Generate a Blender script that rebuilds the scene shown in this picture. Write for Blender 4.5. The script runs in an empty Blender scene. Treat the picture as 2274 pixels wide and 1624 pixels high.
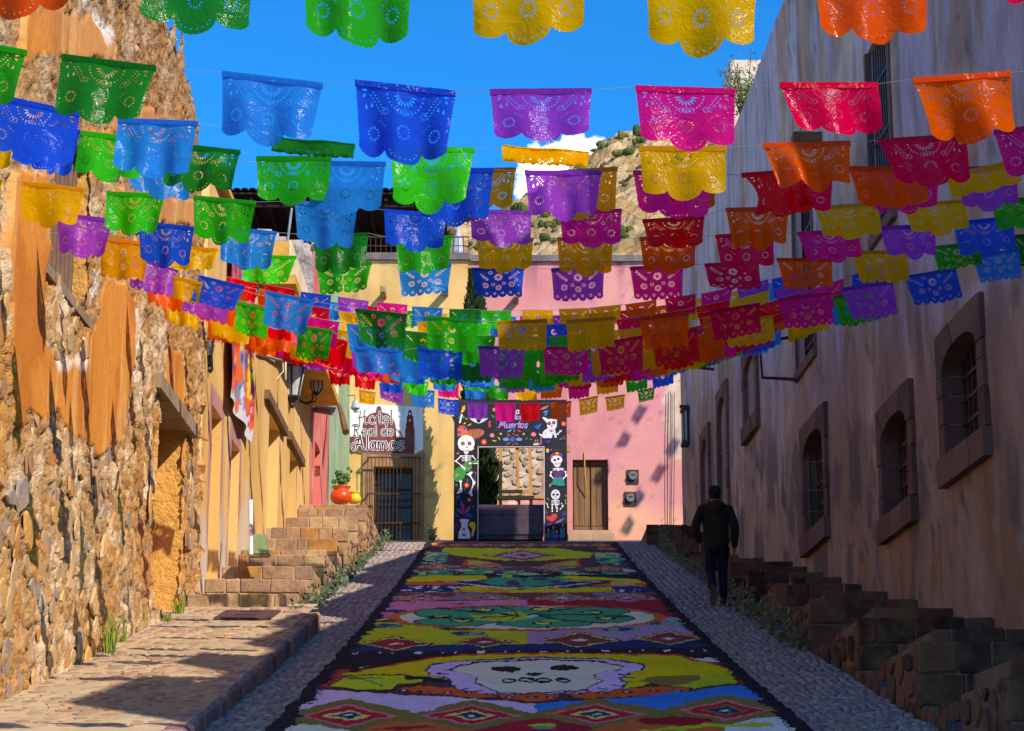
import bpy, bmesh, math, random
import numpy as np
from mathutils import Vector, Matrix
from mathutils.geometry import delaunay_2d_cdt
R = math.radians
rng = random.Random(7)
nrng = np.random.RandomState(7)
scene = bpy.context.scene
COL = scene.collection

# ---------------------------------------------------------------- camera, sky, sun, exposure
F = 4860.0                       # focal length in units of a 2274 px wide photograph
PITCH = R(12.6)
cd = bpy.data.cameras.new('camera'); cam = bpy.data.objects.new('camera', cd); COL.objects.link(cam)
cd.sensor_width = 36.0; cd.lens = 36.0 * F / 2274.0; cd.clip_start = 0.1; cd.clip_end = 6000
cam.location = (0, 0, 0); cam.rotation_euler = (R(90) + PITCH, 0, 0)
scene.camera = cam

SUN = Vector((1.0, -1.1, 1.15)).normalized()      # towards the sun
SUN_EL = math.asin(SUN.z); SUN_ROT = math.atan2(SUN.x, SUN.y)
world = bpy.data.worlds.new('World'); scene.world = world; world.use_nodes = True
wn, wl = world.node_tree.nodes, world.node_tree.links
wn.clear()
w_out = wn.new('ShaderNodeOutputWorld'); w_bg = wn.new('ShaderNodeBackground')
sky = wn.new('ShaderNodeTexSky'); sky.sky_type = 'NISHITA'; sky.sun_disc = False
sky.sun_elevation = SUN_EL; sky.sun_rotation = SUN_ROT
sky.altitude = 1500; sky.air_density = 1.0; sky.dust_density = 0.2; sky.ozone_density = 4.0
hs = wn.new('ShaderNodeHueSaturation'); hs.inputs['Saturation'].default_value = 1.45; hs.inputs['Value'].default_value = 0.62; hs.inputs['Hue'].default_value = 0.508
wl.new(sky.outputs[0], hs.inputs['Color'])
# small fair-weather clouds low over the hills
tc = wn.new('ShaderNodeTexCoord'); sep = wn.new('ShaderNodeSeparateXYZ'); wl.new(tc.outputs['Generated'], sep.inputs[0])
def wmath(op, a, b=None, clamp=False):
    n = wn.new('ShaderNodeMath'); n.operation = op; n.use_clamp = clamp
    for i, v in enumerate((a, b)):
        if v is None: continue
        if isinstance(v, (int, float)): n.inputs[i].default_value = v
        else: wl.new(v, n.inputs[i])
    return n.outputs[0]
def wnoise(sc, det):
    n = wn.new('ShaderNodeTexNoise'); n.inputs['Scale'].default_value = sc; n.inputs['Detail'].default_value = det
    n.inputs['Roughness'].default_value = 0.6; wl.new(tc.outputs['Generated'], n.inputs['Vector']); return n.outputs['Fac']
fine = wnoise(42, 5)
cu = wmath('DIVIDE', wmath('SUBTRACT', sep.outputs['X'], 0.030), 0.027)
cv = wmath('DIVIDE', wmath('SUBTRACT', sep.outputs['Z'], 0.303), 0.021)
blob = wmath('SUBTRACT', 1.0, wmath('SQRT', wmath('ADD', wmath('MULTIPLY', cu, cu), wmath('MULTIPLY', cv, cv))))
front = wmath('GREATER_THAN', sep.outputs['Y'], 0.0)
m1 = wmath('MULTIPLY', wmath('MULTIPLY', wmath('ADD', blob, wmath('MULTIPLY', wmath('SUBTRACT', fine, 0.5), 2.2)), 2.4, clamp=True), front)
band = wmath('SUBTRACT', 1.0, wmath('MULTIPLY', wmath('ABSOLUTE', wmath('SUBTRACT', sep.outputs['Z'], 0.16)), 8.0), clamp=True)
m2 = wmath('MULTIPLY', wmath('SUBTRACT', wmath('MULTIPLY', wnoise(5.5, 6), band), 0.47, ), 7.0, clamp=True)
mask = wmath('MAXIMUM', m1, m2)
mx = wn.new('ShaderNodeMixRGB'); wl.new(mask, mx.inputs['Fac']); wl.new(hs.outputs[0], mx.inputs[1]); mx.inputs[2].default_value = (7.6, 7.7, 8.2, 1)
SKY_STRENGTH = 0.15
wl.new(mx.outputs[0], w_bg.inputs['Color']); w_bg.inputs['Strength'].default_value = SKY_STRENGTH
wl.new(w_bg.outputs[0], w_out.inputs['Surface'])

sd = bpy.data.lights.new('sun', 'SUN'); sd.energy = 2.0; sd.angle = R(0.5); sd.color = (1.0, 0.965, 0.94)
sun = bpy.data.objects.new('sun', sd); COL.objects.link(sun)
sun.rotation_euler = SUN.to_track_quat('Z', 'Y').to_euler(); sun.location = (20, -20, 40)
scene.view_settings.view_transform = 'Standard'; scene.view_settings.look = 'None'
scene.view_settings.exposure = 1.6; scene.view_settings.gamma = 1.0; scene.view_settings.use_curve_mapping = False
scene.view_settings.use_white_balance = True; scene.view_settings.white_balance_temperature = 7800; scene.view_settings.white_balance_tint = 12
try:
    scene.cycles.transparent_max_bounces = 12; scene.cycles.max_bounces = 9; scene.cycles.diffuse_bounces = 5
    scene.cycles.transmission_bounces = 6; scene.cycles.glossy_bounces = 2
    scene.cycles.sample_clamp_indirect = 6.0
except Exception: pass

# ---------------------------------------------------------------- measuring: photograph pixel -> place on a known plane
cp, sp = math.cos(PITCH), math.sin(PITCH)
def ray(x, y):
    a = (x - 1137) / F; b = -(y - 812) / F
    return Vector((a, cp - b * sp, sp + b * cp))
def at(x, y, Y):
    d = ray(x, y); return d * (Y / d.y)
def atX(x, y, X):
    d = ray(x, y); return d * (X / d.x)
def project(x, y, z):
    d = y * cp + z * sp
    return 1137 + F * x / d, 812 - F * (-y * sp + z * cp) / d
def zr(Y):                                    # height of the street
    if np.isscalar(Y):
        if Y > 48.9: return 6.83 + .15 * (min(Y, 62) - 48.9)
        if Y < 8: return zr(8.0)
        return .951 + .172 * (Y - 17.46) + .00048 * (Y - 17.46) ** 2
    Yc = np.clip(Y, 8, 48.9)
    return .951 + .172 * (Yc - 17.46) + .00048 * (Yc - 17.46) ** 2 + .15 * (np.clip(Y, 48.9, 62) - 48.9)
def onroad(x, y, h=0.0, lo=8.0, hi=60.0):
    d = ray(x, y); g = d.z / d.y
    Y = lo
    f = lambda q: g * q - zr(q) - h
    while Y < hi and not (f(Y) > 0 and f(Y + .05) <= 0): Y += .05
    return d * (Y / d.y)

# ---------------------------------------------------------------- noise in numpy
def _hash(ix, iy, seed):
    h = (ix.astype(np.int64) * 374761393 + iy.astype(np.int64) * 668265263 + seed * 1442695041) & 0x7fffffff
    h = (h ^ (h >> 13)) * 1274126177 & 0x7fffffff
    return ((h ^ (h >> 16)) & 0xffff) / 65535.0
def vnoise(x, y, seed=0):
    x = np.asarray(x, float); y = np.asarray(y, float)
    ix, iy = np.floor(x), np.floor(y); fx, fy = x - ix, y - iy
    fx = fx * fx * (3 - 2 * fx); fy = fy * fy * (3 - 2 * fy)
    a = _hash(ix, iy, seed); b = _hash(ix + 1, iy, seed); c = _hash(ix, iy + 1, seed); d = _hash(ix + 1, iy + 1, seed)
    return (a * (1 - fx) + b * fx) * (1 - fy) + (c * (1 - fx) + d * fx) * fy
def fbm(x, y, seed=0, octv=4, gain=.5):
    s = 0; a = 1; t = 0
    for o in range(octv):
        s = s + a * vnoise(np.asarray(x) * 2 ** o, np.asarray(y) * 2 ** o, seed + o * 17); t += a; a *= gain
    return s / t
def ramp(x, a, b):
    t = np.clip((x - a) / (b - a), 0, 1); return t * t * (3 - 2 * t)
def in_poly(px, py, poly):
    inside = np.zeros(px.shape, bool); n = len(poly); j = n - 1
    for i in range(n):
        xi, yi = poly[i]; xj, yj = poly[j]
        if yi != yj:
            c = ((yi > py) != (yj > py)) & (px < (xj - xi) * (py - yi) / (yj - yi) + xi)
            inside ^= c
        j = i
    return inside

# ---------------------------------------------------------------- colours and materials
def lin1(c):
    c /= 255.0
    return c / 12.92 if c <= .04045 else ((c + .055) / 1.055) ** 2.4
def lin(r, g, b): return (lin1(r), lin1(g), lin1(b), 1.0)
def mul(c, k): return (c[0] * k, c[1] * k, c[2] * k, 1.0)

class NT:
    def __init__(s, name):
        s.m = bpy.data.materials.new(name); s.m.use_nodes = True
        s.n = s.m.node_tree.nodes; s.l = s.m.node_tree.links
        s.b = s.n['Principled BSDF']; s.o = s.n['Material Output']
    def new(s, t, **kw):
        n = s.n.new(t)
        for k, v in kw.items(): setattr(n, k, v)
        return n
    def link(s, a, b): s.l.new(a, b)
    def pos(s, stretch=(1, 1, 1), obj=False):
        c = s.new('ShaderNodeTexCoord').outputs['Object'] if obj else s.new('ShaderNodeNewGeometry').outputs['Position']
        mp = s.new('ShaderNodeMapping'); mp.inputs['Scale'].default_value = stretch; s.link(c, mp.inputs['Vector']); return mp.outputs[0]
    def noise(s, vec, scale, det=4, rough=.6, dist=0):
        n = s.new('ShaderNodeTexNoise'); n.inputs['Scale'].default_value = scale; n.inputs['Detail'].default_value = det
        n.inputs['Roughness'].default_value = rough; n.inputs['Distortion'].default_value = dist; s.link(vec, n.inputs['Vector']); return n.outputs['Fac']
    def step(s, v, a, b):
        n = s.new('ShaderNodeMapRange'); n.interpolation_type = 'SMOOTHSTEP'
        n.inputs['From Min'].default_value = a; n.inputs['From Max'].default_value = b; s.link(v, n.inputs['Value']); return n.outputs[0]
    def mix(s, f, a, b, mode='MIX'):
        n = s.new('ShaderNodeMixRGB'); n.blend_type = mode
        for i, v in zip((0, 1, 2), (f, a, b)):
            if isinstance(v, (int, float)): n.inputs[i].default_value = v
            elif isinstance(v, tuple): n.inputs[i].default_value = v
            else: s.link(v, n.inputs[i])
        return n.outputs[0]
    def math(s, op, a, b=0.0):
        n = s.new('ShaderNodeMath', operation=op)
        for i, v in enumerate((a, b)):
            if isinstance(v, (int, float)): n.inputs[i].default_value = v
            else: s.link(v, n.inputs[i])
        return n.outputs[0]
    def bump(s, h, strength, dist=.02, prev=None):
        n = s.new('ShaderNodeBump'); n.inputs['Strength'].default_value = strength; n.inputs['Distance'].default_value = dist
        s.link(h, n.inputs['Height'])
        if prev is not None: s.link(prev, n.inputs['Normal'])
        return n.outputs[0]
    def done(s, col=None, rough=.85, nrm=None, spec=.3, metal=0):
        if col is not None:
            if isinstance(col, tuple): s.b.inputs['Base Color'].default_value = col
            else: s.link(col, s.b.inputs['Base Color'])
        s.b.inputs['Roughness'].default_value = rough; s.b.inputs['Metallic'].default_value = metal
        s.b.inputs['Specular IOR Level'].default_value = spec
        if nrm is not None: s.link(nrm, s.b.inputs['Normal'])
        return s.m

MATS = {}
def mat(name, base=None, var=None, scale=3.0, rough=.85, bump=.35, bscale=30, stretch=(1, 1, 1), spec=.25, metal=0,
        src='plain', dirt=.35, obj=False, amt=.6, dist=.02):
    """plain surface: two-tone noise, fine mottling and bump. src: plain / attr (vertex colour) / obj (object colour)"""
    if name in MATS: return MATS[name]
    t = NT(name); v = t.pos(stretch, obj)
    n1 = t.noise(v, scale, 5); n2 = t.noise(v, bscale, 6, .65); n3 = t.noise(v, scale * .3, 3)
    if src == 'attr': a = t.new('ShaderNodeAttribute', attribute_name='Col'); c = a.outputs['Color']
    elif src == 'obj': c = t.new('ShaderNodeObjectInfo').outputs['Color']
    else: c = t.mix(0.0, base, base)
    if var is not None:
        f = t.math('MULTIPLY', t.step(n1, .38, .66), amt); c = t.mix(f, c, var)
    k = t.math('ADD', t.math('MULTIPLY', n2, dirt * 1.3), t.math('ADD', t.math('MULTIPLY', n3, dirt * .7), 1 - dirt))
    g = t.new('ShaderNodeCombineColor')
    for i in range(3): t.link(k, g.inputs[i])
    c = t.mix(1.0, c, g.outputs[0], 'MULTIPLY')
    nr = t.bump(n2, bump, dist) if bump else None
    if bump: nr = t.bump(n1, bump * .6, dist * 2, nr)
    MATS[name] = t.done(c, rough, nr, spec, metal)
    return MATS[name]

# ---------------------------------------------------------------- objects
def link(o, parent=None):
    COL.objects.link(o)
    if parent is not None:
        o.parent = parent
        o.matrix_parent_inverse = parent_world(parent).inverted()
    return o
def parent_world(p):
    m = Matrix.LocRotScale(p.location, p.rotation_euler, p.scale)
    if p.parent is not None: m = parent_world(p.parent) @ p.matrix_parent_inverse @ m
    return m
def tag(o, label=None, cat=None, group=None, kind=None):
    if label:
        w = label.split(); label = ' '.join(w[:16]); o['label'] = label
    if cat: o['category'] = cat
    if group: o['group'] = group
    if kind: o['kind'] = kind
    return o
def thing(name, label, cat, loc=(0, 0, 0), group=None):
    o = bpy.data.objects.new(name, None); o.empty_display_size = .2; o.location = loc; COL.objects.link(o)
    return tag(o, label, cat, group)

class MB:
    """collects shapes and links them as ONE mesh object"""
    def __init__(s): s.v = []; s.f = []; s.c = []; s.cur = None
    def add(s, vs, fs):
        b = len(s.v); s.v.extend([tuple(p) for p in vs]); s.f.extend([tuple(i + b for i in f) for f in fs])
        if s.cur is not None: s.c.extend([s.cur] * len(fs))
        return s
    def color(s, c): s.cur = c; return s
    def hexa(s, p):      # 8 points: bottom ring 0-3, top ring 4-7
        return s.add(p, [(3, 2, 1, 0), (4, 5, 6, 7), (0, 1, 5, 4), (1, 2, 6, 5), (2, 3, 7, 6), (3, 0, 4, 7)])
    def box(s, x0, x1, y0, y1, z0, z1):
        return s.hexa([(x0, y0, z0), (x1, y0, z0), (x1, y1, z0), (x0, y1, z0), (x0, y0, z1), (x1, y0, z1), (x1, y1, z1), (x0, y1, z1)])
    def bar(s, a, b, w, h=None, up=(0, 0, 1)):
        a = Vector(a); b = Vector(b); d = (b - a).normalized(); u = Vector(up)
        if abs(d.dot(u)) > .98: u = Vector((0, 1, 0))
        r = d.cross(u).normalized(); u = r.cross(d).normalized(); h = w if h is None else h
        r *= w / 2; u *= h / 2
        return s.hexa([a - r - u, a + r - u, a + r + u, a - r + u, b - r - u, b + r - u, b + r + u, b - r + u])
    def tube(s, pts, rad, n=6, cap=True):
        pts = [Vector(p) for p in pts]; m = len(pts)
        rads = rad if isinstance(rad, (list, tuple)) else [rad] * m
        vs = []; ref = None
        for i, p in enumerate(pts):
            d = (pts[min(i + 1, m - 1)] - pts[max(i - 1, 0)]).normalized()
            if ref is None:
                ref = Vector((0, 0, 1)) if abs(d.z) < .9 else Vector((1, 0, 0))
            x = d.cross(ref).normalized(); y = x.cross(d).normalized(); ref = y
            for k in range(n):
                a = 2 * math.pi * k / n; vs.append(p + (x * math.cos(a) + y * math.sin(a)) * rads[i])
        fs = [(i * n + k, i * n + (k + 1) % n, (i + 1) * n + (k + 1) % n, (i + 1) * n + k) for i in range(m - 1) for k in range(n)]
        if cap: fs += [tuple(range(n - 1, -1, -1)), tuple((m - 1) * n + k for k in range(n))]
        return s.add(vs, fs)
    def lathe(s, prof, c=(0, 0, 0), n=20):
        vs = []; m = len(prof)
        for r, z in prof:
            for k in range(n):
                a = 2 * math.pi * k / n; vs.append((c[0] + r * math.cos(a), c[1] + r * math.sin(a), c[2] + z))
        fs = [(i * n + k, i * n + (k + 1) % n, (i + 1) * n + (k + 1) % n, (i + 1) * n + k) for i in range(m - 1) for k in range(n)]
        fs += [tuple(range(n - 1, -1, -1)), tuple((m - 1) * n + k for k in range(n))]
        return s.add(vs, fs)
    def ellip(s, c, r, n=10, m=6):
        vs = []
        for i in range(m + 1):
            t = math.pi * i / m
            for k in range(n):
                a = 2 * math.pi * k / n
                vs.append((c[0] + r[0] * math.sin(t) * math.cos(a), c[1] + r[1] * math.sin(t) * math.sin(a), c[2] - r[2] * math.cos(t)))
        return s.add(vs, [(i * n + k, i * n + (k + 1) % n, (i + 1) * n + (k + 1) % n, (i + 1) * n + k) for i in range(m) for k in range(n)])
    def mesh(s, name, smooth=False):
        me = bpy.data.meshes.new(name); me.from_pydata(s.v, [], s.f)
        if s.c:
            a = me.color_attributes.new('Col', 'FLOAT_COLOR', 'CORNER')
            flat = []
            for f, c in zip(s.f, s.c): flat += list(c) * len(f)
            a.data.foreach_set('color', flat)
        if smooth: me.polygons.foreach_set('use_smooth', [True] * len(me.polygons))
        return me
    def build(s, name, m, parent=None, smooth=False, color=None):
        me = s.mesh(name, smooth); me.materials.append(m)
        o = bpy.data.objects.new(name, me); link(o, parent)
        if color is not None: o.color = color
        return o
def grid_obj(name, P, m, parent=None, col=None, skip=None, smooth=True):
    """P: (ny, nx, 3) points. col: (ny,nx,3/4) point colours. skip: (ny-1,nx-1) faces left out"""
    ny, nx = P.shape[:2]
    me = bpy.data.meshes.new(name)
    idx = np.arange(ny * nx).reshape(ny, nx)
    q = np.stack([idx[:-1, :-1], idx[:-1, 1:], idx[1:, 1:], idx[1:, :-1]], -1)
    if skip is not None: q = q[~skip]
    q = q.reshape(-1, 4)
    me.vertices.add(ny * nx); me.vertices.foreach_set('co', P.reshape(-1).astype(np.float32))
    me.loops.add(q.size); me.loops.foreach_set('vertex_index', q.reshape(-1).astype(np.int32))
    me.polygons.add(len(q)); me.polygons.foreach_set('loop_start', (np.arange(len(q)) * 4).astype(np.int32))
    me.polygons.foreach_set('use_smooth', np.full(len(q), smooth))
    me.update(calc_edges=True)
    if col is not None:
        a = me.color_attributes.new('Col', 'FLOAT_COLOR', 'POINT')
        c4 = np.ones((ny * nx, 4), np.float32); c4[:, :col.shape[-1]] = col.reshape(ny * nx, -1)
        a.data.foreach_set('color', c4.reshape(-1))
    me.materials.append(m)
    o = bpy.data.objects.new(name, me); link(o, parent); return o

def chamfer_block(c, size, jit=.06, cham=.12, seed=0):
    """rough dressed stone block, 24 verts"""
    r = random.Random(seed); vs = []; sx, sy, sz = [q / 2 for q in size]
    cm = cham * min(size)
    key = {}
    for ax in (-1, 1):
        for ay in (-1, 1):
            for az in (-1, 1):
                j = [1 + r.uniform(-jit, jit) for _ in range(3)]
                for k in range(3):
                    p = [ax * (sx * j[0] - (0 if k == 0 else cm)), ay * (sy * j[1] - (0 if k == 1 else cm)), az * (sz * j[2] - (0 if k == 2 else cm))]
                    key[(ax, ay, az, k)] = len(vs); vs.append((c[0] + p[0], c[1] + p[1], c[2] + p[2]))
    fs = []
    K = lambda x, y, z, k: key[(x, y, z, k)]
    for s_ in (-1, 1):
        for k in range(3):
            o = [(-1, -1), (1, -1), (1, 1), (-1, 1)]
            if (k == 1) != (s_ < 0): o = o[::-1]
            f = []
            for a, b in o:
                t = [a, b]; t.insert(k, s_); f.append(K(*t, k))
            fs.append(tuple(f))
    for k in range(3):
        i, j = [q for q in range(3) if q != k]
        for a in (-1, 1):
            for b in (-1, 1):
                def q(t, kk):
                    l = [0, 0, 0]; l[k] = t; l[i] = a; l[j] = b; return K(*l, kk)
                fs.append((q(-1, i), q(1, i), q(1, j), q(-1, j)))
    for ax in (-1, 1):
        for ay in (-1, 1):
            for az in (-1, 1): fs.append((K(ax, ay, az, 0), K(ax, ay, az, 1), K(ax, ay, az, 2)))
    return vs, fs
def fix_normals(me):
    bm = bmesh.new(); bm.from_mesh(me); bmesh.ops.recalc_face_normals(bm, faces=bm.faces); bm.to_mesh(me); bm.free()
def stone(name, c, size, m, parent, color, seed, jit=.05, cham=.1):
    vs, fs = chamfer_block((0, 0, 0), size, jit, cham, seed)
    mb = MB(); mb.add(vs, fs); me = mb.mesh(name); fix_normals(me); me.materials.append(m)
    o = bpy.data.objects.new(name, me); o.location = c; link(o, parent); o.color = color; return o
def dome_mesh(name, seed, n=9, h=1.0, flat=.72, m=None):
    """irregular pebble or field stone: unit disc in XY bulging to +Z"""
    r = random.Random(seed); vs = []
    rad = [1 + r.uniform(-.22, .22) for _ in range(n)]; off = [r.uniform(-.18, .18) for _ in range(n)]
    for s_, z in ((1.0, 0.0), (.93, .55), (flat, 1.0)):
        for k in range(n):
            a = 2 * math.pi * (k + off[k]) / n
            vs.append((rad[k] * s_ * math.cos(a), rad[k] * s_ * math.sin(a), h * (z + (r.uniform(-.12, .12) if z else 0))))
    vs.append((r.uniform(-.1, .1), r.uniform(-.1, .1), h * (1.05 + r.uniform(-.05, .12)))); c = 3 * n
    fs = [(i * n + k, i * n + (k + 1) % n, (i + 1) * n + (k + 1) % n, (i + 1) * n + k) for i in range(2) for k in range(n)]
    fs += [(2 * n + k, 2 * n + (k + 1) % n, c) for k in range(n)]
    me = bpy.data.meshes.new(name); me.from_pydata(vs, [], fs)
    if m: me.materials.append(m)
    return me

class Frame:
    """vertical wall plane: u along the wall, v up, d out of the wall"""
    def __init__(s, A, B, side):
        s.A = Vector((A[0], A[1])); s.t = (Vector((B[0], B[1])) - s.A).normalized()
        s.n = Vector((-s.t.y, s.t.x)) * side
    def w(s, u, v, d=0.0):
        p = s.A + s.t * u + s.n * d; return Vector((p.x, p.y, v))
    def px(s, x, y):
        r = ray(x, y); n = s.n; k = n.dot(s.A) / (n.x * r.x + n.y * r.y); P = r * k
        return (Vector((P.x, P.y)) - s.A).dot(s.t), P.z
    def arr(s, U, V, D):
        X = s.A.x + s.t.x * U + s.n.x * D; Y = s.A.y + s.t.y * U + s.n.y * D
        return np.stack([X, Y, V], -1)
    def box(s, mb, u0, u1, v0, v1, d0, d1):
        p = [s.w(u0, v0, d0), s.w(u1, v0, d0), s.w(u1, v0, d1), s.w(u0, v0, d1), s.w(u0, v1, d0), s.w(u1, v1, d0), s.w(u1, v1, d1), s.w(u0, v1, d1)]
        mb.hexa(p); return mb
    def prism(s, mb, poly, d0, d1):
        n = len(poly); vs = [s.w(u, v, d0) for u, v in poly] + [s.w(u, v, d1) for u, v in poly]
        mb.add(vs, [tuple(range(n - 1, -1, -1)), tuple(range(n, 2 * n))] + [(k, (k + 1) % n, (k + 1) % n + n, k + n) for k in range(n)]); return mb
RF = Frame((4.67, 21.5), (3.94, 50), 1)        # shaded wall on the right: outward is -X
LF = Frame((-4.2, 17.5), (-4.45, 59), -1)      # sunlit wall on the left: outward is +X
FF = Frame((0, 59), (1, 59), -1)               # end facades: outward is -Y
def lines(a, b, step, extra):
    g = list(np.arange(a, b, step)) + [b] + [e for e in extra if a < e < b]
    g = sorted(g); out = [g[0]]
    ex = set(extra) | {a, b}
    for x in g[1:]:
        if x - out[-1] < step * .3:
            if x in ex: 
                if out[-1] in ex and x - out[-1] > 1e-6: out.append(x)
                elif out[-1] not in ex: out[-1] = x
            continue
        out.append(x)
    return np.array(out)
def wall(name, fr, u0, u1, v0, v1, m, parent, holes=(), step=.3, amp=.012, nscale=1.2, colfn=None, topfn=None, seed=0, dfn=None, stepv=None):
    """wall sheet with rectangular openings (u0,u1,v0,v1,depth) and their reveals"""
    U1 = lines(u0, u1, step, [h[0] for h in holes] + [h[1] for h in holes])
    V1 = lines(v0, v1, stepv or step, [h[2] for h in holes] + [h[3] for h in holes])
    U, V = np.meshgrid(U1, V1); D = (fbm(U * nscale, V * nscale, seed + 3, 3) - .5) * 2 * amp
    if dfn is not None: D = D + dfn(U, V)
    skip = np.zeros((len(V1) - 1, len(U1) - 1), bool)
    uc = (U1[1:] + U1[:-1]) / 2; vc = (V1[1:] + V1[:-1]) / 2
    for h in holes: skip |= ((uc > h[0]) & (uc < h[1]))[None, :] & ((vc > h[2]) & (vc < h[3]))[:, None]
    Vt = V
    if topfn is not None:
        top = topfn(U); Vt = np.minimum(V, top)
        skip |= (V[:-1, :-1] >= top[:-1, :-1]) & (V[:-1, 1:] >= top[:-1, 1:])
    col = colfn(U, V) if colfn else None
    o = grid_obj(name, fr.arr(U, Vt, D), m, parent, col, skip, smooth=True)
    if holes:
        for h in holes:
            mb = MB()
            a, b, c, d, dep = h[:5]; e = .004
            q = lambda uu, vv, dd: fr.w(uu, vv, dd)
            for (p1, p2) in (((a, c), (a, d)), ((b, d), (b, c)), ((a, d), (b, d)), ((b, c), (a, c))):
                mb.add([q(*p1, .0), q(*p2, .0), q(*p2, -dep), q(*p1, -dep)], [(0, 1, 2, 3)])
            if colfn is not None:
                k = colfn(np.array([[(a + b) / 2]]), np.array([[(c + d) / 2]]))[0, 0]; mb.c += [tuple(k[:3]) + (1,)] * 4
            mb.build('reveal', m, parent)
    return o
# ================================================================ THE SETTING
def zs(Y): return zr(Y) + .13 + np.clip(np.asarray(Y, float) - 16.5, -20, 12) * .0085      # raised pavement
CURB_END = 27.6
# ---- ground
gx = np.concatenate([np.linspace(-400, -12, 14), np.linspace(-10, 10, 41), np.linspace(12, 400, 14)])
gy = np.concatenate([np.linspace(-300, 5, 10), np.linspace(8, 62, 109), np.linspace(70, 900, 14)])
GX, GY = np.meshgrid(gx, gy)
GZ = zr(GY) + (fbm(GX * 2.1, GY * 2.1, 5, 3) - .5) * .02 * (np.abs(GX) < 9)
m_mortar = mat('street_mortar', lin(118, 108, 104), lin(92, 84, 84), 2.5, .95, .5, 40)
road = grid_obj('road', np.stack([GX, GY, GZ - .012], -1), m_mortar); tag(road, kind='structure')
# ---- cobbles of the street: the largest in view one by one, the rest joined
m_cob = mat('cobble_stone', None, lin(150, 140, 142), 3.0, .8, .35, 35, src='obj', amt=.35)
m_cobs = mat('cobble_mass', None, lin(150, 140, 142), 3.0, .8, .3, 35, src='attr', amt=.35)
cob_pal = [lin(136, 122, 116), lin(156, 142, 132), lin(120, 106, 104), lin(146, 126, 110), lin(166, 152, 140), lin(128, 116, 116), lin(142, 130, 108)]
cob_mesh = [dome_mesh('cobble', 40 + k, 7, 1.0, .62, m_cob) for k in range(8)]
cobs = []
y = 15.6
while y < 50.5:
    s = .088 if y < 30 else .12
    for (xa, xb) in ((-2.50 if y < CURB_END else -2.96, -1.93), (2.36, 3.36 if y < 44 else 3.36 - (y - 44) * .06)):
        x = xa + rng.uniform(.02, .06)
        while x < xb:
            cobs.append((x + rng.uniform(-.012, .012), y + rng.uniform(-.02, .02), s * rng.uniform(.40, .54), s * rng.uniform(.42, .58), rng.uniform(.018, .034), rng.uniform(0, 6.28)))
            x += s * rng.uniform(.86, 1.06)
    y += s * .93
near = sorted([c for c in cobs if c[1] > 17.3 and abs(c[0] / c[1]) < .235], key=lambda c: c[1])[:300]
ns = set(near)
for i, (x, y, a, b, h, r_) in enumerate(near):
    o = bpy.data.objects.new('cobble', cob_mesh[i % 8]); o.location = (x, y, zr(y) - .006); o.scale = (a, b, h); o.rotation_euler = (Matrix.Rotation(R(10), 3, 'X') @ Matrix.Rotation(r_, 3, 'Z')).to_euler()
    link(o, road); o.color = rng.choice(cob_pal)
mb = MB()
for i, (x, y, a, b, h, r_) in enumerate(cobs):
    if (x, y, a, b, h, r_) in ns: continue
    mb.cur = rng.choice(cob_pal); n = 6; vs = []
    z0 = zr(y) - .008; ca, sa = math.cos(r_), math.sin(r_)
    for s_, zz in ((1.0, 0.0), (.8, .75)):
        for k in range(n):
            t = 2 * math.pi * k / n; px_, py_ = a * s_ * math.cos(t), b * s_ * math.sin(t)
            vs.append((x + px_ * ca - py_ * sa, y + px_ * sa + py_ * ca, z0 + h * zz + .18 * (py_ * ca + px_ * sa)))
    vs.append((x, y, z0 + h))
    mb.add(vs, [(k, (k + 1) % n, n + (k + 1) % n, n + k) for k in range(n)] + [(n + k, n + (k + 1) % n, 2 * n) for k in range(n)])
o = mb.build('cobbles', m_cobs, road, smooth=True); o['kind'] = 'stuff'

# ---- raised pavement on the left with flagstones set in mortar, and its kerb stones
m_pave = mat('pavement_mortar', lin(182, 160, 128), lin(156, 134, 106), 2.0, .95, .5, 45)
m_flag = mat('flagstone', None, lin(150, 124, 96), 3.0, .85, .35, 30, src='obj', amt=.4)
sx = np.linspace(-4.75, -2.58, 30); sy = np.linspace(13.5, 29.2, 160); SX, SY = np.meshgrid(sx, sy)
SZ = zs(SY) + (fbm(SX * 3, SY * 3, 11, 3) - .5) * .025
pave = grid_obj('pavement', np.stack([SX, SY, SZ], -1), m_pave); tag(pave, kind='structure')
flag_pal = [lin(168, 142, 112), lin(154, 126, 100), lin(176, 154, 124), lin(150, 120, 98), lin(178, 146, 106), lin(166, 148, 122), lin(148, 128, 106), lin(160, 118, 96)]
flag_mesh = [dome_mesh('flagstone', 70 + k, 6, 1.0, .92, m_flag) for k in range(8)]
pv = []
y = 16.7
while y < 28.6:
    x = -4.24 + rng.uniform(0, .1)
    while x < -2.66:
        a, b = rng.uniform(.05, .10), rng.uniform(.07, .125)
        if not (-3.70 < x < -2.85 and 26.4 < y < 27.9): pv.append((x + a, y + rng.uniform(-.04, .04), a, b, rng.uniform(.006, .012), rng.choice([0, 3.14]) + rng.uniform(-.4, .4)))
        x += 2 * a + rng.uniform(.012, .035)
    y += .225
for x, y, a, b, h, r_ in pv[:300]:
    o = bpy.data.objects.new('flagstone', flag_mesh[rng.randrange(8)]); o.location = (x, y, float(zs(y)) - .003); o.scale = (a, b, h)
    o.rotation_euler = (Matrix.Rotation(R(10.3), 3, 'X') @ Matrix.Rotation(r_, 3, 'Z')).to_euler(); link(o, pave); o.color = rng.choice(flag_pal)
mb = MB()
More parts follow.
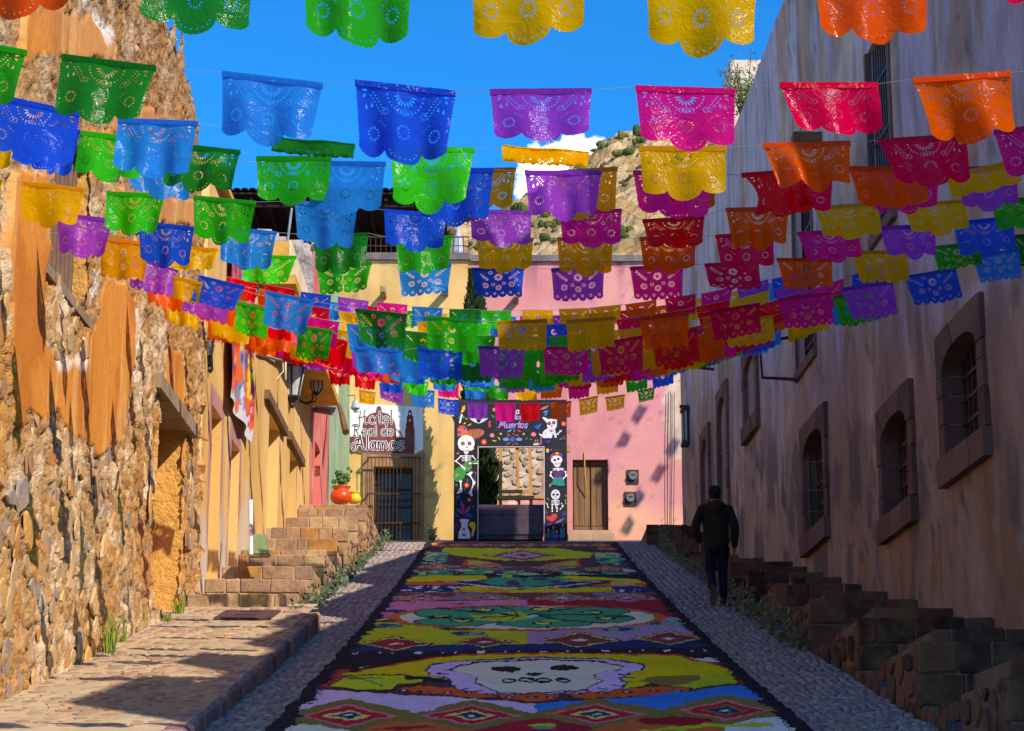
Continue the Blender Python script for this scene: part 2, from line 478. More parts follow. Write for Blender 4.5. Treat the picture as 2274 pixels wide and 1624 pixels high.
for x, y, a, b, h, r_ in pv[300:]:
    mb.cur = rng.choice(flag_pal); n = 7; z0 = float(zs(y)) - .003
    rr = [(a * rng.uniform(.8, 1.15) * math.cos(6.283 * k / n), b * rng.uniform(.8, 1.15) * math.sin(6.283 * k / n)) for k in range(n)]
    vs = [(x + p, y + q, z0 + .182 * q) for p, q in rr] + [(x + p * .9, y + q * .9, z0 + h + .182 * q * .9) for p, q in rr] + [(x, y, z0 + h * 1.1)]
    mb.add(vs, [(k, (k + 1) % n, n + (k + 1) % n, n + k) for k in range(n)] + [(n + k, n + (k + 1) % n, 2 * n) for k in range(n)])
mb.build('flagstones', mat('flagstone_mass', None, lin(150, 120, 104), 3.0, .85, .35, 30, src='attr', amt=.4), pave)['kind'] = 'stuff'
m_kerb = mat('kerb_stone', None, lin(120, 84, 78), 4.0, .85, .5, 25, src='obj', amt=.4)
kerb_pal = [lin(150, 116, 108), lin(128, 88, 84), lin(160, 132, 116), lin(112, 84, 88), lin(168, 128, 104), lin(140, 120, 118)]
kerb = MB().hexa([(-2.60, 15, zr(15) - .2), (-2.47, 15, zr(15) - .2), (-2.47, CURB_END, zr(CURB_END) - .2), (-2.60, CURB_END, zr(CURB_END) - .2),
                  (-2.60, 15, zs(15) - .012), (-2.47, 15, zs(15) - .012), (-2.47, CURB_END, zs(CURB_END) - .012), (-2.60, CURB_END, zs(CURB_END) - .012)]).build('kerb', m_pave, pave)
y = 15.2; k = 0
while y < CURB_END + .1:
    L = rng.uniform(.22, .46); hgt = float(zs(y)) - zr(y) + .12
    o = stone('kerb_stone', (-2.50 + rng.uniform(-.012, .012), y + L / 2, float(zs(y + L / 2)) - hgt / 2 + rng.uniform(-.004, .012)), (.17, L * .94, hgt), m_kerb, kerb, rng.choice(kerb_pal), 900 + k, .07, .16)
    o.rotation_euler = (R(10), 0, rng.uniform(-.04, .04)); y += L; k += 1
# end of the pavement returning to the stair
for k in range(3):
    stone('kerb_stone', (-2.66 - .3 * k - .1, CURB_END + .13, float(zs(CURB_END)) - .14), (.29, .2, .36), m_kerb, kerb, kerb_pal[k], 960 + k, .06, .15)
# metal access cover let into the pavement
m_cover = mat('rusty_cover', lin(98, 66, 66), lin(70, 50, 52), 6, .7, .3, 40, metal=.3)
y0, y1 = 26.55, 27.75
cov = thing('access_cover', 'dark red metal access cover set in the pavement before the lowest stone step', 'cover', (-3.3, 27.1, float(zs(27.1))))
MB().hexa([(-3.62, y0, zs(y0) + .012), (-2.93, y0, zs(y0) + .012), (-2.93, y1, zs(y1) + .012), (-3.62, y1, zs(y1) + .012),
           (-3.62, y0, zs(y0) + .034), (-2.93, y0, zs(y0) + .034), (-2.93, y1, zs(y1) + .034), (-3.62, y1, zs(y1) + .034)]).build('cover_plate', m_cover, cov)
m_iron = mat('black_iron', lin(38, 36, 38), lin(60, 52, 48), 8, .55, .2, 40, spec=.4)
for yy in (26.9, 27.4):
    MB().hexa([(-3.4, yy, zs(yy) + .036), (-3.15, yy, zs(yy) + .036), (-3.15, yy + .05, zs(yy + .05) + .036), (-3.4, yy + .05, zs(yy + .05) + .036),
               (-3.4, yy, zs(yy) + .046), (-3.15, yy, zs(yy) + .046), (-3.15, yy + .05, zs(yy + .05) + .046), (-3.4, yy + .05, zs(yy + .05) + .046)]).build('handle', m_iron, cov)

# ---- rocky hill behind the roofs
sil = [(400, 700), (800, 600), (930, 552), (985, 520), (1010, 500), (1060, 486), (1100, 478), (1150, 440), (1230, 402), (1310, 352), (1340, 326), (1400, 300), (1430, 285), (1520, 262), (1620, 230), (1800, 170), (2200, 120)]
HY = 260.0
sxx = [at(x, y, HY).x for x, y in sil]; szz = [at(x, y, HY).z for x, y in sil]
hx = np.linspace(-60, 110, 380); hy = np.concatenate([np.linspace(95, 262, 260), np.linspace(268, 420, 24)]); HX, HYY = np.meshgrid(hx, hy)
zsil = np.interp(HX * (HY / np.maximum(HYY, 160)), sxx, szz)
t = np.clip((HYY - 95) / (HY - 95), 0, 1) ** .85
HZ = 6 + (zsil - 6) * t
HZ = HZ + (fbm(HX * .12, HYY * .12, 21, 4) - .5) * 5 * t + (np.abs(fbm(HX * .35, HYY * .35, 33, 4) - .5) - .12) * 2.4 * t + (fbm(HX * 1.1, HYY * 1.1, 35, 3) - .5) * 1.6 * t
HZ = np.where(HYY > 262, HZ - (HYY - 262) * .2, HZ)
rk = fbm(HX * .3, HYY * .5, 44, 4); vg = fbm(HX * .18, HYY * .18, 52, 4); low = ramp(.62 - t, 0, .3)
c = np.zeros(HX.shape + (3,))
for i, (a, b, d_, e) in enumerate(zip(lin(184, 146, 96), lin(208, 180, 138), lin(116, 110, 60), lin(196, 140, 72))):
    if i > 2: break
    q = a + (b - a) * ramp(rk, .42, .62); q = q + (e - q) * low * .7; q = q + (d_ - q) * ramp(vg, .52, .66) * .75 * (1 - low * .7); c[..., i] = q
m_hill = mat('hill_rock', None, lin(150, 120, 84), .25, .95, .9, 2.6, src='attr', amt=.35, dist=.5)
hill = grid_obj('hill', np.stack([HX, HYY, HZ], -1), m_hill, None, c, smooth=False); tag(hill, kind='structure')
mb = MB(); hr = random.Random(3)
for k in range(1500):
    j, i = hr.randrange(60, 262), hr.randrange(110, 260)
    if vg[j, i] < .46: continue
    x, y_, z = HX[j, i], HYY[j, i], HZ[j, i]; s_ = hr.uniform(.3, .85)
    mb.cur = hr.choice([lin(84, 92, 44), lin(66, 80, 40), lin(104, 104, 56)])
    for q in range(4): mb.ellip((x + hr.uniform(-.6, .6) * s_, y_ + hr.uniform(-.6, .6) * s_, z + .35 * s_), (s_ * hr.uniform(.4, .7), s_ * hr.uniform(.4, .7), s_ * hr.uniform(.4, .8)), 6, 4)
m_bush = mat('hill_scrub', None, lin(60, 70, 34), 1.5, .95, .8, 3, src='attr')
tag(mb.build('hill_scrub', m_bush), kind='stuff')

# ================================================================ RIGHT: the long shaded building
def topR(U):
    Y = 21.5 + np.asarray(U, float)
    z = np.full(Y.shape, 11.0)
    for a, b, h in ((7, 11.2, 11.2), (11.2, 12.4, 10.4), (12.4, 13.8, 11.3), (13.8, 15, 10.5), (15, 17.5, 11.1), (17.5, 19.5, 11.5), (19.5, 22, 11.0), (22, 24, 12.0), (24, 26.5, 12.2), (26.5, 29, 12.2), (29, 32.2, 13.15), (32.2, 99, 13.42)):  # nearer steps are out of view, heights shaped to throw shade on the street
        z = np.where((Y >= a) & (Y < b), h, z)
    return z
bR = thing('house', 'long tall shaded house with peeling mauve plaster and stone framed arched windows', 'house', (4.4, 30, 3))
def colR(U, V):
    n1 = fbm(U * .9, V * .28, 61, 4); n2 = fbm(U * 3.5, V * .35, 67, 4); n3 = fbm(U * .7 + 5, V * .8, 71, 4); n4 = fbm(U * 1.6, V * 1.2, 77, 4)
    base = zr(21.5 + np.clip(U, -5, 40)); hgt = V - base
    beige = np.array(lin(196, 180, 160)[:3]); lil = np.array(lin(188, 184, 198)[:3]); och = np.array(lin(150, 108, 70)[:3]); pale = np.array(lin(160, 140, 122)[:3]); grey = np.array(lin(104, 96, 98)[:3]); pink = np.array(lin(176, 152, 132)[:3])
    c = beige + (pink - beige) * ramp(n3, .42, .62)[..., None]
    c = c + (lil - c) * (ramp(n1 - .004 * np.maximum(-U, 0) + .004 * U, .50, .53) * ramp(hgt, 1.0, 4.5))[..., None] * .85
    lowm = ramp(3.6 + (n1 - .5) * 6 - hgt, 0, .6) * ramp(14 - U, 0, 8)
    c = c + (pale * .5 + och * .5 - c) * (lowm * .8)[..., None]
    c = c + (och - c) * (ramp(n2, .48, .62) * ramp(3.2 - hgt, 0, 1.2) * ramp(9 - U, 0, 4) * .6)[..., None]
    c = c * (1 - .35 * ramp(fbm(U * 6, V * .25, 79, 3), .60, .68) * ramp(n4, .4, .6))[..., None]
    c = c + (grey - c) * (ramp(n4, .57, .60) * ramp(3.0 - hgt, 0, .8) * .85)[..., None]
    c = c * (1 - .28 * ramp(n2, .52, .7) * ramp(n3, .35, .6))[..., None]
    c = c * (1 - .5 * ramp(np.abs(fbm(U * 1.1, V * 1.1, 83, 4) - .5), .010, .003) * ramp(n3, .48, .6))[..., None]
    c = c + (pale * 1.12 - c) * (ramp(fbm(U * 2.6, V * 1.6, 87, 4), .60, .63) * ramp(4.5 - hgt, 0, 2) * .8)[..., None]
    return c
m_rpl = mat('mauve_plaster', None, lin(124, 112, 104), 3.0, .92, .6, 22, stretch=(1, 1, .4), src='attr', amt=.4, dirt=.6)
# openings: (u0,u1,v0,v1,depth)
WIN = [(-.26, 1.30, 4.10, 5.22, 4.98), (3.22, 4.75, 3.98, 5.10, 4.86), (8.98, 10.75, 4.62, 6.02, 5.74), (15.75, 17.15, 7.50, 8.62, 8.40)]
TALL = [(9.55, 11.2, 7.2, 9.75), (3.65, 4.95, 7.55, 10.0), (19.9, 21.2, 6.0, 8.75), (23.0, 24.2, 7.1, 8.5)]
holesR = [(a, b, c_, d_, .5) for a, b, c_, d_, e in WIN] + [(a, b, c_, d_, .42) for a, b, c_, d_ in TALL]
wall('wall', RF, -12.9, 28.55, -1.5, 13.5, m_rpl, bR, holesR, .16, .018, .8, colR, topR, 1, stepv=.15)
m_grey = mat('old_render', lin(150, 140, 134), lin(120, 110, 106), 1.5, .95, .4, 20)
mb = MB(); mb.hexa([RF.w(32.2 - 21.5, 3, -.03), RF.w(28.5, 3, -.03), RF.w(28.5, 3, -11), RF.w(32.2 - 21.5, 3, -11), RF.w(32.2 - 21.5, 13.38, -.03), RF.w(28.5, 13.38, -.03), RF.w(28.5, 13.38, -11), RF.w(32.2 - 21.5, 13.38, -11)])
mb.faces = mb.f = [mb.f[1], mb.f[2], mb.f[3], mb.f[4]]; mb.build('roof', m_grey, bR)
m_wst = mat('window_stone', None, lin(110, 86, 78), 2.5, .88, .5, 24, src='obj', amt=.5, stretch=(1, 1, .5))
m_dark = mat('unlit_interior', lin(22, 16, 15), lin(14, 10, 10), 3, .8, .2, 30)  # near-black panels stand in for the unlit rooms behind the openings
wst_pal = [lin(118, 90, 78), lin(104, 78, 68), lin(126, 98, 82), lin(92, 70, 64), lin(110, 82, 68)]
def arch_window(fr, h, vs_, bld, name='window', om=.25, bars=8, rows=4, sill=.30, seed=0):
    u0, u1, v0, v1 = h; r = random.Random(seed)
    win = fr.box(MB(), u0 + .002, u1 - .002, v0 + .002, v1 - .002, -.47, -.44).build(name, m_dark, bld)
    jam = lambda: rng.choice(wst_pal)
    def st(poly, d0, d1, nm='stone'):
        mb = fr.prism(MB(), poly, d0, d1); o = mb.build(nm, m_wst, win); o.color = jam(); fix_normals(o.data)
    for sgn in (0, 1):
        v = v0; k = 0
        while v < vs_ - .02:
            hh = min(r.uniform(.26, .42), vs_ - v); hh = vs_ - v if vs_ - v - hh < .12 else hh
            w_ = om * r.uniform(.86, 1.08)
            a, b = (u0 - w_, u0 + .004) if sgn == 0 else (u1 - .004, u1 + w_)
            st([(a, v + .006), (b, v + .006), (b, v + hh - .006), (a, v + hh - .006)], -.43, .05 + r.uniform(0, .015)); v += hh
    uc = (u0 + u1) / 2; a, b = (u1 - u0) / 2, v1 - vs_; n = 5
    for k in range(n):
        t0, t1 = math.pi * k / n + .012, math.pi * (k + 1) / n - .012
        ts = [t0 + (t1 - t0) * q / 4 for q in range(5)]
        inn = [(uc + a * math.cos(t), vs_ + b * math.sin(t)) for t in ts]; out = [(uc + (a + om) * max(-1, min(1, 1.3 * math.cos(t))), vs_ + (b + om * .72 + .07 * math.sin(t)) * min(1, 1.75 * math.sin(t))) for t in ts[::-1]]
        st(inn + out, -.43, .05 + r.uniform(0, .015), 'arch_stone')
    x = u0 - om; xs = [x, x + (u1 - u0 + 2 * om) * r.uniform(.25, .33), x + (u1 - u0 + 2 * om) * r.uniform(.6, .7), u1 + om]
    for p, q in zip(xs, xs[1:]): st([(p + .005, v0 - sill), (q - .005, v0 - sill), (q - .005, v0 - .004), (p + .005, v0 - .004)], -.3, .085 + r.uniform(0, .02), 'sill')
    for k in range(bars):
        u = u0 + (u1 - u0) * (k + .5) / bars; mb = MB(); q = (u - uc) / a; top = vs_ + b * math.sqrt(max(0, 1 - q * q))
        mb.tube([fr.w(u, v0, -.16), fr.w(u, top, -.16)], .011, 5); mb.build('bar', m_iron, win)
    for k in range(rows):
        v = v0 + (vs_ - v0 + b * .4) * (k + .4) / rows
        fr.box(MB(), u0, u1, v - .018, v + .018, -.175, -.145).build('crossbar', m_iron, win)
    return win
for i, (a, b, c_, d_, e) in enumerate(WIN): arch_window(RF, (a, b, c_, d_), e, bR, seed=i, rows=4 if i < 3 else 3)
m_wood = mat('old_timber', lin(120, 92, 62), lin(80, 60, 42), 5, .85, .5, 40, stretch=(1, 1, .2))
m_lwood = mat('pale_timber', lin(190, 146, 92), lin(160, 118, 70), 5, .75, .3, 40, stretch=(1, 1, .2))
for i, (a, b, c_, d_) in enumerate(TALL):
    if i < 2:
        win = RF.box(MB(), a + .002, b - .002, c_ + .002, d_ - .002, -.40, -.37).build('window', m_dark, bR)
        for k in range(9):
            u = a + (b - a) * (k + .5) / 9; MB().tube([RF.w(u, c_, -.06), RF.w(u, d_, -.06)], .012, 5).build('bar', m_iron, win)
        for v in (c_ + .25, c_ + 1.2, d_ - .5): RF.box(MB(), a, b, v - .02, v + .02, -.08, -.05).build('crossbar', m_iron, win)
        for k, (p, q) in enumerate(((a - .12, a), (b, b + .12))): RF.box(MB(), p, q, c_, d_, -.05, .03).build('jamb', m_wst, win, color=wst_pal[k])
        RF.box(MB(), a - .12, b + .12, c_ - .14, c_ - .003, -.2, .06).build('sill', m_wst, win, color=wst_pal[2])
        if i == 1:
            RF.box(MB(), b - .42, b - .25, c_ + .9, d_, -.30, -.18).build('shutter_leaf', m_lwood, win)
    else: arch_window(RF, (a, b, c_, d_), d_ - .5, bR, 'doorway' if i == 2 else 'window', seed=20 + i, bars=5, rows=3, sill=.16, om=.22)
# stay bar under the nearer tall window, beam end, lantern and iron peg on the wall
mb = MB(); mb.tube([RF.w(10.9, 7.72, -.02), RF.w(10.95, 7.60, .62), RF.w(10.9, 7.05, .60), RF.w(10.8, 7.0, .05)], .028, 6); mb.build('window_stay', m_iron, bR)
RF.box(MB(), 8.4, 8.62, 9.98, 10.12, -.1, .42).build('beam_end', m_wood, bR)
mb = MB(); mb.tube([RF.w(21.9, 9.62, 0), RF.w(21.9, 9.66, .42)], .03, 6); mb.build('iron_peg', m_iron, bR)
lam = thing('wall_lantern', 'small black box lantern fixed to the far end of the shaded mauve wall', 'lantern', RF.w(26.9, 9.3, .2))
m_glass = mat('lamp_glass', lin(186, 192, 190), lin(150, 156, 156), 6, .25, .05, 30, spec=.5)
RF.box(MB(), 26.72, 27.08, 9.05, 9.75, .04, .13).build('glass_box', m_glass, lam)
mb = MB()
for u in (26.7, 27.06):
    for d_ in (.03, .115): RF.box(mb, u, u + .05, 9.0, 9.8, d_, d_ + .03)
RF.box(mb, 26.66, 27.14, 9.75, 9.83, .01, .17); RF.box(mb, 26.66, 27.14, 8.97, 9.05, .01, .17); RF.box(mb, 26.88, 26.94, 9.83, 9.9, -.02, .2)
mb.build('lamp_frame', m_iron, lam)
# roof block with a bush, standing behind the parapet
pb = at(1612, 172, 46.5); px0, pz = pb.x, pb.z
ch = MB().box(px0, px0 + 2.6, 45.4, 47.4, 13.0, pz).build('roof_block', mat('pale_render', lin(206, 192, 178), lin(180, 164, 150), 1.2, .95, .4, 14), bR)

# ================================================================ LEFT: ruined wall
ruin = thing('ruined_wall', 'tall crumbling ruined wall with flaking orange plaster over rubble stone', 'wall', (-4.3, 24, 1.5))
def C(ox, oy, k): return lambda pts: [(ox + k * x, oy + k * y) for x, y in pts]
c1, c2, c3 = C(0, 0, .2888), C(0, 393.8, .2888), C(0, 787.6, .2888)
OR = [c2([(110, -40), (330, -40), (380, 200), (375, 640), (345, 760), (335, 1020), (345, 1270), (400, 1330), (425, 1490), (540, 1430), (640, 1500), (680, 1380), (690, 1260), (740, 1080), (760, 930), (800, 800), (960, 800), (1030, 960), (1040, 1180)]) +
      c3([(1040, 0), (1000, 250), (950, 560), (925, 640), (890, 690), (850, 650), (830, 720), (770, 770), (730, 770), (700, 600), (640, 540), (580, 665), (490, 545), (380, 258), (345, 380), (320, 520), (250, 430), (225, 345), (200, 420), (165, 540), (110, 560)]) + c2([(95, 1500), (90, 1000), (80, 500)]),
      c3([(105, 40), (1025, 40), (985, 330), (905, 640), (760, 725), (600, 640), (430, 410), (335, 500), (215, 420), (115, 540)]), c1([(175, 480), (185, 250), (150, 120), (330, 60), (560, 90), (620, 170), (690, 90), (730, 190), (820, 270), (880, 350), (870, 450), (700, 440), (600, 470), (480, 420), (300, 440)]),
      c2([(1280, 1320), (1390, 1350), (1420, 1592), (1380, 1990), (1290, 1960), (1240, 1700)]),
      c2([(860, 60), (1000, 150), (1090, 130), (1300, 150), (1490, 160), (1480, 360), (1250, 350), (1040, 420), (900, 480)]),
      c1([(850, 870), (1000, 860), (1180, 820), (1190, 1010), (1010, 1060), (860, 1010)]),
      c1([(600, 1010), (860, 1000), (850, 1200), (640, 1180)]),
      c3([(1260, 640), (1360, 600), (1370, 740), (1330, 900), (1300, 1020), (1255, 1030)])]
WHITE = [c1([(600, 0), (690, 0), (720, 90), (800, 150), (870, 240), (850, 350), (800, 340), (760, 230), (690, 150), (640, 80)]), c2([(340, 1000), (390, 1010), (400, 1300), (345, 1280)]), c2([(690, 700), (740, 740), (745, 1060), (700, 1150)]),
         c3([(410, 0), (680, 0), (640, 140), (560, 80), (500, 130), (430, 110)]), c2([(1020, 1000), (1060, 1010), (1050, 1592), (1020, 1592)]), c3([(1130, 900), (1200, 870), (1195, 1110), (1120, 1130)]), c3([(1220, 1040), (1380, 1020), (1390, 1200), (1230, 1230)])]
RECT_NICHE = (8.35, 10.55, 2.9, 5.40, .38); RECT_WIN = (1.72, 3.45, 5.24, 6.75, .30)
uu = np.arange(-2.2, 12.05, .042); vv = np.arange(.5, 10.55, .026); U, V = np.meshgrid(uu, vv)
P0 = LF.arr(U, V, 0 * U); PX, PY = project(P0[..., 0], P0[..., 1], P0[..., 2])
jx = PX + (fbm(U * 2.2, V * 2.2, 81, 4) - .5) * 7; jy = PY + (fbm(U * 2.0 + 9, V * 2.0, 83, 4) - .5) * 16
msk = np.zeros(U.shape)
for p in OR: msk = np.maximum(msk, in_poly(jx, jy, p))
wht = np.zeros(U.shape)
for p in WHITE: wht = np.maximum(wht, in_poly(jx, jy, p))
def blur(a, n):
    for _ in range(n):
        a = (a + np.roll(a, 1, 0) + np.roll(a, -1, 0) + np.roll(a, 1, 1) + np.roll(a, -1, 1)) / 5
    return a
pl = ramp(blur(msk, 1), .2, .75)
low = ramp(4.7 + .0 * U - V + (fbm(U * .7, V * .7, 90, 3) - .5) * 1.6, -.5, .8)          # open rubble below
rub = (fbm(U * 3.6, V * 3.6, 91, 4) - .5); rub2 = fbm(U * 9, V * 9, 95, 3) - .5; big = fbm(U * .9, V * .5, 99, 3) - .5
D = big * .06 * (1 - .9 * pl) + (rub * .07 + rub2 * .06 + (np.abs(fbm(U * 5, V * 5, 97, 3) - .5) - .1) * .13 - ramp(np.abs(fbm(U * 7, V * 7, 98, 2) - .5), .05, .0) * .035) * (1 - pl) + pl * (.016 + (fbm(U * 1.4, V * .8, 101, 3) - .5) * .014)
crack = ramp(np.abs(U - (.12 + (fbm(V * 1.2, V * 0, 105, 3) - .5) * .3)), .10, .02) * ramp(V, 3.2, 3.6); D = D - crack * .22
veins = ramp(fbm(U * 2.6, V * .22, 111, 3), .60, .68) * ramp(6.5 - V, 0, 2); D = D - veins * .045 * (1 - pl)
n1 = fbm(U * 1.1, V * 1.1, 121, 4); n2 = fbm(U * 4.5, V * .5, 125, 4); n3 = fbm(U * 3, V * 3, 127, 4)
A3 = lambda *q: np.array(lin(*q)[:3])
tan, pale, ochre, brown = A3(188, 148, 100), A3(216, 190, 154), A3(190, 134, 68), A3(140, 96, 58)
cr = tan + (pale - tan) * ramp(n3, .46, .64)[..., None]; cr = cr + (ochre - cr) * (ramp(n1, .52, .62) * .8)[..., None]; cr = cr + (brown - cr) * (ramp(rub, -.02, -.22) * .5 + ramp(V, 5.6, 8.0) * .38)[..., None]
red = A3(130, 80, 72); cr = cr + (red - cr) * (veins * .4)[..., None]
o1, o2, o3 = A3(212, 134, 48), A3(192, 112, 34), A3(224, 168, 100)
cpl = o1 + (o2 - o1) * ramp(n1, .4, .6)[..., None]; cpl = cpl + (o3 - cpl) * (ramp(n2, .56, .72) * .75)[..., None]
cpl = cpl + (A3(190, 150, 110) - cpl) * (ramp(V, 6.9, 7.8) * .35)[..., None]
cc = cr + (cpl - cr) * pl[..., None]; cc = cc + (A3(232, 222, 208) - cc) * (ramp(blur(wht, 2), .1, .9) * ramp(n3, .34, .5) * .85)[..., None]
# broken end and top of the wall
topu = [-2.2, 6.3, 7.9, 9.0, 9.6, 10.2, 10.9, 11.2, 11.6, 12.1]; topv = [10.5, 10.4, 9.95, 10.15, 9.8, 9.9, 9.5, 8.7, 8.5, 7.6]
TV = np.interp(U, topu, topv) + (fbm(U * 5, 0 * U, 131, 3) - .5) * .5
skip = V[:-1, :-1] > TV[:-1, :-1]
for h in (RECT_NICHE, RECT_WIN):
    w_ = (fbm(U * 4, V * 4, 141, 3) - .5) * .12
    inside = (U + w_ > h[0]) & (U + w_ < h[1]) & (V + w_ > h[2]) & (V + w_ < h[3]); skip |= inside[:-1, :-1]
m_ruin = mat('ruin_surface', None, lin(160, 112, 66), 6.0, .95, .9, 20, src='attr', amt=.25, dirt=.5, dist=.035)
grid_obj('rubble_face', LF.arr(U, V, D), m_ruin, ruin, np.concatenate([cc, (1 - .85 * pl)[..., None]], -1), skip)
ra = m_ruin.node_tree.nodes.new('ShaderNodeAttribute'); ra.attribute_name = 'Col'
for nd in [q for q in m_ruin.node_tree.nodes if q.type == 'BUMP']:
    mm = m_ruin.node_tree.nodes.new('ShaderNodeMath'); mm.operation = 'MULTIPLY'; mm.inputs[1].default_value = 1.0; m_ruin.node_tree.links.new(ra.outputs['Alpha'], mm.inputs[0]); m_ruin.node_tree.links.new(mm.outputs[0], nd.inputs['Strength'])
# broken end seen from the street, wall thickness behind
mb = MB(); n = 60; er = random.Random(5); prev = None; ring = []
for k in range(n + 1):
    v = .5 + (7.55 - .5) * k / n; ring.append([LF.w(12.03 + er.uniform(-.10, .05) - (max(0, v - 7) * .4), v, dd + er.uniform(-.06, .06)) for dd in (.05, -.2, -.5, -.9)])
vs = [p for r_ in ring for p in r_]; mb.cur = lin(196, 150, 92); mb.add(vs, [(k * 4 + j, k * 4 + j + 1, k * 4 + 5 + j, k * 4 + 4 + j) for k in range(n) for j in range(3)]); mb.build('broken_end', m_ruin, ruin)
pts = []; mb = MB(); mb.cur = lin(176, 128, 82)
us = np.linspace(-2.2, 12, 70); tv = np.interp(us, topu, topv) - .12
vs = []
for q, u in enumerate(us):
    for dd in (.0, -.3, -.7): vs.append(LF.w(u, tv[q] + er.uniform(-.15, .18), dd))
    vs.append(LF.w(u, .5, -.75))
mb.add(vs, [(k * 4 + j, k * 4 + j + 1, k * 4 + 5 + j, k * 4 + 4 + j) for k in range(69) for j in range(3)]); mb.build('broken_top', m_ruin, ruin)
# walled-up doorway with its timber lintel, barred window
def recess(fr, h, col, parent, name, m, seed):
    a, b, c_, d_, dep = h; us = np.linspace(a - .1, b + .1, 40); vs_ = np.linspace(c_ - .1, d_ + .1, 60); U_, V_ = np.meshgrid(us, vs_)
    return grid_obj(name, fr.arr(U_, V_, -dep + (fbm(U_ * 3, V_ * 3, seed, 3) - .5) * .1), m, parent, col(U_, V_))
def niche_col(U_, V_):
    n = fbm(U_ * 2, V_ * 2, 151, 4); top = ramp(V_ + (n - .5) * 1.2, 4.65, 4.8)
    return A3(198, 176, 146) * (1 + 0 * U_[..., None]) * (1 - top[..., None]) + (A3(214, 146, 52) + (A3(226, 190, 130) - A3(214, 146, 52)) * ramp(n, .5, .65)[..., None]) * top[..., None]
nb = recess(LF, RECT_NICHE, niche_col, ruin, 'walled_up_doorway', m_ruin, 155)
mb = MB(); mb.cur = lin(214, 160, 84)
for h in (RECT_NICHE, RECT_WIN):
    a, b, c_, d_, dep = h; a -= .05; b += .05; c_ -= .05; d_ += .05
    for p1, p2 in (((a, c_), (a, d_)), ((b, d_), (b, c_)), ((a, d_), (b, d_)), ((b, c_), (a, c_))):
        for k in range(6):
            q1 = (p1[0] + (p2[0] - p1[0]) * k / 6, p1[1] + (p2[1] - p1[1]) * k / 6); q2 = (p1[0] + (p2[0] - p1[0]) * (k + 1) / 6, p1[1] + (p2[1] - p1[1]) * (k + 1) / 6)
            mb.add([LF.w(*q1, .01), LF.w(*q2, .01), LF.w(*q2, -dep - .06), LF.w(*q1, -dep - .06)], [(0, 1, 2, 3)])
mb.build('reveal', m_ruin, ruin)
m_gwood = mat('grey_timber', lin(150, 130, 104), lin(112, 94, 74), 5, .9, .6, 30, stretch=(1, 1, .6))
LF.box(MB(), 7.85, 11.1, 5.40, 5.58, -.35, .09).build('lintel', m_gwood, ruin)
LF.box(MB(), 1.6, 3.9, 5.13, 5.23, -.28, .015).build('window_sill', m_gwood, ruin)
wb = LF.box(MB(), 1.7, 3.5, 5.2, 6.8, -.36, -.33).build('window', m_dark, ruin)
m_rbar = mat('brown_bar', lin(112, 84, 66), lin(84, 60, 48), 6, .7, .2, 40)
for k in range(8):
    u = 1.85 + k * .2; MB().tube([LF.w(u, 5.22, -.12), LF.w(u, 6.78, -.12)], .034, 6).build('bar', m_rbar, wb)
# field stones of the rubble face
m_rst = mat('field_stone', None, lin(210, 180, 140), 5.0, .9, .6, 22, src='obj', amt=.3, dirt=.45)
rst_mesh = [dome_mesh('stone', 200 + k, 8, 1.0, .84, m_rst) for k in range(10)]
rst_pal = [lin(184, 140, 88), lin(162, 138, 108), lin(196, 156, 106), lin(180, 122, 58), lin(140, 128, 120), lin(204, 170, 126), lin(176, 132, 84), lin(138, 122, 110), lin(194, 146, 76), lin(150, 108, 74), lin(184, 150, 106), lin(170, 140, 100)]
placed = []; tries = 0; sr = random.Random(9)
base_v = lambda u: float(zs(17.5 + u))
ui = lambda u: int(np.clip((u - uu[0]) / .042, 0, len(uu) - 1)); vi = lambda v: int(np.clip((v - vv[0]) / .026, 0, len(vv) - 1))
while len(placed) < 285 and tries < 30000:
    tries += 1
    inn = sr.random() < .16
    u = sr.uniform(8.6, 10.3) if inn else sr.uniform(-.3, 11.6); hmax = 1.9 if inn else (3.4 if u < 6 else 2.0)
    v = base_v(u) + sr.uniform(.02, hmax); a, b = sr.uniform(.08, .27), sr.uniform(.08, .22)
    if not inn and (8.0 < u < 10.7) and v < 5.5: continue
    if pl[vi(v), ui(u)] > .3: continue
    if any(((u - p[0]) / (a + p[2])) ** 2 + ((v - p[1]) / (b + p[3])) ** 2 < .92 for p in placed): continue
    placed.append((u, v, a, b))
    d_ = (-.36 if inn else D[vi(v), ui(u)]) - .012
    o = bpy.data.objects.new('stone', sr.choice(rst_mesh)); n3_ = Vector((LF.n.x, LF.n.y, 0)); t3 = Vector((LF.t.x, LF.t.y, 0))
    mrot = Matrix((t3, Vector((0, 0, 1)), n3_)).transposed(); 
    o.rotation_euler = (mrot @ Matrix.Rotation(sr.uniform(-.5, .5), 3, 'Z')).to_euler(); o.location = LF.w(u, v, d_); o.scale = (a, b, sr.uniform(.012, .024)); link(o, ruin); o.color = sr.choice(rst_pal)
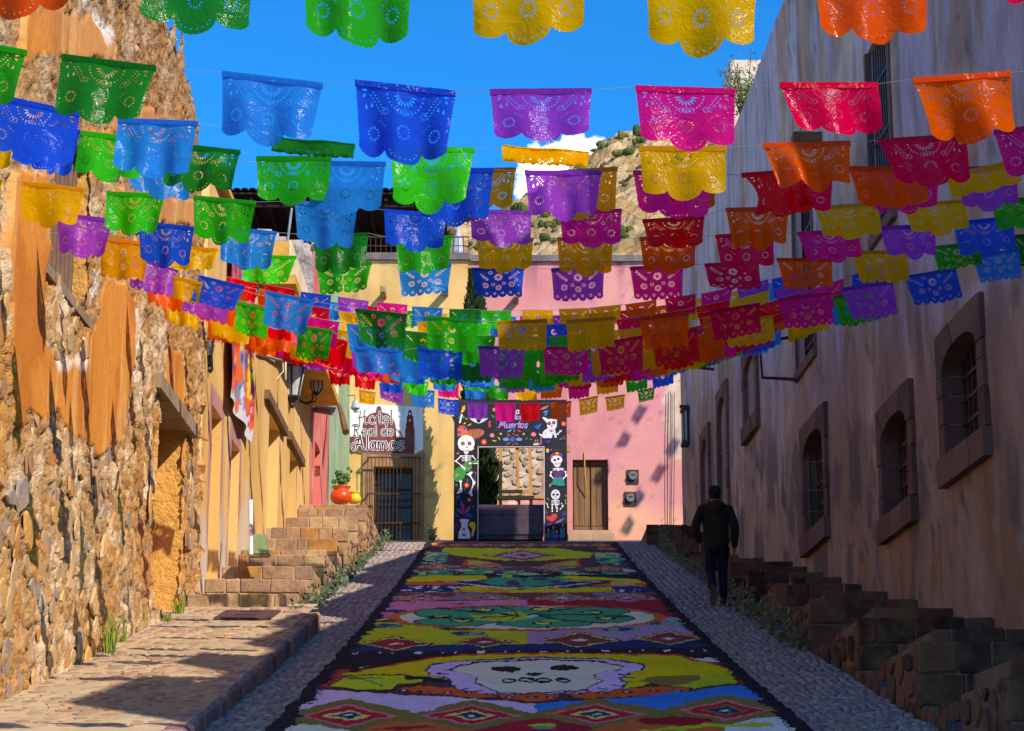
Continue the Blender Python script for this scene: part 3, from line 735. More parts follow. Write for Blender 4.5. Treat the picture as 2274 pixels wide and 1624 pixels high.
# ================================================================ LEFT: the painted row houses
m_paint = mat('limewash', None, lin(214, 180, 120), 1.6, .92, .3, 24, stretch=(1, 1, .4), src='attr', amt=.18, dirt=.3)
bY = thing('house', 'low ochre yellow house with purple edged blind doorways beside the ruined wall', 'house', LF.w(20, 4, -1))
YD = [(13.1, 14.25, 3.6, 6.28, .28), (15.45, 16.55, 3.8, 6.22, .28), (20.7, 22.6, 4.3, 7.72, .30), (24.6, 26.2, 5.0, 7.78, .30)]
YEL, GREYP, OCH, PUR = A3(216, 178, 114), A3(190, 178, 166), A3(214, 162, 58), A3(164, 106, 124)
def colY(U, V):
    n = fbm(U * 1.1, V * .35, 201, 4); n2 = fbm(U * 3, V * .8, 205, 4)
    base = zr(17.5 + U); h = V - base
    c = YEL + (A3(206, 162, 92) - YEL) * ramp(n, .4, .65)[..., None]
    g = ramp(1.25 + (n - .5) * 3.0 - h, 0, .35) * ramp(18.6 - U, 0, 1.2)
    c = c + (GREYP - c) * (g * .85)[..., None]
    for a, b, c0, d, e in YD[:2]:
        f = ((U > a - .22) & (U < b + .22) & (V < d + .30) & ~((U > a) & (U < b) & (V < d))).astype(float) * ramp(V + (n2 - .5) * 2.5, d - 2.0, d - 1.2)
        c = c + (PUR - c) * (f * .85)[..., None]
    return c * (1 - .22 * ramp(n2, .58, .75))[..., None]
wall('wall', LF, 12.05, 29.0, 1.5, 9.5, m_paint, bY, YD, .12, .02, .9, colY, None, 21, stepv=.1)
mb = MB(); mb.cur = lin(232, 198, 130)
mb.add([LF.w(12.05, 1.5, 0.01), LF.w(12.05, 9.5, 0.01), LF.w(12.05, 9.5, -3), LF.w(12.05, 1.5, -3)], [(0, 1, 2, 3)]); mb.build('side_wall', m_paint, bY)
def panel_col(k):
    def f(U, V):
        n = fbm(U * 1.5, V * .8, 211 + k, 4)
        top = ramp(V + (n - .5) * 1.4, YD[k][3] - 1.25, YD[k][3] - .95) if k < 2 else 1 + 0 * U
        base = OCH if k < 2 else A3(226, 188, 112)
        c = GREYP + (base - GREYP) * top[..., None]
        return c * (1 - .2 * ramp(fbm(U * 3, V * 3, 217, 3), .55, .7))[..., None]
    return f
for k, h in enumerate(YD): recess(LF, h, panel_col(k), bY, 'blind_door', m_paint, 231 + k)
for (a, b, v) in ((19.75, 23.3, 7.84), (23.9, 27.0, 7.9)):
    LF.box(MB(), a, b, v - .10, v + .06, -.2, .10).build('lintel', m_wood, bY)
# cornice slab with its deep soffit
m_cor = mat('cornice_paint', lin(206, 160, 78), lin(176, 128, 56), 2, .9, .4, 22)
mb = MB(); LF.box(mb, 18.6, 29.0, 9.50, 9.66, -.4, .62); LF.box(mb, 18.6, 29.0, 9.66, 10.25, -.4, .50); mb.build('cornice', m_cor, bY)
m_fas = mat('cornice_face', lin(228, 206, 170), lin(196, 170, 130), 2.5, .9, .5, 20)
LF.box(MB(), 29.002, 29.06, 9.52, 10.25, -.4, .60).build('cornice_end', m_fas, bY); LF.box(MB(), 18.6, 29.0, 9.64, 10.27, .503, .53).build('fascia', m_fas, bY)
LF.box(MB(), 12.0, 29, 9.51, 9.6, -3.2, .12).build('roof', m_cor, bY)

def row_house(name, label, u0, u1, top, colr, holes, seed):
    b = thing('house', label, 'house', LF.w((u0 + u1) / 2, 6, -1))
    base = A3(*colr)
    def col(U, V):
        n = fbm(U * 1.4, V * .3, seed, 4); n2 = fbm(U * 4, V * 1, seed + 4, 4)
        c = base * (1 - .18 * ramp(n, .45, .65))[..., None]; return c + (A3(226, 206, 190) - c) * (ramp(n2, .66, .76) * .35)[..., None]
    wall('wall', LF, u0, u1, 3, 14.2, m_paint, b, holes, .14, .015, .9, col, top, seed, stepv=.12)
    for k, h in enumerate(holes): recess(LF, h, lambda U, V: col(U, V) * .82, b, 'door', m_paint, seed + 9 + k)
    return b
bRd = row_house('house', 'narrow faded pink red house between the yellow cornice and the green house', 29.02, 34.3, lambda U: 13.1 + 0 * U - .12 * np.maximum(U - 32, 0), (206, 100, 96), [(30.4, 31.9, 6.2, 9.0, .3)], 301)
bGn = row_house('house', 'narrow sage green house in the corner next to the hotel sign', 34.3, 41.6, lambda U: 14.1 - .42 * np.maximum(U - 38.5, 0), (134, 172, 132), [(36.2, 37.0, 7.6, 8.7, .2)], 321)
# rough stone gable rising over the yellow roof
m_gab = mat('gable_stone', lin(176, 164, 156), lin(136, 122, 116), 1.6, .95, .9, 8, dist=.06)
gx_ = np.linspace(-10.5, -4.36, 80); gz_ = np.linspace(8.5, 13.6, 70); GXX, GZZ = np.meshgrid(gx_, gz_)
GD = 46.45 + (fbm(GXX * 1.2, GZZ * 1.2, 341, 4) - .5) * .5 + (np.abs(fbm(GXX * .8, GZZ * .8, 345, 3) - .5) < .02) * .16
gtop = 13.25 + (fbm(GXX * 1.1, 0 * GXX, 347, 3) - .5) * .5 - .22 * np.maximum(-GXX - 6.3, 0)
grid_obj('stone_gable', np.stack([GXX, GD, GZZ], -1), m_gab, bRd, None, GZZ[:-1, :-1] > gtop[:-1, :-1], smooth=False)
MB().box(-10.5, -4.80, 46.7, 59, 8, 12.95).build('roof', m_grey, bRd)

# ================================================================ STAIRS
m_step = mat('step_stone', None, lin(120, 92, 66), 4.5, .9, .8, 22, src='obj', amt=.65, dirt=.55)
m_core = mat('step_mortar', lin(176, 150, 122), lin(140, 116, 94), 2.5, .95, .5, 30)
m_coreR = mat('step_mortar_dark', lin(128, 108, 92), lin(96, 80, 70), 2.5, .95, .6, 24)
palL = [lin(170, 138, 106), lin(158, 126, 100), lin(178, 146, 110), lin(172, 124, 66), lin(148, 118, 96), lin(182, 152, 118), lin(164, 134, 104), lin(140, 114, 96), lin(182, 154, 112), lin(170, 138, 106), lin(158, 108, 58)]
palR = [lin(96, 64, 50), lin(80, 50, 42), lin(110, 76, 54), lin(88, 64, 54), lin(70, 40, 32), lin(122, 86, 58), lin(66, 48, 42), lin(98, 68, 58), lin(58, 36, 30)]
def stairs(label, steps, xin, xwall, sgn, pal, core_m, nside, seed):
    """steps: (Y, top z, x of the inner end). sgn +1: the wall lies at +X"""
    st = thing('stone_stair', label, 'stairs', (xin, steps[0][0], zr(steps[0][0])))
    r = random.Random(seed); mb = MB(); prev = None
    steps = sorted(steps); n = len(steps)
    for i, (Y, z, xi) in enumerate(steps):
        Y2 = steps[i + 1][0] if i + 1 < n else Y + 12
        xw = xwall(Y2); a, b = sorted((xi + sgn * .03, xw + sgn * .1)); zb = min(zr(Y), z) - .5
        mb.box(a, b, Y + .013, Y2 + .03, zb, z - .012)
        zlow = max([q[1] for q in steps if q[0] < Y - .01 and (q[2] - xi) * sgn <= .02] + [zr(Y) - .05]); zlow = min(zlow, z - .1)
        x = xi; k = 0; rows = max(1, round((z - zlow) / .27)); hh = (z - zlow) / rows
        for rr in range(rows):
            x = xi
            while abs(xwall(Y) - x) > .08 and (xwall(Y) - x) * sgn > 0:
                w_ = min(r.uniform(.16, .52), abs(xwall(Y) - x)); w_ = abs(xwall(Y) - x) if abs(xwall(Y) - x) - w_ < .14 else w_
                stone('stone', (x + sgn * w_ / 2, Y + .07 + r.uniform(-.012, .012), zlow + hh * (rr + .5)), (w_ - r.uniform(.004, .022), .15, hh - r.uniform(.003, .014)), m_step, st, r.choice(pal), seed * 100 + i * 20 + k + rr * 7, .06, .10)
                x += sgn * w_; k += 1
    mb.build('step_core', core_m, st)
    # stones of the side wall facing the street
    cnt = 0; ms = side_mesh
    for i, (Y, z, xi) in enumerate(steps):
        Y2 = steps[i + 1][0] if i + 1 < n else Y + 8
        if abs(xi - xin) > .3: continue
        Y2 = min([q[0] for q in steps if q[0] > Y + .01 and abs(q[2] - xin) < .3] + [Y + 8])
        y = Y
        while y < Y2 and cnt < nside:
            zb = zr(y) - .05; zz = zb; L = r.uniform(.24, .5)
            while zz < z - .08 and cnt < nside:
                h_ = min(r.uniform(.16, .34), z - zz - .01)
                o = bpy.data.objects.new('side_stone', r.choice(ms)); o.location = (xi - sgn * (-.022), y + L / 2, zz + h_ / 2 - .0)
                o.rotation_euler = (0, R(-90) * sgn, 0); o.scale = (h_ / 2 * .98, L / 2 * .98, r.uniform(.009, .018)); link(o, st); o.color = r.choice(pal)
                zz += h_ + .015; cnt += 1
            y += L + .02
    return st
side_mesh = [dome_mesh('side_stone', 300 + k, 8, 1.0, .92, m_step) for k in range(8)]
lwX = lambda Y: LF.w(Y - 17.5, 0, 0).x
hs_ = [.43, .50, .57, .64, .70, .78, .86, .94, 1.02, 1.08]
ys_ = [1318, 1285, 1257, 1231, 1221, 1195, 1171, 1148, 1128, 1121]
stL = []; lastY = 28.3
for h, yy in zip(hs_, ys_):
    P = onroad(600, yy, h, lo=26); Y = max(P.y, lastY + .34); d = ray(600, yy); stL.append((Y, d.z / d.y * Y, -2.95)); lastY = Y
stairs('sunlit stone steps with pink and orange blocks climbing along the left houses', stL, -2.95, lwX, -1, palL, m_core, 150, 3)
rwX = lambda Y: RF.w(Y - 21.5, 0, 0).x
stR = []
prs = [(2230, 1501), (2036.6, 1423), (1906.6, 1371), (1797, 1329.5), (1717.4, 1296.3), (1661, 1269), (1618, 1247)]
for x, y in prs:
    P = atX(x, y, 3.36); stR.append((P.y, P.z, 3.36))
stR.append((12.5, stR[0][1] - .62, 3.36))
for x, y, X in ((1531.7, 1232, 3.28), (1499.5, 1198, 3.22), (1435, 1165, 2.98)):
    P = atX(x, y, X); stR.append((P.y, P.z, X))
stR.sort()
inter = []
for (a, b) in zip(stR, stR[1:]):
    if b[1] - a[1] > .3 and b[0] - a[0] > .8: inter.append(((a[0] + b[0]) / 2, (a[1] + b[1]) / 2, max(a[2], b[2]) + .42))
stR_all = stR + inter
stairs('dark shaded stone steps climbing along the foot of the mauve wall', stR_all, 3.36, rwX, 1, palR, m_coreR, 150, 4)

# ================================================================ END OF THE STREET
def plain_col(c1_, c2_, seed):
    a, b = A3(*c1_), A3(*c2_)
    def f(U, V):
        n = fbm(U * .8, V * .8, seed, 4); n2 = fbm(U * 3, V * .6, seed + 3, 4)
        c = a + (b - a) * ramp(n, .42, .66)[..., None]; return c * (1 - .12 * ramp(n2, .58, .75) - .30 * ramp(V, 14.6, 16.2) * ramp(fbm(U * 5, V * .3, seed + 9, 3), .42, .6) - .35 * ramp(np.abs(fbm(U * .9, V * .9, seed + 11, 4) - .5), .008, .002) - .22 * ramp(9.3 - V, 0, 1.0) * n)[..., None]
    return f
bH = thing('house', 'two storey yellow hotel at the end of the street under a dark tiled terrace roof', 'hotel', (-4, 62, 8))
HD = [(-3.78, -2.70, 7.6, 10.35, .35)]
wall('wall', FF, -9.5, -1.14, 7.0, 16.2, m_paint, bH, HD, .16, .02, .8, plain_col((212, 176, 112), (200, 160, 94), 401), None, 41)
m_cop = mat('coping', lin(96, 90, 92), lin(130, 120, 116), 3, .9, .3, 20)
FF.box(MB(), -9.5, -1.16, 16.2, 16.4, -.4, .10).build('coping', m_cop, bH)
MB().box(-9.5, -1.14, 59.7, 72, 8, 16.15).build('roof', m_grey, bH)
m_brown = mat('brown_frame', lin(164, 124, 92), lin(134, 98, 72), 3, .85, .4, 24)
for a, b, c_, d_ in ((-4.09, -3.785, 7.6, 10.35), (-2.695, -2.40, 7.6, 10.35), (-4.09, -2.40, 10.353, 10.72)):
    FF.box(MB(), a, b, c_, d_, -.2, .05).build('door_surround', m_brown, bH)
m_door = mat('dark_door', lin(62, 42, 32), lin(40, 28, 22), 4, .6, .3, 30, stretch=(1, 1, .2))
dr = FF.box(MB(), -3.78, -2.70, 7.6, 10.35, -.34, -.28).build('door', m_door, bH)
m_pane = mat('dark_pane', lin(20, 20, 22), lin(30, 28, 28), 3, .15, 0, 10, spec=.5)
for i in range(2):
    for j in range(4):
        a = -3.70 + i * .53; c_ = 8.35 + j * .48
        FF.box(MB(), a, a + .40, c_, c_ + .40, -.283, -.265).build('pane', m_pane, dr)
gr = thing('iron_grille', 'rusty iron bar grille standing in front of the hotel door', 'grille', FF.w(-3.24, 8.4, .3))
m_rust = mat('rusty_iron', lin(74, 52, 42), lin(48, 36, 32), 6, .7, .3, 40)
for k in range(15):
    u = -3.92 + k * 1.40 / 14; MB().tube([FF.w(u, 8.32, .34), FF.w(u, 10.55, .34)], .011, 5).build('bar', m_rust, gr)
for v in (10.55, 9.55, 8.75):
    mb = MB(); FF.box(mb, -3.94, -2.50, v - .018, v + .018, .325, .36)
    for u in (-3.93, -2.51): FF.box(mb, u - .015, u + .015, v - .016, v + .016, .05, .324)
    mb.build('crossbar', m_rust, gr)
# terrace: tiled lean-to roof, posts, back wall, railing
m_tile = mat('dark_tile', lin(92, 58, 44), lin(66, 42, 34), 4, .9, .5, 20)
m_beam = mat('dark_beam', lin(44, 30, 24), lin(30, 22, 18), 5, .9, .3, 30)
tr = thing('terrace_shelter', 'dark tiled lean-to roof with beams over the hotel roof terrace', 'shelter', (-5, 60, 16.4))
TX0, TX1 = -8.6, -1.95
for k in range(30):
    x = TX0 + .11 + k * (TX1 - TX0 - .2) / 29; prof = []
    mb = MB(); vs = []
    for yy, z in ((59.6, 18.42), (65.5, 17.95)):
        for q in range(7):
            a = math.pi * q / 6; vs.append((x - .115 * math.cos(a), yy, z + .085 * math.sin(a)))
    mb.add(vs, [(q, q + 1, q + 8, q + 7) for q in range(6)]); mb.build('roof_tile', m_tile, tr, smooth=True)
mb = MB(); mb.hexa([(TX0, 59.7, 18.34), (TX1, 59.7, 18.34), (TX1, 65.5, 17.87), (TX0, 65.5, 17.87), (TX0, 59.7, 18.40), (TX1, 59.7, 18.40), (TX1, 65.5, 17.93), (TX0, 65.5, 17.93)]); mb.build('roof_deck', m_beam, tr)
for k in range(14):
    x = TX0 + .2 + k * (TX1 - TX0 - .4) / 13; MB().bar((x, 59.8, 18.24), (x, 65.4, 17.79), .08, .14).build('rafter', m_beam, tr)
for yy, z in ((60.0, 18.10), (62.6, 17.88), (65, 17.7)): MB().bar((TX0, yy, z), (TX1, yy, z), .12, .14).build('beam', m_beam, tr)
for x in (-8.3, -5.2, -2.15): MB().box(x - .07, x + .07, 60.0, 60.14, 16.15, 18.05).build('post', m_beam, tr)
MB().box(TX0, TX1 - .3, 65.0, 65.3, 16.15, 17.9).build('back_wall', mat('dark_red_wall', lin(110, 58, 44), lin(84, 44, 36), 2, .9, .3, 20), tr)
rl = thing('railing', 'thin iron railing along the flat roof edge of the yellow hotel', 'railing', (-3, 59.2, 16.4))
for k in range(34):
    x = -6.0 + k * .145; MB().tube([(x, 59.15, 16.4), (x, 59.15, 16.92)], .010, 4).build('baluster', m_rust, rl)
mb = MB(); mb.bar((-6.0, 59.15, 16.92), (-1.2, 59.15, 16.92), .035); mb.build('handrail', m_rust, rl); MB().bar((-6.0, 59.15, 16.66), (-1.2, 59.15, 16.66), .02).build('midrail', m_rust, rl)
pu = thing('folded_parasol', 'folded pale parasol standing on the hotel terrace behind the railing', 'parasol', (-1.55, 60.4, 16.2))
m_par = mat('parasol_cloth', lin(172, 178, 200), lin(150, 156, 180), 3, .8, .2, 20)
MB().lathe([(.03, 0), (.14, .45), (.16, .6), (.10, 1.0), (.02, 1.35)], (-1.55, 60.4, 16.25), 8).build('canopy', m_par, pu); MB().tube([(-1.55, 60.4, 16.16), (-1.55, 60.4, 16.3)], .03).build('pole', m_iron, pu)
# drain spouts
def spout(x, y, where, L=.75):
    P = at(x, y, 59); o = MB().box(P.x - .07, P.x + .07, 59 - L, 59.05, P.z - .08, P.z + .08).build('drain_spout', m_gwood); tag(o, where, 'spout')
spout(853, 657, 'stubby wooden roof spout sticking out of the yellow hotel wall further left')
spout(990, 652, 'stubby wooden roof spout sticking out of the yellow hotel wall nearer the cypress')
spout(1146, 668, 'stubby wooden roof spout sticking out of the pink house wall')
# pink house
bP = thing('house', 'pink plastered house closing the end of the street with a weathered wooden door', 'house', (2, 62, 8))
PD_ = [(1.66, 2.62, 8.56, 10.55, .32)]
def colP(U, V):
    n = fbm(U * .7, V * .7, 421, 4); n2 = fbm(U * 3, V * .8, 425, 4)
    c = A3(206, 136, 140) + (A3(194, 124, 128) - A3(206, 136, 140)) * ramp(n, .42, .64)[..., None]
    c = c + (A3(232, 170, 140) - c) * (ramp(1.5 - (V - 8.2) + (n - .5) * 1.5, 0, .8) * ramp(U, 1.9, 2.8) * .75)[..., None]
    ex = ramp((fbm(U * 1.6, V * 1.6, 431, 4) - .5) * .5 + np.minimum(np.minimum(U + .42, .86 - U) * 1.4, np.minimum(V - 9.35, 11.2 - V)), -.02, .04)
    ex = np.maximum(ex, ramp((fbm(U * 1.8, V * 1.8, 433, 4) - .5) * .9 + np.minimum((U - 4.32 + .10 * (12.6 - V)) * 1.2, np.minimum(V - 10.6, 13.0 - V)), -.02, .05))
    st = A3(196, 176, 158) * (.6 + .8 * fbm(U * 4, V * 4, 437, 4))[..., None]
    c = c + (st - c) * ex[..., None]
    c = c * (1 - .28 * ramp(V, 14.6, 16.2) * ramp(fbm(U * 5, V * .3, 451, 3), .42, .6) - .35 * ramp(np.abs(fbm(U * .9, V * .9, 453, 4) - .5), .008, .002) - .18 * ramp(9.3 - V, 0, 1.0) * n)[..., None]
    return c * (1 - .10 * ramp(n2, .58, .75))[..., None]
def dP(U, V):
    ex = ramp((fbm(U * 1.6, V * 1.6, 431, 4) - .5) * .5 + np.minimum(np.minimum(U + .42, .86 - U) * 1.4, np.minimum(V - 9.35, 11.2 - V)), -.02, .04)
    return -ex * .07
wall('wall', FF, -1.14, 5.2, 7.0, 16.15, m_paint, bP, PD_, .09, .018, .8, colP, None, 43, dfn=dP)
FF.box(MB(), -1.14, 5.2, 16.15, 16.33, -.4, .10).build('coping', m_cop, bP)
MB().box(-1.14, 5.2, 59.7, 70, 8, 16.1).build('roof', m_grey, bP)
pst = [dome_mesh('stone', 360 + k, 8, 1.0, .78, m_rst) for k in range(6)]
pr = random.Random(31); pls = []
for _ in range(1500):
    u, v, a, b = pr.uniform(-.34, .8), pr.uniform(9.42, 11.1), pr.uniform(.06, .17), pr.uniform(.05, .11)
    if any(((u - p[0]) / (a + p[2])) ** 2 + ((v - p[1]) / (b + p[3])) ** 2 < .95 for p in pls): continue
    pls.append((u, v, a, b)); o = bpy.data.objects.new('stone', pr.choice(pst)); o.location = FF.w(u, v, -.06); o.rotation_euler = (R(90), 0, 0); o.scale = (a, b, .03); link(o, bP)
    o.color = pr.choice([lin(178, 160, 142), lin(160, 142, 124), lin(190, 174, 156), lin(146, 128, 112)])
    if len(pls) > 60: break
m_pdoor = mat('weathered_door', lin(132, 100, 70), lin(88, 66, 48), 5, .85, .5, 36, stretch=(1, 1, .12))
for k, (a, b) in enumerate(((1.67, 2.13), (2.15, 2.61))):
    lf = FF.box(MB(), a, b, 8.62, 10.54, -.26, -.20).build('door_leaf', m_pdoor, bP)
    for q in range(3):
        x = a + .02 + q * .147; FF.box(MB(), x, x + .135, 8.75, 10.40, -.20, -.178).build('plank', m_pdoor, lf)
    for v in (8.64, 10.42): FF.box(MB(), a + .01, b - .01, v, v + .09, -.20, -.165).build('rail', m_pdoor, lf)
for k, (a, b, c_, d_) in enumerate(((1.52, 2.2, 8.36, 8.5), (2.2, 2.78, 8.34, 8.48), (1.60, 2.70, 8.5, 8.58))):
    FF.box(MB(), a, b - .01, c_ - .1, d_, -.2, .30 - .1 * (k == 2)).build('doorstep', m_core, bP)
mb = MB(); mb.tube([FF.w(1.98, 10.75, .03), FF.w(1.99, 10.1, .05), FF.w(2.06, 9.6, -.1)], .016, 5); mb.build('white_conduit', m_cor, bP)
m_dial = mat('meter_dial', lin(112, 116, 112), lin(84, 88, 86), 9, .3, .05, 30, spec=.5)
m_mbox = mat('meter_box', lin(70, 62, 60), lin(46, 42, 42), 5, .7, .3, 30)
for (x, y, lab, rot) in ((1405.5, 1059, 'upper electricity meter in a rough cut recess on the pink wall', 0), (1400, 1108, 'lower electricity meter in a square box on the pink wall', 1)):
    P = at(x, y, 58.98); mt = thing('electric_meter', lab, 'meter', (P.x, 58.98, P.z), 'electricity meters on the pink wall')
    FF.box(MB(), P.x - .16, P.x + .16, P.z - .19, P.z + .19, -.02, .05).build('back_box', m_mbox, mt)
    mb = MB(); mb.add([FF.w(P.x + .115 * math.cos(a), P.z + .02 + .115 * math.sin(a), d_) for d_ in (.05, .13) for a in [2 * math.pi * q / 16 for q in range(16)]], [(q, (q + 1) % 16, 16 + (q + 1) % 16, 16 + q) for q in range(16)] + [tuple(range(16, 32))]); mb.build('glass_dial', m_dial, mt)
    FF.box(MB(), P.x - .05, P.x + .05, P.z + .02, P.z + .06, .13, .14).build('counter', m_iron, mt)
for k, (x, lab) in enumerate(((1484, 'leftmost thin black cable running down the pink wall corner'), (1489, 'middle thin black cable running down the pink wall corner'), (1497, 'rightmost thin black cable running down the pink wall corner'))):
    T, B = at(x, 870, 58.93), at(x - 2, 1190, 58.93)
    tag(MB().tube([T, T.lerp(B, .4) + Vector((.02 * (k - 1), 0, 0)), B], .010, 5).build('cable', m_iron), lab, 'cable')
# strip of a further yellow wall in the side street
fw = MB(); fw.cur = lin(238, 210, 140); fw.box(4.6, 16, 62.5, 63, 7, 14.5); fo = thing('house', 'sliver of a pale yellow house glimpsed past the shaded corner', 'house', (8, 62, 8)); fw.build('wall', m_paint, fo)

# cypress between portal and hotel
cyp = thing('cypress_tree', 'slim dark green column cypress behind the painted portal', 'tree', (-.92, 57.6, zr(57.6)))
m_cyp = mat('cypress_leaf', lin(46, 68, 34), lin(28, 44, 24), 3, .9, .3, 10, obj=True); m_bark = mat('bark', lin(96, 76, 58), lin(70, 54, 42), 6, .95, .6, 20)
MB().tube([(-.82, 57, zr(57) - .2), (-.9, 57, 12), (-1.0, 57, 14.6)], [.14, .09, .02], 7).build('trunk', m_bark, cyp)
cr_ = random.Random(12); mb = MB()
for k in range(15000):
    h = cr_.random() ** .8; z = zr(57) + .25 + h * 6.9; rr = (.42 if h < .5 else .42 - (h - .5) * .72) * (.75 + .5 * cr_.random()) * (.8 + .35 * math.sin(z * 2.1) ** 2)
    if h < .1: rr *= .5 + 5 * h
    a = cr_.uniform(0, 6.28); c0 = Vector((-.80 - .22 * h + rr * math.cos(a) * cr_.uniform(.35, 1), 57.0 + rr * .9 * math.sin(a) * cr_.uniform(.35, 1), z))
    d = Vector((math.cos(a) * .5, math.sin(a) * .5, 1)).normalized(); s_ = d.cross(Vector((cr_.uniform(-1, 1), cr_.uniform(-1, 1), .1))).normalized(); L = cr_.uniform(.12, .28)
    mb.add([c0 - s_ * .04, c0 + s_ * .04, c0 + d * L + s_ * .018, c0 + d * L - s_ * .018], [(0, 1, 2, 3)])
mb.build('crown', m_cyp, cyp)['kind'] = 'stuff'
# bush on the roof of the shaded house
bp = atX(1660, 205, 5.2 if False else 4.75); bx, by, bz = px0 + 1.5, 44.6, at(1655, 235, 44.6).z
bx = at(1655, 235, 44.6).x
bush = thing('roof_bush', 'wispy green bush growing on the roof edge of the shaded house', 'bush', (bx, by, bz))
m_bushl = mat('bush_leaf', lin(104, 118, 58), lin(70, 84, 40), 4, .9, .2, 10, obj=True)
mb = MB(); mt_ = MB()
for k in range(16):
    a = cr_.uniform(0, 6.28); tip = Vector((bx + math.cos(a) * cr_.uniform(.1, .55), by + math.sin(a) * .5, bz + cr_.uniform(.3, 1.15))); b0 = Vector((bx, by, bz - .5))
    mt_.tube([b0, b0.lerp(tip, .5) + Vector((0, 0, .1)), tip], [.02, .012, .004], 4)
    for q in range(60):
        p = b0.lerp(tip, cr_.uniform(.35, 1.0)) + Vector((cr_.gauss(0, .07), cr_.gauss(0, .07), cr_.gauss(0, .07))); d = Vector((cr_.uniform(-1, 1), cr_.uniform(-1, 1), cr_.uniform(0, 1))).normalized(); s_ = d.cross(Vector((0, 1, .2))).normalized() * .014
        mb.add([p - s_, p + s_, p + d * .09], [(0, 1, 2)])
mt_.build('stem', m_bark, bush); mb.build('foliage', m_bushl, bush)
# ================================================================ painted flat work on boards
class Paint:
    def __init__(s, fr, tf, d0): s.fr, s.tf, s.d, s.mb = fr, tf, d0, MB()
    def uv(s, x, y): return s.fr.px(*s.tf(x, y))
    def poly(s, pts, c):
        s.d += .0003; s.mb.cur = c; s.mb.add([s.fr.w(*s.uv(*p), s.d) for p in pts], [tuple(range(len(pts)))]); return s
    def ell(s, cx, cy, rx, ry, c, n=22, rot=0, a0=0, a1=360):
        ca, sa = math.cos(R(rot)), math.sin(R(rot)); k = n if a1 - a0 >= 360 else n + 1
        P = []
        for i in range(k):
            t = R(a0 + (a1 - a0) * i / n); x, y = rx * math.cos(t), ry * math.sin(t); P.append((cx + x * ca - y * sa, cy + x * sa + y * ca))
        return s.poly(P, c)
    def line(s, pts, w, c, w2=None):
        n = len(pts); w2 = w if w2 is None else w2; s.d += .0003; s.mb.cur = c
        Lf, Rt = [], []
        for i in range(n):
            a, b = pts[max(i - 1, 0)], pts[min(i + 1, n - 1)]; dx, dy = b[0] - a[0], b[1] - a[1]; l = math.hypot(dx, dy) or 1
            ww = (w + (w2 - w) * i / max(n - 1, 1)) / 2; nx, ny = -dy / l * ww, dx / l * ww
            Lf.append((pts[i][0] + nx, pts[i][1] + ny)); Rt.append((pts[i][0] - nx, pts[i][1] - ny))
        vs = [s.fr.w(*s.uv(*p), s.d) for p in Lf + Rt]; s.mb.add(vs, [(i, i + 1, n + i + 1, n + i) for i in range(n - 1)])
        for p, q in ((pts[0], w), (pts[-1], w2)):
            if q > 2.5:
                s.mb.add([s.fr.w(*s.uv(p[0] + q / 2 * math.cos(t * .7854), p[1] + q / 2 * math.sin(t * .7854)), s.d) for t in range(8)], [tuple(range(8))])
        return s
    def petals(s, cx, cy, r0, r1, n, wd, c, a0=0):
        for i in range(n):
            a = R(a0 + 360 * i / n); x, y = cx + (r0 + r1) / 2 * math.cos(a), cy + (r0 + r1) / 2 * math.sin(a); s.ell(x, y, (r1 - r0) / 2, wd, c, 10, math.degrees(a))
        return s
    def leaf(s, x0, y0, x1, y1, w, c):
        dx, dy = x1 - x0, y1 - y0; l = math.hypot(dx, dy); nx, ny = -dy / l * w, dx / l * w
        return s.poly([(x0, y0), (x0 + dx * .3 + nx * .8, y0 + dy * .3 + ny * .8), (x0 + dx * .6 + nx, y0 + dy * .6 + ny), (x1, y1), (x0 + dx * .6 - nx * .5, y0 + dy * .6 - ny * .5), (x0 + dx * .3 - nx * .6, y0 + dy * .3 - ny * .6)], c)
    def bone(s, a, b, w, c):
        s.line([a, b], w, c)
        for p in (a, b): s.ell(p[0] - w * .5, p[1], w * .75, w * .75, c, 10); s.ell(p[0] + w * .5, p[1], w * .75, w * .75, c, 10)
        return s
    def done(s, name, m, parent): return s.mb.build(name, m, parent)
def arc(cx, cy, rx, ry, a0, a1, n=10): return [(cx + rx * math.cos(R(a0 + (a1 - a0) * i / n)), cy + ry * math.sin(R(a0 + (a1 - a0) * i / n))) for i in range(n + 1)]
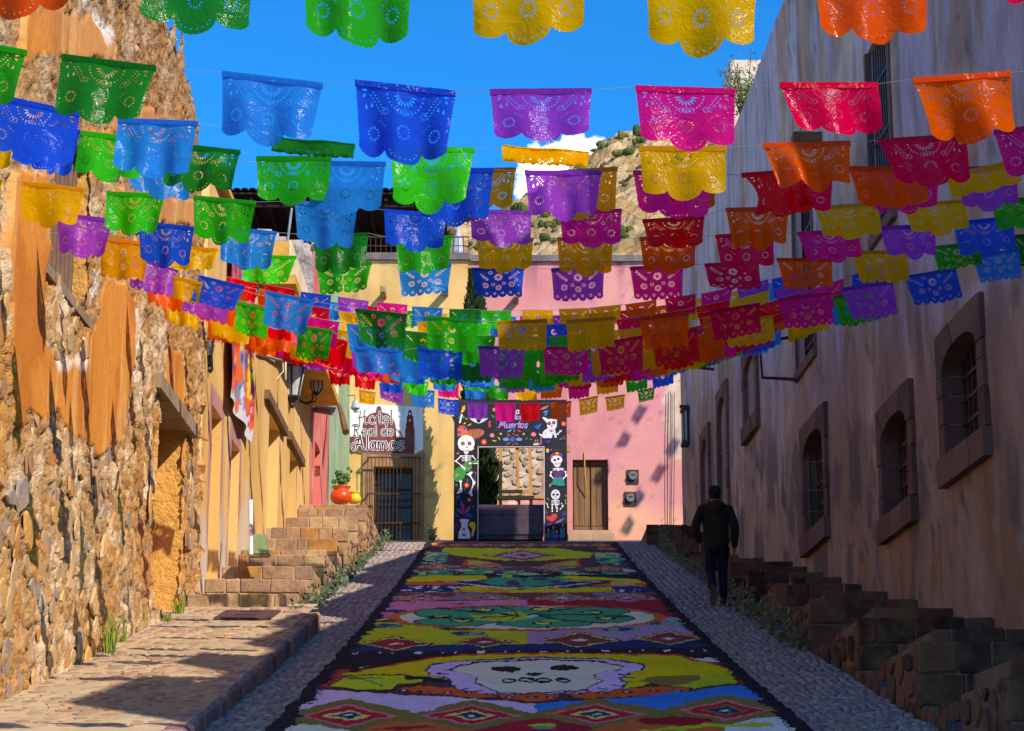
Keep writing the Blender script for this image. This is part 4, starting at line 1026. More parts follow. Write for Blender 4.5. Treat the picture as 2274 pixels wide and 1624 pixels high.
# hand lettering: strokes on a unit x-height grid (y up: 0 baseline, 1 x-height, 1.75 ascender)
GL = {'o': (1.0, [arc(.45, .5, .38, .48, 0, 360, 16)]), 't': (.7, [[(.35, 1.6), (.33, .3), (.45, .05), (.62, .1)], [(.08, 1.05), (.62, 1.05)]]),
      'e': (.95, [[(.1, .5), (.82, .55)] + arc(.45, .5, .38, .48, 8, 318, 14)]), 'l': (.45, [[(.22, 1.75), (.22, 0)]]), 'a': (1.0, [arc(.42, .5, .34, .48, 20, 380, 16), [(.78, .98), (.78, .2), (.9, .02)]]),
      'd': (1.0, [arc(.42, .5, .34, .48, 20, 380, 16), [(.80, 1.75), (.80, .2), (.92, .02)]]), 'm': (1.5, [[(.12, .95), (.12, 0)], [(.12, .6), (.3, .95), (.5, .95), (.62, .7), (.62, 0)], [(.62, .6), (.8, .95), (1.05, .95), (1.18, .7), (1.18, .1), (1.3, 0)]]),
      's': (.85, [[(.72, .88), (.45, 1.0), (.18, .85), (.22, .6), (.6, .45), (.72, .2), (.5, 0), (.2, .02), (.08, .15)]]), 'u': (1.0, [[(.12, .95), (.12, .3), (.3, .02), (.6, .05), (.78, .3)], [(.78, .95), (.78, .15), (.92, .02)]]),
      'r': (.75, [[(.14, .95), (.14, 0)], [(.14, .55), (.32, .9), (.62, .95)]]), 'i': (.4, [[(.2, .95), (.2, 0)], [(.2, 1.3), (.2, 1.42)]]),
      'H': (1.75, [[(.1, -.25), (.35, -.4), (.6, -.1), (.62, 1.0), (.75, 1.7), (.35, 1.5), (.1, 1.62)], [(1.3, 1.75), (1.15, 1.4), (1.2, .3), (1.45, 0), (1.6, .15)], [(.45, .8), (1.35, .95)]]),
      'R': (1.4, [[(.42, 1.55), (.40, 0)], [(.05, 1.45), (.2, 1.65), (.8, 1.68), (1.1, 1.4), (1.0, 1.0), (.42, .85)], [(.65, .85), (1.0, .1), (1.3, 0)], [(.2, 0), (.6, 0)]]),
      'A': (1.75, [[(.1, .1), (.3, -.1), (.55, .1), (.95, 1.3), (1.08, 1.8), (1.25, .9), (1.42, .1), (1.6, .05)], [(.0, .45), (.2, .75), (.6, .6), (1.3, .62)], [(.5, 1.1), (.62, 1.3), (.85, 1.2)]]),
      'M': (1.7, [[(.1, 0), (.3, 1.3), (.42, 1.6), (.62, .6), (.75, .4), (1.1, 1.5), (1.2, 1.6), (1.32, .5), (1.5, 0)]])}
def letter(p, text, x, y, sz, strokes, slant=0.0):
    for w, c in strokes:
        xx = x
        for ch in text:
            if ch == ' ': xx += sz * .5; continue
            adv, ss = GL[ch]
            for st_ in ss: p.line([(xx + (q[0] + slant * q[1]) * sz, y - q[1] * sz) for q in st_], w, c)
            xx += adv * sz
    return xx
m_sign = mat('sign_paint', None, lin(150, 150, 160), 2.0, .75, .1, 30, src='attr', amt=.10, dirt=.15)
WH, BK, NAVY = lin(236, 234, 238), lin(22, 20, 26), lin(22, 24, 44)
# ---- hotel sign (crop of the photograph as drawing sheet)
sgn = thing('hotel_sign', 'white and maroon painted sign board lettered Hotel Real de Alamos', 'sign', (-3.4, 58.9, 11.4))
S = Paint(FF, lambda x, y: (761.3 + .2141 * x, 872.9 + .2141 * y), .07)
outline = [(78, 120), (300, 122), (832, 150), (834, 596), (800, 606), (742, 642), (420, 634), (200, 618), (78, 592)]
vs = [FF.w(*S.uv(*p), .012) for p in outline] + [FF.w(*S.uv(*p), .068) for p in outline]; n = len(outline)
mb = MB(); mb.cur = lin(226, 224, 236); mb.add(vs, [tuple(range(n)), tuple(range(n, 2 * n))] + [(k, (k + 1) % n, (k + 1) % n + n, k + n) for k in range(n)]); mb.build('board', m_sign, sgn)
MAR = lin(116, 52, 48)
S.poly([(78, 458), (200, 458), (208, 330), (232, 270), (280, 225), (345, 205), (348, 180), (356, 150), (376, 140), (396, 150), (404, 180), (406, 205), (470, 222), (520, 268), (545, 330), (554, 380), (600, 410), (622, 466), (648, 466), (648, 380), (656, 378), (656, 318), (664, 312), (664, 250), (676, 235), (682, 190), (697, 178), (712, 190), (720, 240), (732, 250), (736, 316), (740, 378), (747, 380), (744, 640), (420, 632), (200, 616), (78, 590)], MAR)
S.ell(696, 222, 9, 12, WH); S.ell(697, 290, 9, 10, WH); S.poly([(556, 392), (580, 405), (600, 440), (604, 464), (556, 464)], WH)
S.done('church_silhouette', m_sign, sgn)
T = Paint(FF, S.tf, S.d + .003)
for nm, x, y, sz in (('Hotel', 128, 328, 82), ('Real de', 96, 450, 70), ('Alamos', 92, 592, 84)):
    T = Paint(FF, S.tf, S.d + .003); letter(T, nm, x, y, sz, ((27 if nm[0] == 'A' else 20, WH), (13 if nm[0] == 'A' else 9, NAVY))); T.done('painted_word', m_sign, sgn)
T = Paint(FF, S.tf, S.d + .002)
for x, y0, y1 in ((630, 140, 250), (776, 150, 270), (280, 130, 160), (758, 470, 600)): T.line([(x, y0), (x - 2, y1)], 3, lin(120, 110, 112))
T.done('rust_streaks', m_sign, sgn)['kind'] = 'stuff'

# ---- painted portal
PF = Frame((0, 55), (1, 55), -1)
por = thing('painted_portal', 'black portal board painted with skeletons, skulls, candles and a white dog over the carpet end', 'portal', (0, 55, zr(55)))
tf = lambda x, y: (984.4 + .2101 * x, 879.4 + .2101 * y)
q = Paint(PF, tf, 0)
(xa, za), (xb, _), (_, zt) = q.uv(108, 1548), q.uv(1312, 1548), q.uv(120, 40)
(oa, _), (ob, ot), (_, obt) = q.uv(366, 1000), q.uv(1066, 540), q.uv(700, 1500)
zg = zr(55) - .1
m_blk = mat('portal_black', lin(36, 36, 46), lin(26, 26, 36), 3, .7, .15, 20)
for (a, b, c_, d_) in ((xa, oa, zg, zt), (ob, xb, zg, zt), (oa + .002, ob - .002, ot, zt)):
    PF.box(MB(), a, b, c_, d_, -.08, 0).build('panel', m_blk, por)
m_trim = mat('pale_trim', lin(186, 176, 168), lin(160, 150, 144), 5, .7, .2, 30)
for (a, b, c_, d_) in ((oa - .012, oa + .012, zg + .1, ot), (ob - .012, ob + .012, zg + .1, ot), (oa - .012, ob + .012, ot - .012, ot + .012)):
    PF.box(MB(), a, b, c_, d_, -.09, .02).build('trim', m_trim, por)
PF.box(MB(), xb, xb + .08, ot - .12, ot + .06, -.16, -.02).build('brace', m_lwood, por)
RED, ORG, YEL_, GRN, LIM, TEAL, BLU, SKY_, PUR_, PNK, BRN = lin(206, 44, 44), lin(226, 100, 40), lin(226, 186, 30), lin(40, 140, 60), lin(150, 166, 40), lin(30, 140, 124), lin(30, 80, 170), lin(60, 150, 214), lin(122, 84, 170), lin(230, 120, 130), lin(168, 98, 62)
D0 = .003
def motif(name, fn):
    p = Paint(PF, tf, D0); fn(p); p.done(name, m_sign, por)
def candle_top(p):
    p.poly([(188, 195), (205, 195), (182, 288), (165, 288)], WH); p.leaf(190, 185, 228, 95, 20, YEL_); p.leaf(196, 160, 206, 90, 8, ORG)
    p.leaf(186, 215, 160, 240, 14, GRN); p.leaf(200, 205, 228, 240, 14, TEAL); p.leaf(190, 200, 165, 180, 8, RED)
motif('painted_candle', candle_top)
def hands(p):
    for k in range(5): p.line([(282 + k * 14, 240 - k * 3), (330 + k * 6, 272 + k * 3), (368, 288)], 7, WH); p.line([(468 - k * 14, 238 - k * 3), (420 - k * 6, 270 + k * 3), (376, 288)], 7, WH)
motif('painted_hands', hands)
def musician(p):
    p.ell(310, 410, 128, 52, BRN, 24, -14); p.poly([(150, 345), (170, 318), (205, 312), (240, 330), (262, 380), (255, 420), (150, 425)], ORG); p.ell(170, 385, 22, 18, BLU); p.ell(228, 345, 14, 16, BLU); p.ell(165, 335, 14, 12, RED); p.ell(200, 330, 16, 12, RED)
    for x, y in ((310, 405), (350, 410), (380, 395), (330, 380), (370, 430), (340, 440)): p.ell(x, y, 9, 4, lin(70, 36, 26), 8, -40)
    for k in range(7): p.ell(282 + k * 20, 368 - abs(k - 4) * 3, 8, 6, RED, 8)
    p.poly(arc(242, 500, 89, 84, 150, 390, 18) + [(325, 560), (296, 580), (272, 578), (264, 606), (242, 618), (222, 606), (210, 578), (180, 572), (160, 545)], WH)
    for x in (207, 277): p.ell(x, 504, 21, 21, lin(52, 22, 22)); p.ell(x, 504, 10, 10, ORG)
    p.poly([(250, 530), (262, 550), (238, 550)], BK); p.line([(212, 580), (240, 572), (268, 580)], 6, BK); p.line([(226, 592), (256, 592)], 4, BK)
    for a in range(6): p.line([(240 + 14 * math.cos(a * 1.05), 450 + 14 * math.sin(a * 1.05)), (240 + 26 * math.cos(a * 1.05), 450 + 26 * math.sin(a * 1.05))], 4, TEAL)
    p.line([(242, 622), (242, 690)], 18, WH)
    for k in range(4): p.line([(196, 640 + k * 17), (222, 632 + k * 17), (242, 640 + k * 16), (264, 632 + k * 17), (292, 640 + k * 17)], 9 - k, WH)
    p.bone((188, 636), (132, 690), 10, WH); p.bone((132, 692), (196, 740), 10, WH); p.bone((306, 636), (360, 690), 10, WH); p.bone((352, 715), (292, 718), 9, WH)
    p.ell(170, 830, 62, 84, GRN, 22, 24); p.ell(248, 752, 46, 62, GRN, 22, 40); p.line([(260, 740), (362, 672)], 26, GRN); p.ell(205, 800, 36, 40, GRN)
    p.line([(232, 700), (215, 722), (240, 735), (282, 738), (300, 760), (270, 806)], 6, BRN); p.ell(150, 836, 16, 12, ORG); p.ell(270, 770, 12, 10, SKY_); p.ell(136, 850, 8, 6, SKY_); p.line([(128, 890), (180, 870), (225, 880)], 5, lin(20, 80, 40))
    for k in range(4): p.line([(190, 742 + k * 2), (232, 762 + k * 8)], 7, WH); p.line([(300, 712), (272, 706 + k * 7)], 6, WH)
    p.poly([(240, 832), (300, 800), (314, 808), (300, 830), (262, 838)], WH); p.bone((184, 905), (186, 985), 13, WH); p.bone((280, 840), (325, 912), 13, WH); p.bone((322, 930), (292, 1008), 12, WH)
    p.poly([(172, 990), (200, 990), (202, 1020), (160, 1036), (138, 1034), (140, 1026)], WH); p.poly([(278, 1008), (300, 1014), (312, 1060), (298, 1064), (264, 1026)], WH)
motif('painted_musician', musician)
def flowers_left(p):
    p.poly([(155, 588), (162, 602), (178, 607), (162, 612), (155, 626), (148, 612), (134, 607), (148, 602)], ORG)
    p.line([(262, 870), (250, 920), (246, 950), (225, 985), (240, 1040)], 5, TEAL); p.petals(246, 945, 8, 28, 9, 8, RED); p.ell(246, 945, 12, 12, YEL_)
    p.petals(430, 488, 10, 32, 12, 8, RED); p.ell(430, 488, 22, 22, ORG); p.ell(430, 488, 9, 9, YEL_); p.petals(274, 1100, 4, 22, 8, 7, ORG); p.ell(274, 1100, 7, 7, YEL_)
    for (x0, y0, x1, y1, w, c_) in ((215, 1250, 180, 1090, 26, BLU), (215, 1250, 290, 1160, 22, PUR_), (220, 1250, 330, 1270, 24, BLU), (212, 1255, 125, 1190, 22, BLU), (210, 1260, 205, 1130, 16, RED), (214, 1255, 262, 1170, 12, RED), (214, 1250, 160, 1200, 10, RED)): p.leaf(x0, y0, x1, y1, w, c_)
    p.leaf(120, 1230, 170, 1290, 14, BLU); p.line([(110, 1295), (150, 1318), (190, 1300), (250, 1282), (305, 1308)], 5, lin(90, 90, 120)); p.leaf(150, 1090, 135, 1050, 10, PUR_); p.leaf(150, 1090, 178, 1048, 10, PUR_); p.line([(150, 1085), (132, 1140)], 4, TEAL); p.leaf(345, 830, 330, 800, 8, PUR_); p.line([(345, 830), (330, 890)], 3, TEAL)
    p.ell(140, 942, 12, 5, SKY_); p.ell(318, 1168, 12, 5, SKY_)
motif('painted_flowers', flowers_left)
def vase(p):
    p.poly([(172, 1312), (184, 1302), (262, 1304), (272, 1314), (258, 1350), (256, 1385), (282, 1450), (286, 1500), (276, 1510), (168, 1510), (158, 1498), (164, 1440), (190, 1385), (190, 1350)], lin(216, 214, 222)); p.ell(217, 1408, 15, 15, lin(196, 90, 90)); p.ell(217, 1408, 6, 6, BRN)
    p.line([(217, 1424), (218, 1470)], 4, BRN)
    for a in (-26, -14, 14, 26): p.leaf(218, 1486, 218 + a, 1452, 6, lin(30, 60, 50))
    p.line([(190, 1325), (205, 1345)], 3, RED); p.line([(255, 1325), (238, 1345)], 3, RED)
    p.poly(arc(306, 1366, 34, 34, 170, 380, 12) + [(338, 1400), (318, 1470), (304, 1496), (296, 1470), (306, 1420), (300, 1394), (288, 1386), (276, 1380)], YEL_)
    p.poly(arc(140, 1370, 30, 28, 170, 380, 12) + [(150, 1420), (160, 1480), (140, 1490), (112, 1420)], lin(58, 32, 84))
motif('painted_vase', vase)
def centre(p):
    p.ell(732, 458, 27, 28, BLU)
    for (a, c_, L) in ((0, SKY_, 76), (180, SKY_, 76)): p.ell(732 + 70 * math.cos(R(a)), 460, 34, 17, c_, 14)
    for (x, y, x1, y1, c_) in ((712, 425, 668, 402, RED), (752, 425, 798, 402, RED), (712, 492, 668, 516, RED), (752, 492, 796, 518, RED), (745, 385, 752, 348, TEAL), (728, 358, 675, 386, SKY_), (776, 358, 832, 382, RED)): p.leaf(x, y, x1, y1, 11, c_)
    p.ell(740, 404, 8, 8, BRN, 10); p.ell(684, 432, 7, 7, BRN, 10); p.ell(794, 432, 7, 7, BRN, 10); p.ell(740, 516, 7, 7, BRN, 10)
    for x, y, x1, y1, c_ in ((512, 470, 570, 478, LIM), (606, 472, 570, 432, LIM), (866, 468, 890, 436, lin(90, 100, 40)), (945, 464, 906, 460, lin(90, 100, 40)), (212, 298, 240, 282, YEL_), (250, 318, 304, 292, LIM), (236, 232, 258, 252, LIM), (546, 236, 502, 200, GRN)): p.leaf(x, y, x1, y1, 11, c_)
    p.ell(516, 418, 24, 22, PNK); p.leaf(530, 428, 534, 444, 6, GRN); p.ell(954, 408, 26, 22, PNK); p.leaf(938, 430, 930, 414, 6, GRN)
    p.line(arc(585, 390, 40, 24, 200, 350), 12, lin(20, 70, 66), 3); p.line(arc(885, 390, 40, 24, 350, 200), 12, lin(20, 70, 66), 3); p.ell(608, 402, 13, 12, lin(216, 160, 120)); p.ell(850, 404, 12, 12, lin(216, 160, 120))
    p.poly([(476, 292), (502, 292), (502, 334), (476, 334)], RED); p.leaf(489, 290, 490, 264, 7, YEL_); p.leaf(560, 350, 570, 320, 6, RED); p.leaf(556, 270, 566, 310, 7, BLU)
    for x, h, c_ in ((970, 20, RED), (992, 22, BRN), (1030, 46, PUR_)): p.poly([(x - 10, 512 - h), (x + 12, 512 - h), (x + 12, 516), (x - 10, 516)], c_); p.leaf(x + 1, 510 - h, x + 1, 480 - h, 5, YEL_)
    p.poly([(948, 505), (1016, 503), (1010, 522), (956, 524)], lin(200, 196, 190)); p.poly([(524, 130), (548, 130), (546, 165), (522, 165)], PNK)
    for k in range(4): p.leaf(1010, 360 - k * 6, 952 + k * 26, 318 - k * 12, 15, BLU)
    p.leaf(1080, 498, 1134, 464, 14, BLU); p.leaf(1070, 190, 1108, 150, 10, SKY_); p.leaf(1062, 205, 1104, 190, 9, SKY_); p.leaf(1050, 175, 1100, 160, 8, SKY_)
    for k in range(4): p.leaf(1250, 450, 1305, 402 + k * 24, 9, lin(110, 36, 58))
    p.leaf(1226, 468, 1256, 446, 9, TEAL); p.petals(1272, 298, 8, 30, 12, 8, RED); p.ell(1272, 298, 18, 18, ORG); p.ell(1272, 298, 8, 8, YEL_); p.leaf(1020, 150, 1120, 100, 18, lin(190, 100, 80))
motif('painted_blossoms', centre)
def dog(p):
    W2 = lin(214, 214, 226)
    p.poly([(1100, 290), (1045, 232), (1062, 222), (1108, 246), (1150, 242), (1180, 246), (1210, 250), (1198, 268), (1202, 292), (1196, 330), (1180, 350), (1190, 400), (1200, 440), (1178, 444), (1166, 400), (1160, 392), (1150, 430), (1148, 446), (1060, 446), (1010, 408), (1018, 398), (1050, 414), (1052, 384), (1072, 362), (1104, 344), (1096, 318)], W2)
    for x, y in ((1120, 292), (1168, 284)): p.ell(x, y, 19, 19, lin(60, 20, 24)); p.ell(x, y, 8, 8, ORG, 10)
    p.ell(1146, 316, 9, 7, BK); p.line([(1120, 362), (1128, 376), (1144, 384), (1160, 374), (1164, 360)], 4, BK); p.poly([(1142, 382), (1128, 364), (1136, 356), (1143, 362), (1151, 356), (1158, 366)], lin(200, 80, 90)); p.line([(1080, 380), (1084, 420)], 3, BK)
    p.bone((1206, 406), (1240, 372), 11, W2)
motif('painted_dog', dog)
def lady(p):
    p.ell(1198, 676, 60, 46, WH); p.poly([(1150, 690), (1246, 690), (1236, 735), (1206, 752), (1176, 744)], WH)
    for x, y in ((1178, 680), (1216, 668)): p.ell(x, y, 16, 13, BK, 14, -20)
    p.poly([(1198, 690), (1206, 700), (1192, 702)], BK); p.line([(1166, 716), (1240, 706)], 3, BK); p.line([(1172, 728), (1238, 718)], 3, BK)
    for k in range(6): p.line([(1176 + k * 11, 712), (1178 + k * 11, 728)], 2, BK)
    for x, y, c_ in ((1140, 652, RED), (1152, 630, PUR_), (1176, 614, RED), (1204, 608, YEL_), (1230, 614, RED), (1248, 632, BLU)): p.ell(x, y, 16, 13, c_, 10)
    p.line([(1214, 752), (1214, 800)], 14, WH)
    for k in range(2): p.line([(1160, 772 + k * 14), (1190, 766 + k * 14), (1214, 772 + k * 14), (1240, 766 + k * 14), (1272, 772 + k * 14)], 9, WH)
    p.poly([(1154, 800), (1278, 796), (1262, 830), (1256, 862), (1172, 864), (1168, 830)], lin(86, 40, 110)); p.bone((1140, 806), (1134, 840), 10, WH); p.bone((1136, 846), (1168, 876), 10, WH); p.bone((1290, 804), (1300, 840), 10, WH); p.bone((1298, 846), (1262, 880), 10, WH)
    p.poly([(1164, 864), (1258, 862), (1276, 900), (1284, 948), (1240, 956), (1190, 946), (1146, 942), (1156, 900)], lin(30, 130, 120)); p.leaf(1120, 968, 1140, 920, 11, lin(170, 160, 40))
    for x, y in ((1090, 740), (1110, 770), (1124, 720), (1288, 730)): p.leaf(x, y, x + 24, y + 10, 9, lin(20, 66, 54))
    p.ell(1102, 580, 16, 22, YEL_); p.ell(1142, 574, 7, 13, PUR_)
    for k in range(3): p.ell(1174 + k * 26, 570, 6, 5, PUR_)
motif('painted_lady', lady)
def child(p):
    p.ell(1186, 1044, 48, 54, lin(206, 206, 216))
    for x in (1166, 1206): p.ell(x, 1044, 15, 12, BK)
    p.poly([(1186, 1056), (1192, 1066), (1180, 1066)], BK); p.line([(1172, 1078), (1200, 1078)], 3, BK); p.ell(1186, 1014, 8, 8, PUR_, 8)
    p.line([(1186, 1098), (1186, 1180)], 6, WH)
    for k in range(4): p.line([(1144, 1108 + k * 14), (1170, 1104 + k * 14), (1186, 1110 + k * 14), (1202, 1104 + k * 14), (1228, 1108 + k * 14)], 6, WH)
    for x in (1152, 1202): p.bone((x, 1150), (x - 2, 1186), 8, WH); p.bone((x, 1190), (x, 1222), 7, WH)
    p.bone((1096, 1140), (1108, 1180), 6, WH); p.bone((1268, 1160), (1236, 1200), 6, WH); p.bone((1250, 1136), (1262, 1176), 5, WH)
    for x, y, x1, y1 in ((1070, 1140, 1086, 1116), (1300, 1150, 1286, 1120), (1095, 1084, 1118, 1100), (1280, 1110, 1302, 1096), (1296, 1070, 1290, 1042)): p.leaf(x, y, x1, y1, 8, LIM)
motif('painted_child_skeleton', child)
def heart(p):
    p.poly([(1140, 1330), (1100, 1306), (1086, 1284), (1100, 1270), (1130, 1276), (1150, 1252), (1180, 1244), (1204, 1256), (1202, 1284), (1170, 1320)], RED)
    p.leaf(1170, 1352, 1284, 1290, 16, PUR_); p.leaf(1160, 1344, 1066, 1384, 16, PUR_); p.leaf(1258, 1268, 1298, 1218, 18, lin(20, 70, 140)); p.leaf(1100, 1250, 1078, 1212, 12, lin(120, 60, 70))
    for x, w, t_, c_ in ((1108, 22, 1450, GRN), (1162, 24, 1418, BLU), (1198, 22, 1468, PUR_), (1260, 26, 1398, TEAL)):
        p.poly([(x - w, t_), (x + w, t_), (x + w - 2, 1535), (x - w + 2, 1535)], c_); p.poly([(x - w + 2, 1500), (x + w - 2, 1490), (x + w - 2, 1534), (x - w + 2, 1534)], lin(24, 60, 130)); p.leaf(x, t_ - 4, x, t_ - 50, 11, YEL_); p.leaf(x, t_ - 6, x, t_ - 34, 6, ORG)
motif('painted_heart_and_candles', heart)
def words(p):
    pass
LV = lin(172, 140, 214)
for wd_ in (('Muertos', 584, 338, 44, ((13, LV),), .22), ('los', 752, 248, 34, ((12, LV),), .1), ('a', 764, 190, 40, ((11, lin(220, 200, 224)),), .1)): motif('painted_word', lambda p: letter(p, *wd_))

# ---- timber stand and dark metal counter behind the opening
es = thing('timber_stand', 'pale timber easel frame standing behind the portal opening', 'easel', (0, 56.4, zr(56.4)))
EF = Frame((0, 56.4), (1, 56.4), -1); eu = lambda x, y: EF.px(*tf(x, y))
def estrip(name, x0, y0, x1, y1, w, dp=.05, d=0):
    a, b = eu(x0, y0), eu(x1, y1); MB().bar(EF.w(*a, d), EF.w(*b, d), w, dp, up=(0, 1, 0)).build(name, m_lwood, es)
estrip('upright', 606, 470, 602, 1560, .09); estrip('upright', 912, 470, 938, 1560, .085); estrip('post', 780, 480, 790, 1010, .085, .05, -.12); estrip('crossbar', 618, 1018, 910, 1014, .09, .05, .06); estrip('shelf', 556, 1086, 1075, 1086, .075, .3, .1)
estrip('upright', 800, 1010, 802, 1560, .07, .05, -.1); estrip('rail', 560, 500, 1000, 498, .07)
ct = thing('metal_counter', 'long dark metal counter standing across the portal opening', 'counter', (0, 55.5, zr(55.5)))
CF = Frame((0, 55.4), (1, 55.4), -1); (ca, cz1) = CF.px(*tf(350, 1150)); (cb, cz0) = CF.px(*tf(1062, 1492)); cm_ = CF.px(*tf(700, 1258))[1]
m_ctr = mat('dark_metal', lin(86, 72, 82), lin(60, 52, 64), 4, .5, .15, 30, metal=.3)
CF.box(MB(), ca, cb, cm_ + .006, cz1, -.5, .0).build('upper_panel', m_ctr, ct); CF.box(MB(), ca, cb, cz0 + .07, cm_ - .006, -.5, .0).build('lower_panel', m_ctr, ct)
CF.box(MB(), ca + .02, cb - .02, cz0 - .06, cz0 + .066, -.48, -.03).build('base', m_iron, ct)
for x in (ca + .12, cb - .12): CF.box(MB(), x - .03, x + .03, zr(55.4) - .1, cz0 - .06, -.4, -.3).build('leg', m_iron, ct)

# ---- hanging art banner, bracket, lanterns, spouts and bag on the left houses
m_art = NT('art_banner')
v_ = m_art.pos((1, 1, .35)); n1_ = m_art.noise(v_, 3.2, 5, .65, 1.2); n2_ = m_art.noise(v_, 5.0, 5, .6, .8)
cr1 = m_art.new('ShaderNodeValToRGB'); m_art.link(n1_, cr1.inputs[0]); el = cr1.color_ramp.elements; el[0].position = .32; el[0].color = lin(206, 40, 30); el[1].position = .72; el[1].color = lin(120, 136, 160)
for p_, c_ in ((.42, lin(226, 90, 40)), (.47, lin(40, 60, 150)), (.53, lin(90, 110, 130)), (.60, lin(200, 196, 190)), (.65, lin(70, 90, 110))): e_ = el.new(p_); e_.color = c_
m_art = m_art.done(m_art.mix(m_art.step(n2_, .60, .68), cr1.outputs[0], lin(220, 180, 40)), .5, None, .3)
bn = thing('art_banner', 'tall narrow banner of abstract art hung on the yellow house wall', 'banner', LF.w(15.6, 7, .05))
ub0, vb0 = 14.05, 6.35
us = np.linspace(14.15, 17.2, 44); vs_ = np.linspace(6.55, 9.3, 60); U_, V_ = np.meshgrid(us, vs_)
nA, nB = fbm(U_ * 3, V_ * 3, 611, 4), fbm(U_ * 5, V_ * 4, 613, 4); cA = np.where((np.abs(U_ - 15.7 + (nA - .5) * 1.2) < .62)[..., None], A3(116, 132, 158), A3(206, 50, 34)); cA = np.where((nB > .58)[..., None], A3(226, 100, 40), cA); cA = np.where((nB < .36)[..., None], A3(60, 66, 150), cA); cA = np.where((nA > .63)[..., None], A3(222, 200, 60), cA); cA = np.where(((V_ + (nB - .5) * 1.2) < 6.8)[..., None], A3(206, 206, 220), cA)
grid_obj('canvas', LF.arr(U_, V_ - .18 * ramp(7.4 - V_, 0, 1) * (U_ - 15.6) * .2, .10 + .05 * np.sin(U_ * 4 + V_ * 2) * ramp(8.2 - V_, -1, 1.6)), m_sign, bn, cA)
m_rope = mat('pale_rope', lin(206, 190, 160), lin(170, 150, 120), 8, .9, .2, 40)
bk = thing('iron_bracket', 'long grey arm with knotted rope reaching out from the yellow house wall', 'bracket', LF.w(20, 9, .3))
A_, B_ = LF.w(18.2, 8.75, .0), LF.w(25.5, 9.32, .52)
a2 = at(568, 786, 35.8); b2 = at(668, 812, 42.6)
MB().tube([a2 + Vector((-.3, 0, 0)), a2, b2], .028, 6).build('arm', m_gwood, bk); mp_ = a2.lerp(b2, .55)
MB().tube([mp_, mp_ + Vector((.02, 0, -.2)), mp_ + Vector((-.1, -.2, -.42)), mp_ + Vector((-.55, -1.5, -.62))], .014, 5).build('rope', m_rope, bk); MB().tube([mp_ + Vector((.04, .1, 0)), mp_ + Vector((.06, .1, -.34))], [.03, .012], 5).build('rope_end', m_rope, bk)
def lantern(label, P, s, kind):
    L = thing('street_lantern', label, 'lantern', P); n = 6 if kind else 8
    def ring(r, z): return [(P.x + r * s * math.cos(2 * math.pi * (k + .5) / n), P.y + r * s * math.sin(2 * math.pi * (k + .5) / n), P.z + z * s) for k in range(n)]
    prof = [(.20, -.42), (.36, .36)] if kind else [(.18, -.36), (.30, -.12), (.30, .14), (.22, .34)]
    MB().lathe([(r * s * .95, z * s) for r, z in prof], P, n).build('glass', m_glass, L)
    mb = MB()
    for k in range(n): mb.tube([ring(r, z)[k] for r, z in prof], .022 * s, 4)
    mb.lathe([(prof[0][0] * s * 1.12, (prof[0][1] - .05) * s), (prof[0][0] * s * 1.12, prof[0][1] * s)], P, n); mb.build('frame', m_iron, L)
    MB().lathe([(prof[-1][0] * s * 1.18, prof[-1][1] * s), (prof[-1][0] * s * .7, (prof[-1][1] + .2) * s), (.10 * s, (prof[-1][1] + .30) * s), (.07 * s, (prof[-1][1] + .42) * s), (.02 * s, (prof[-1][1] + .56) * s)], P, n).build('cap', m_iron, L)
    MB().lathe([(.03 * s, (prof[0][1] - .34) * s), (.08 * s, (prof[0][1] - .26) * s), (.05 * s, (prof[0][1] - .2) * s), (.16 * s, (prof[0][1] - .06) * s)], P, 8).build('finial', m_iron, L)
    return L
P1 = at(650, 846, 41.6); lantern('big four sided black street lantern hanging below the yellow cornice', P1, .72, 1)
sc_ = [P1 + Vector((.0, 0, .42))] + [P1 + Vector((-.08 - .3 * math.sin(t * .5), .2, .42 + .12 * math.cos(t * .9))) for t in range(5)]
bk2 = thing('scroll_bracket', 'curled black iron bracket carrying the lanterns under the cornice end', 'bracket', P1 + Vector((0, 0, .5)))
mb = MB(); P2 = at(703, 855, 44.0)
def scroll(c, r, t0, t1, ax): return [c + ax * (r * (1 - .06 * k) * math.cos(R(t0 + (t1 - t0) * k / 10))) + Vector((0, 0, r * (1 - .06 * k) * math.sin(R(t0 + (t1 - t0) * k / 10)))) for k in range(11)]
for c_, r_, a_, b_ in ((P2 + Vector((-.17, 0, -.22)), .20, 200, 380), (P2 + Vector((-.26, 0, .30)), .10, -60, 250), (P1 + Vector((.1, 0, .46)), .14, -30, 300), (P1 + Vector((-.12, 0, .44)), .10, 200, -60)): mb.tube(scroll(c_, r_, a_, b_, Vector((1, 0, 0))), .018, 5)
mb.tube([P1 + Vector((-.1, .3, .55)), P1 + Vector((.05, 0, .42))], .022, 5); mb.tube([P2 + Vector((-.4, .1, -.3)), P2 + Vector((-.2, 0, -.40)), P2 + Vector((0, 0, -.34))], .018, 5); mb.build('iron_scroll', m_iron, bk2)
lantern('small round grey glass lantern on a scroll bracket in front of the red house', P2, .44, 0)
m_zinc = mat('zinc_pipe', lin(164, 172, 180), lin(130, 138, 146), 5, .5, .15, 30, metal=.4)
A_, B_ = at(694, 906, 47.4), at(742, 914, 46.6)
tag(MB().tube([A_ + Vector((-.5, .2, .05)), A_, B_], .095, 12).build('zinc_spout', m_zinc), 'pale zinc drain pipe jutting from the red house towards the street', 'pipe')
A_, B_ = at(743, 876, 51), at(768, 960, 49.5)
tag(MB().tube([A_, A_.lerp(B_, .45) + Vector((.03, 0, 0)), B_], [.03, .06, .085], 7).build('broken_beam', m_wood), 'broken dark timber channel hanging askew before the green house', 'beam')
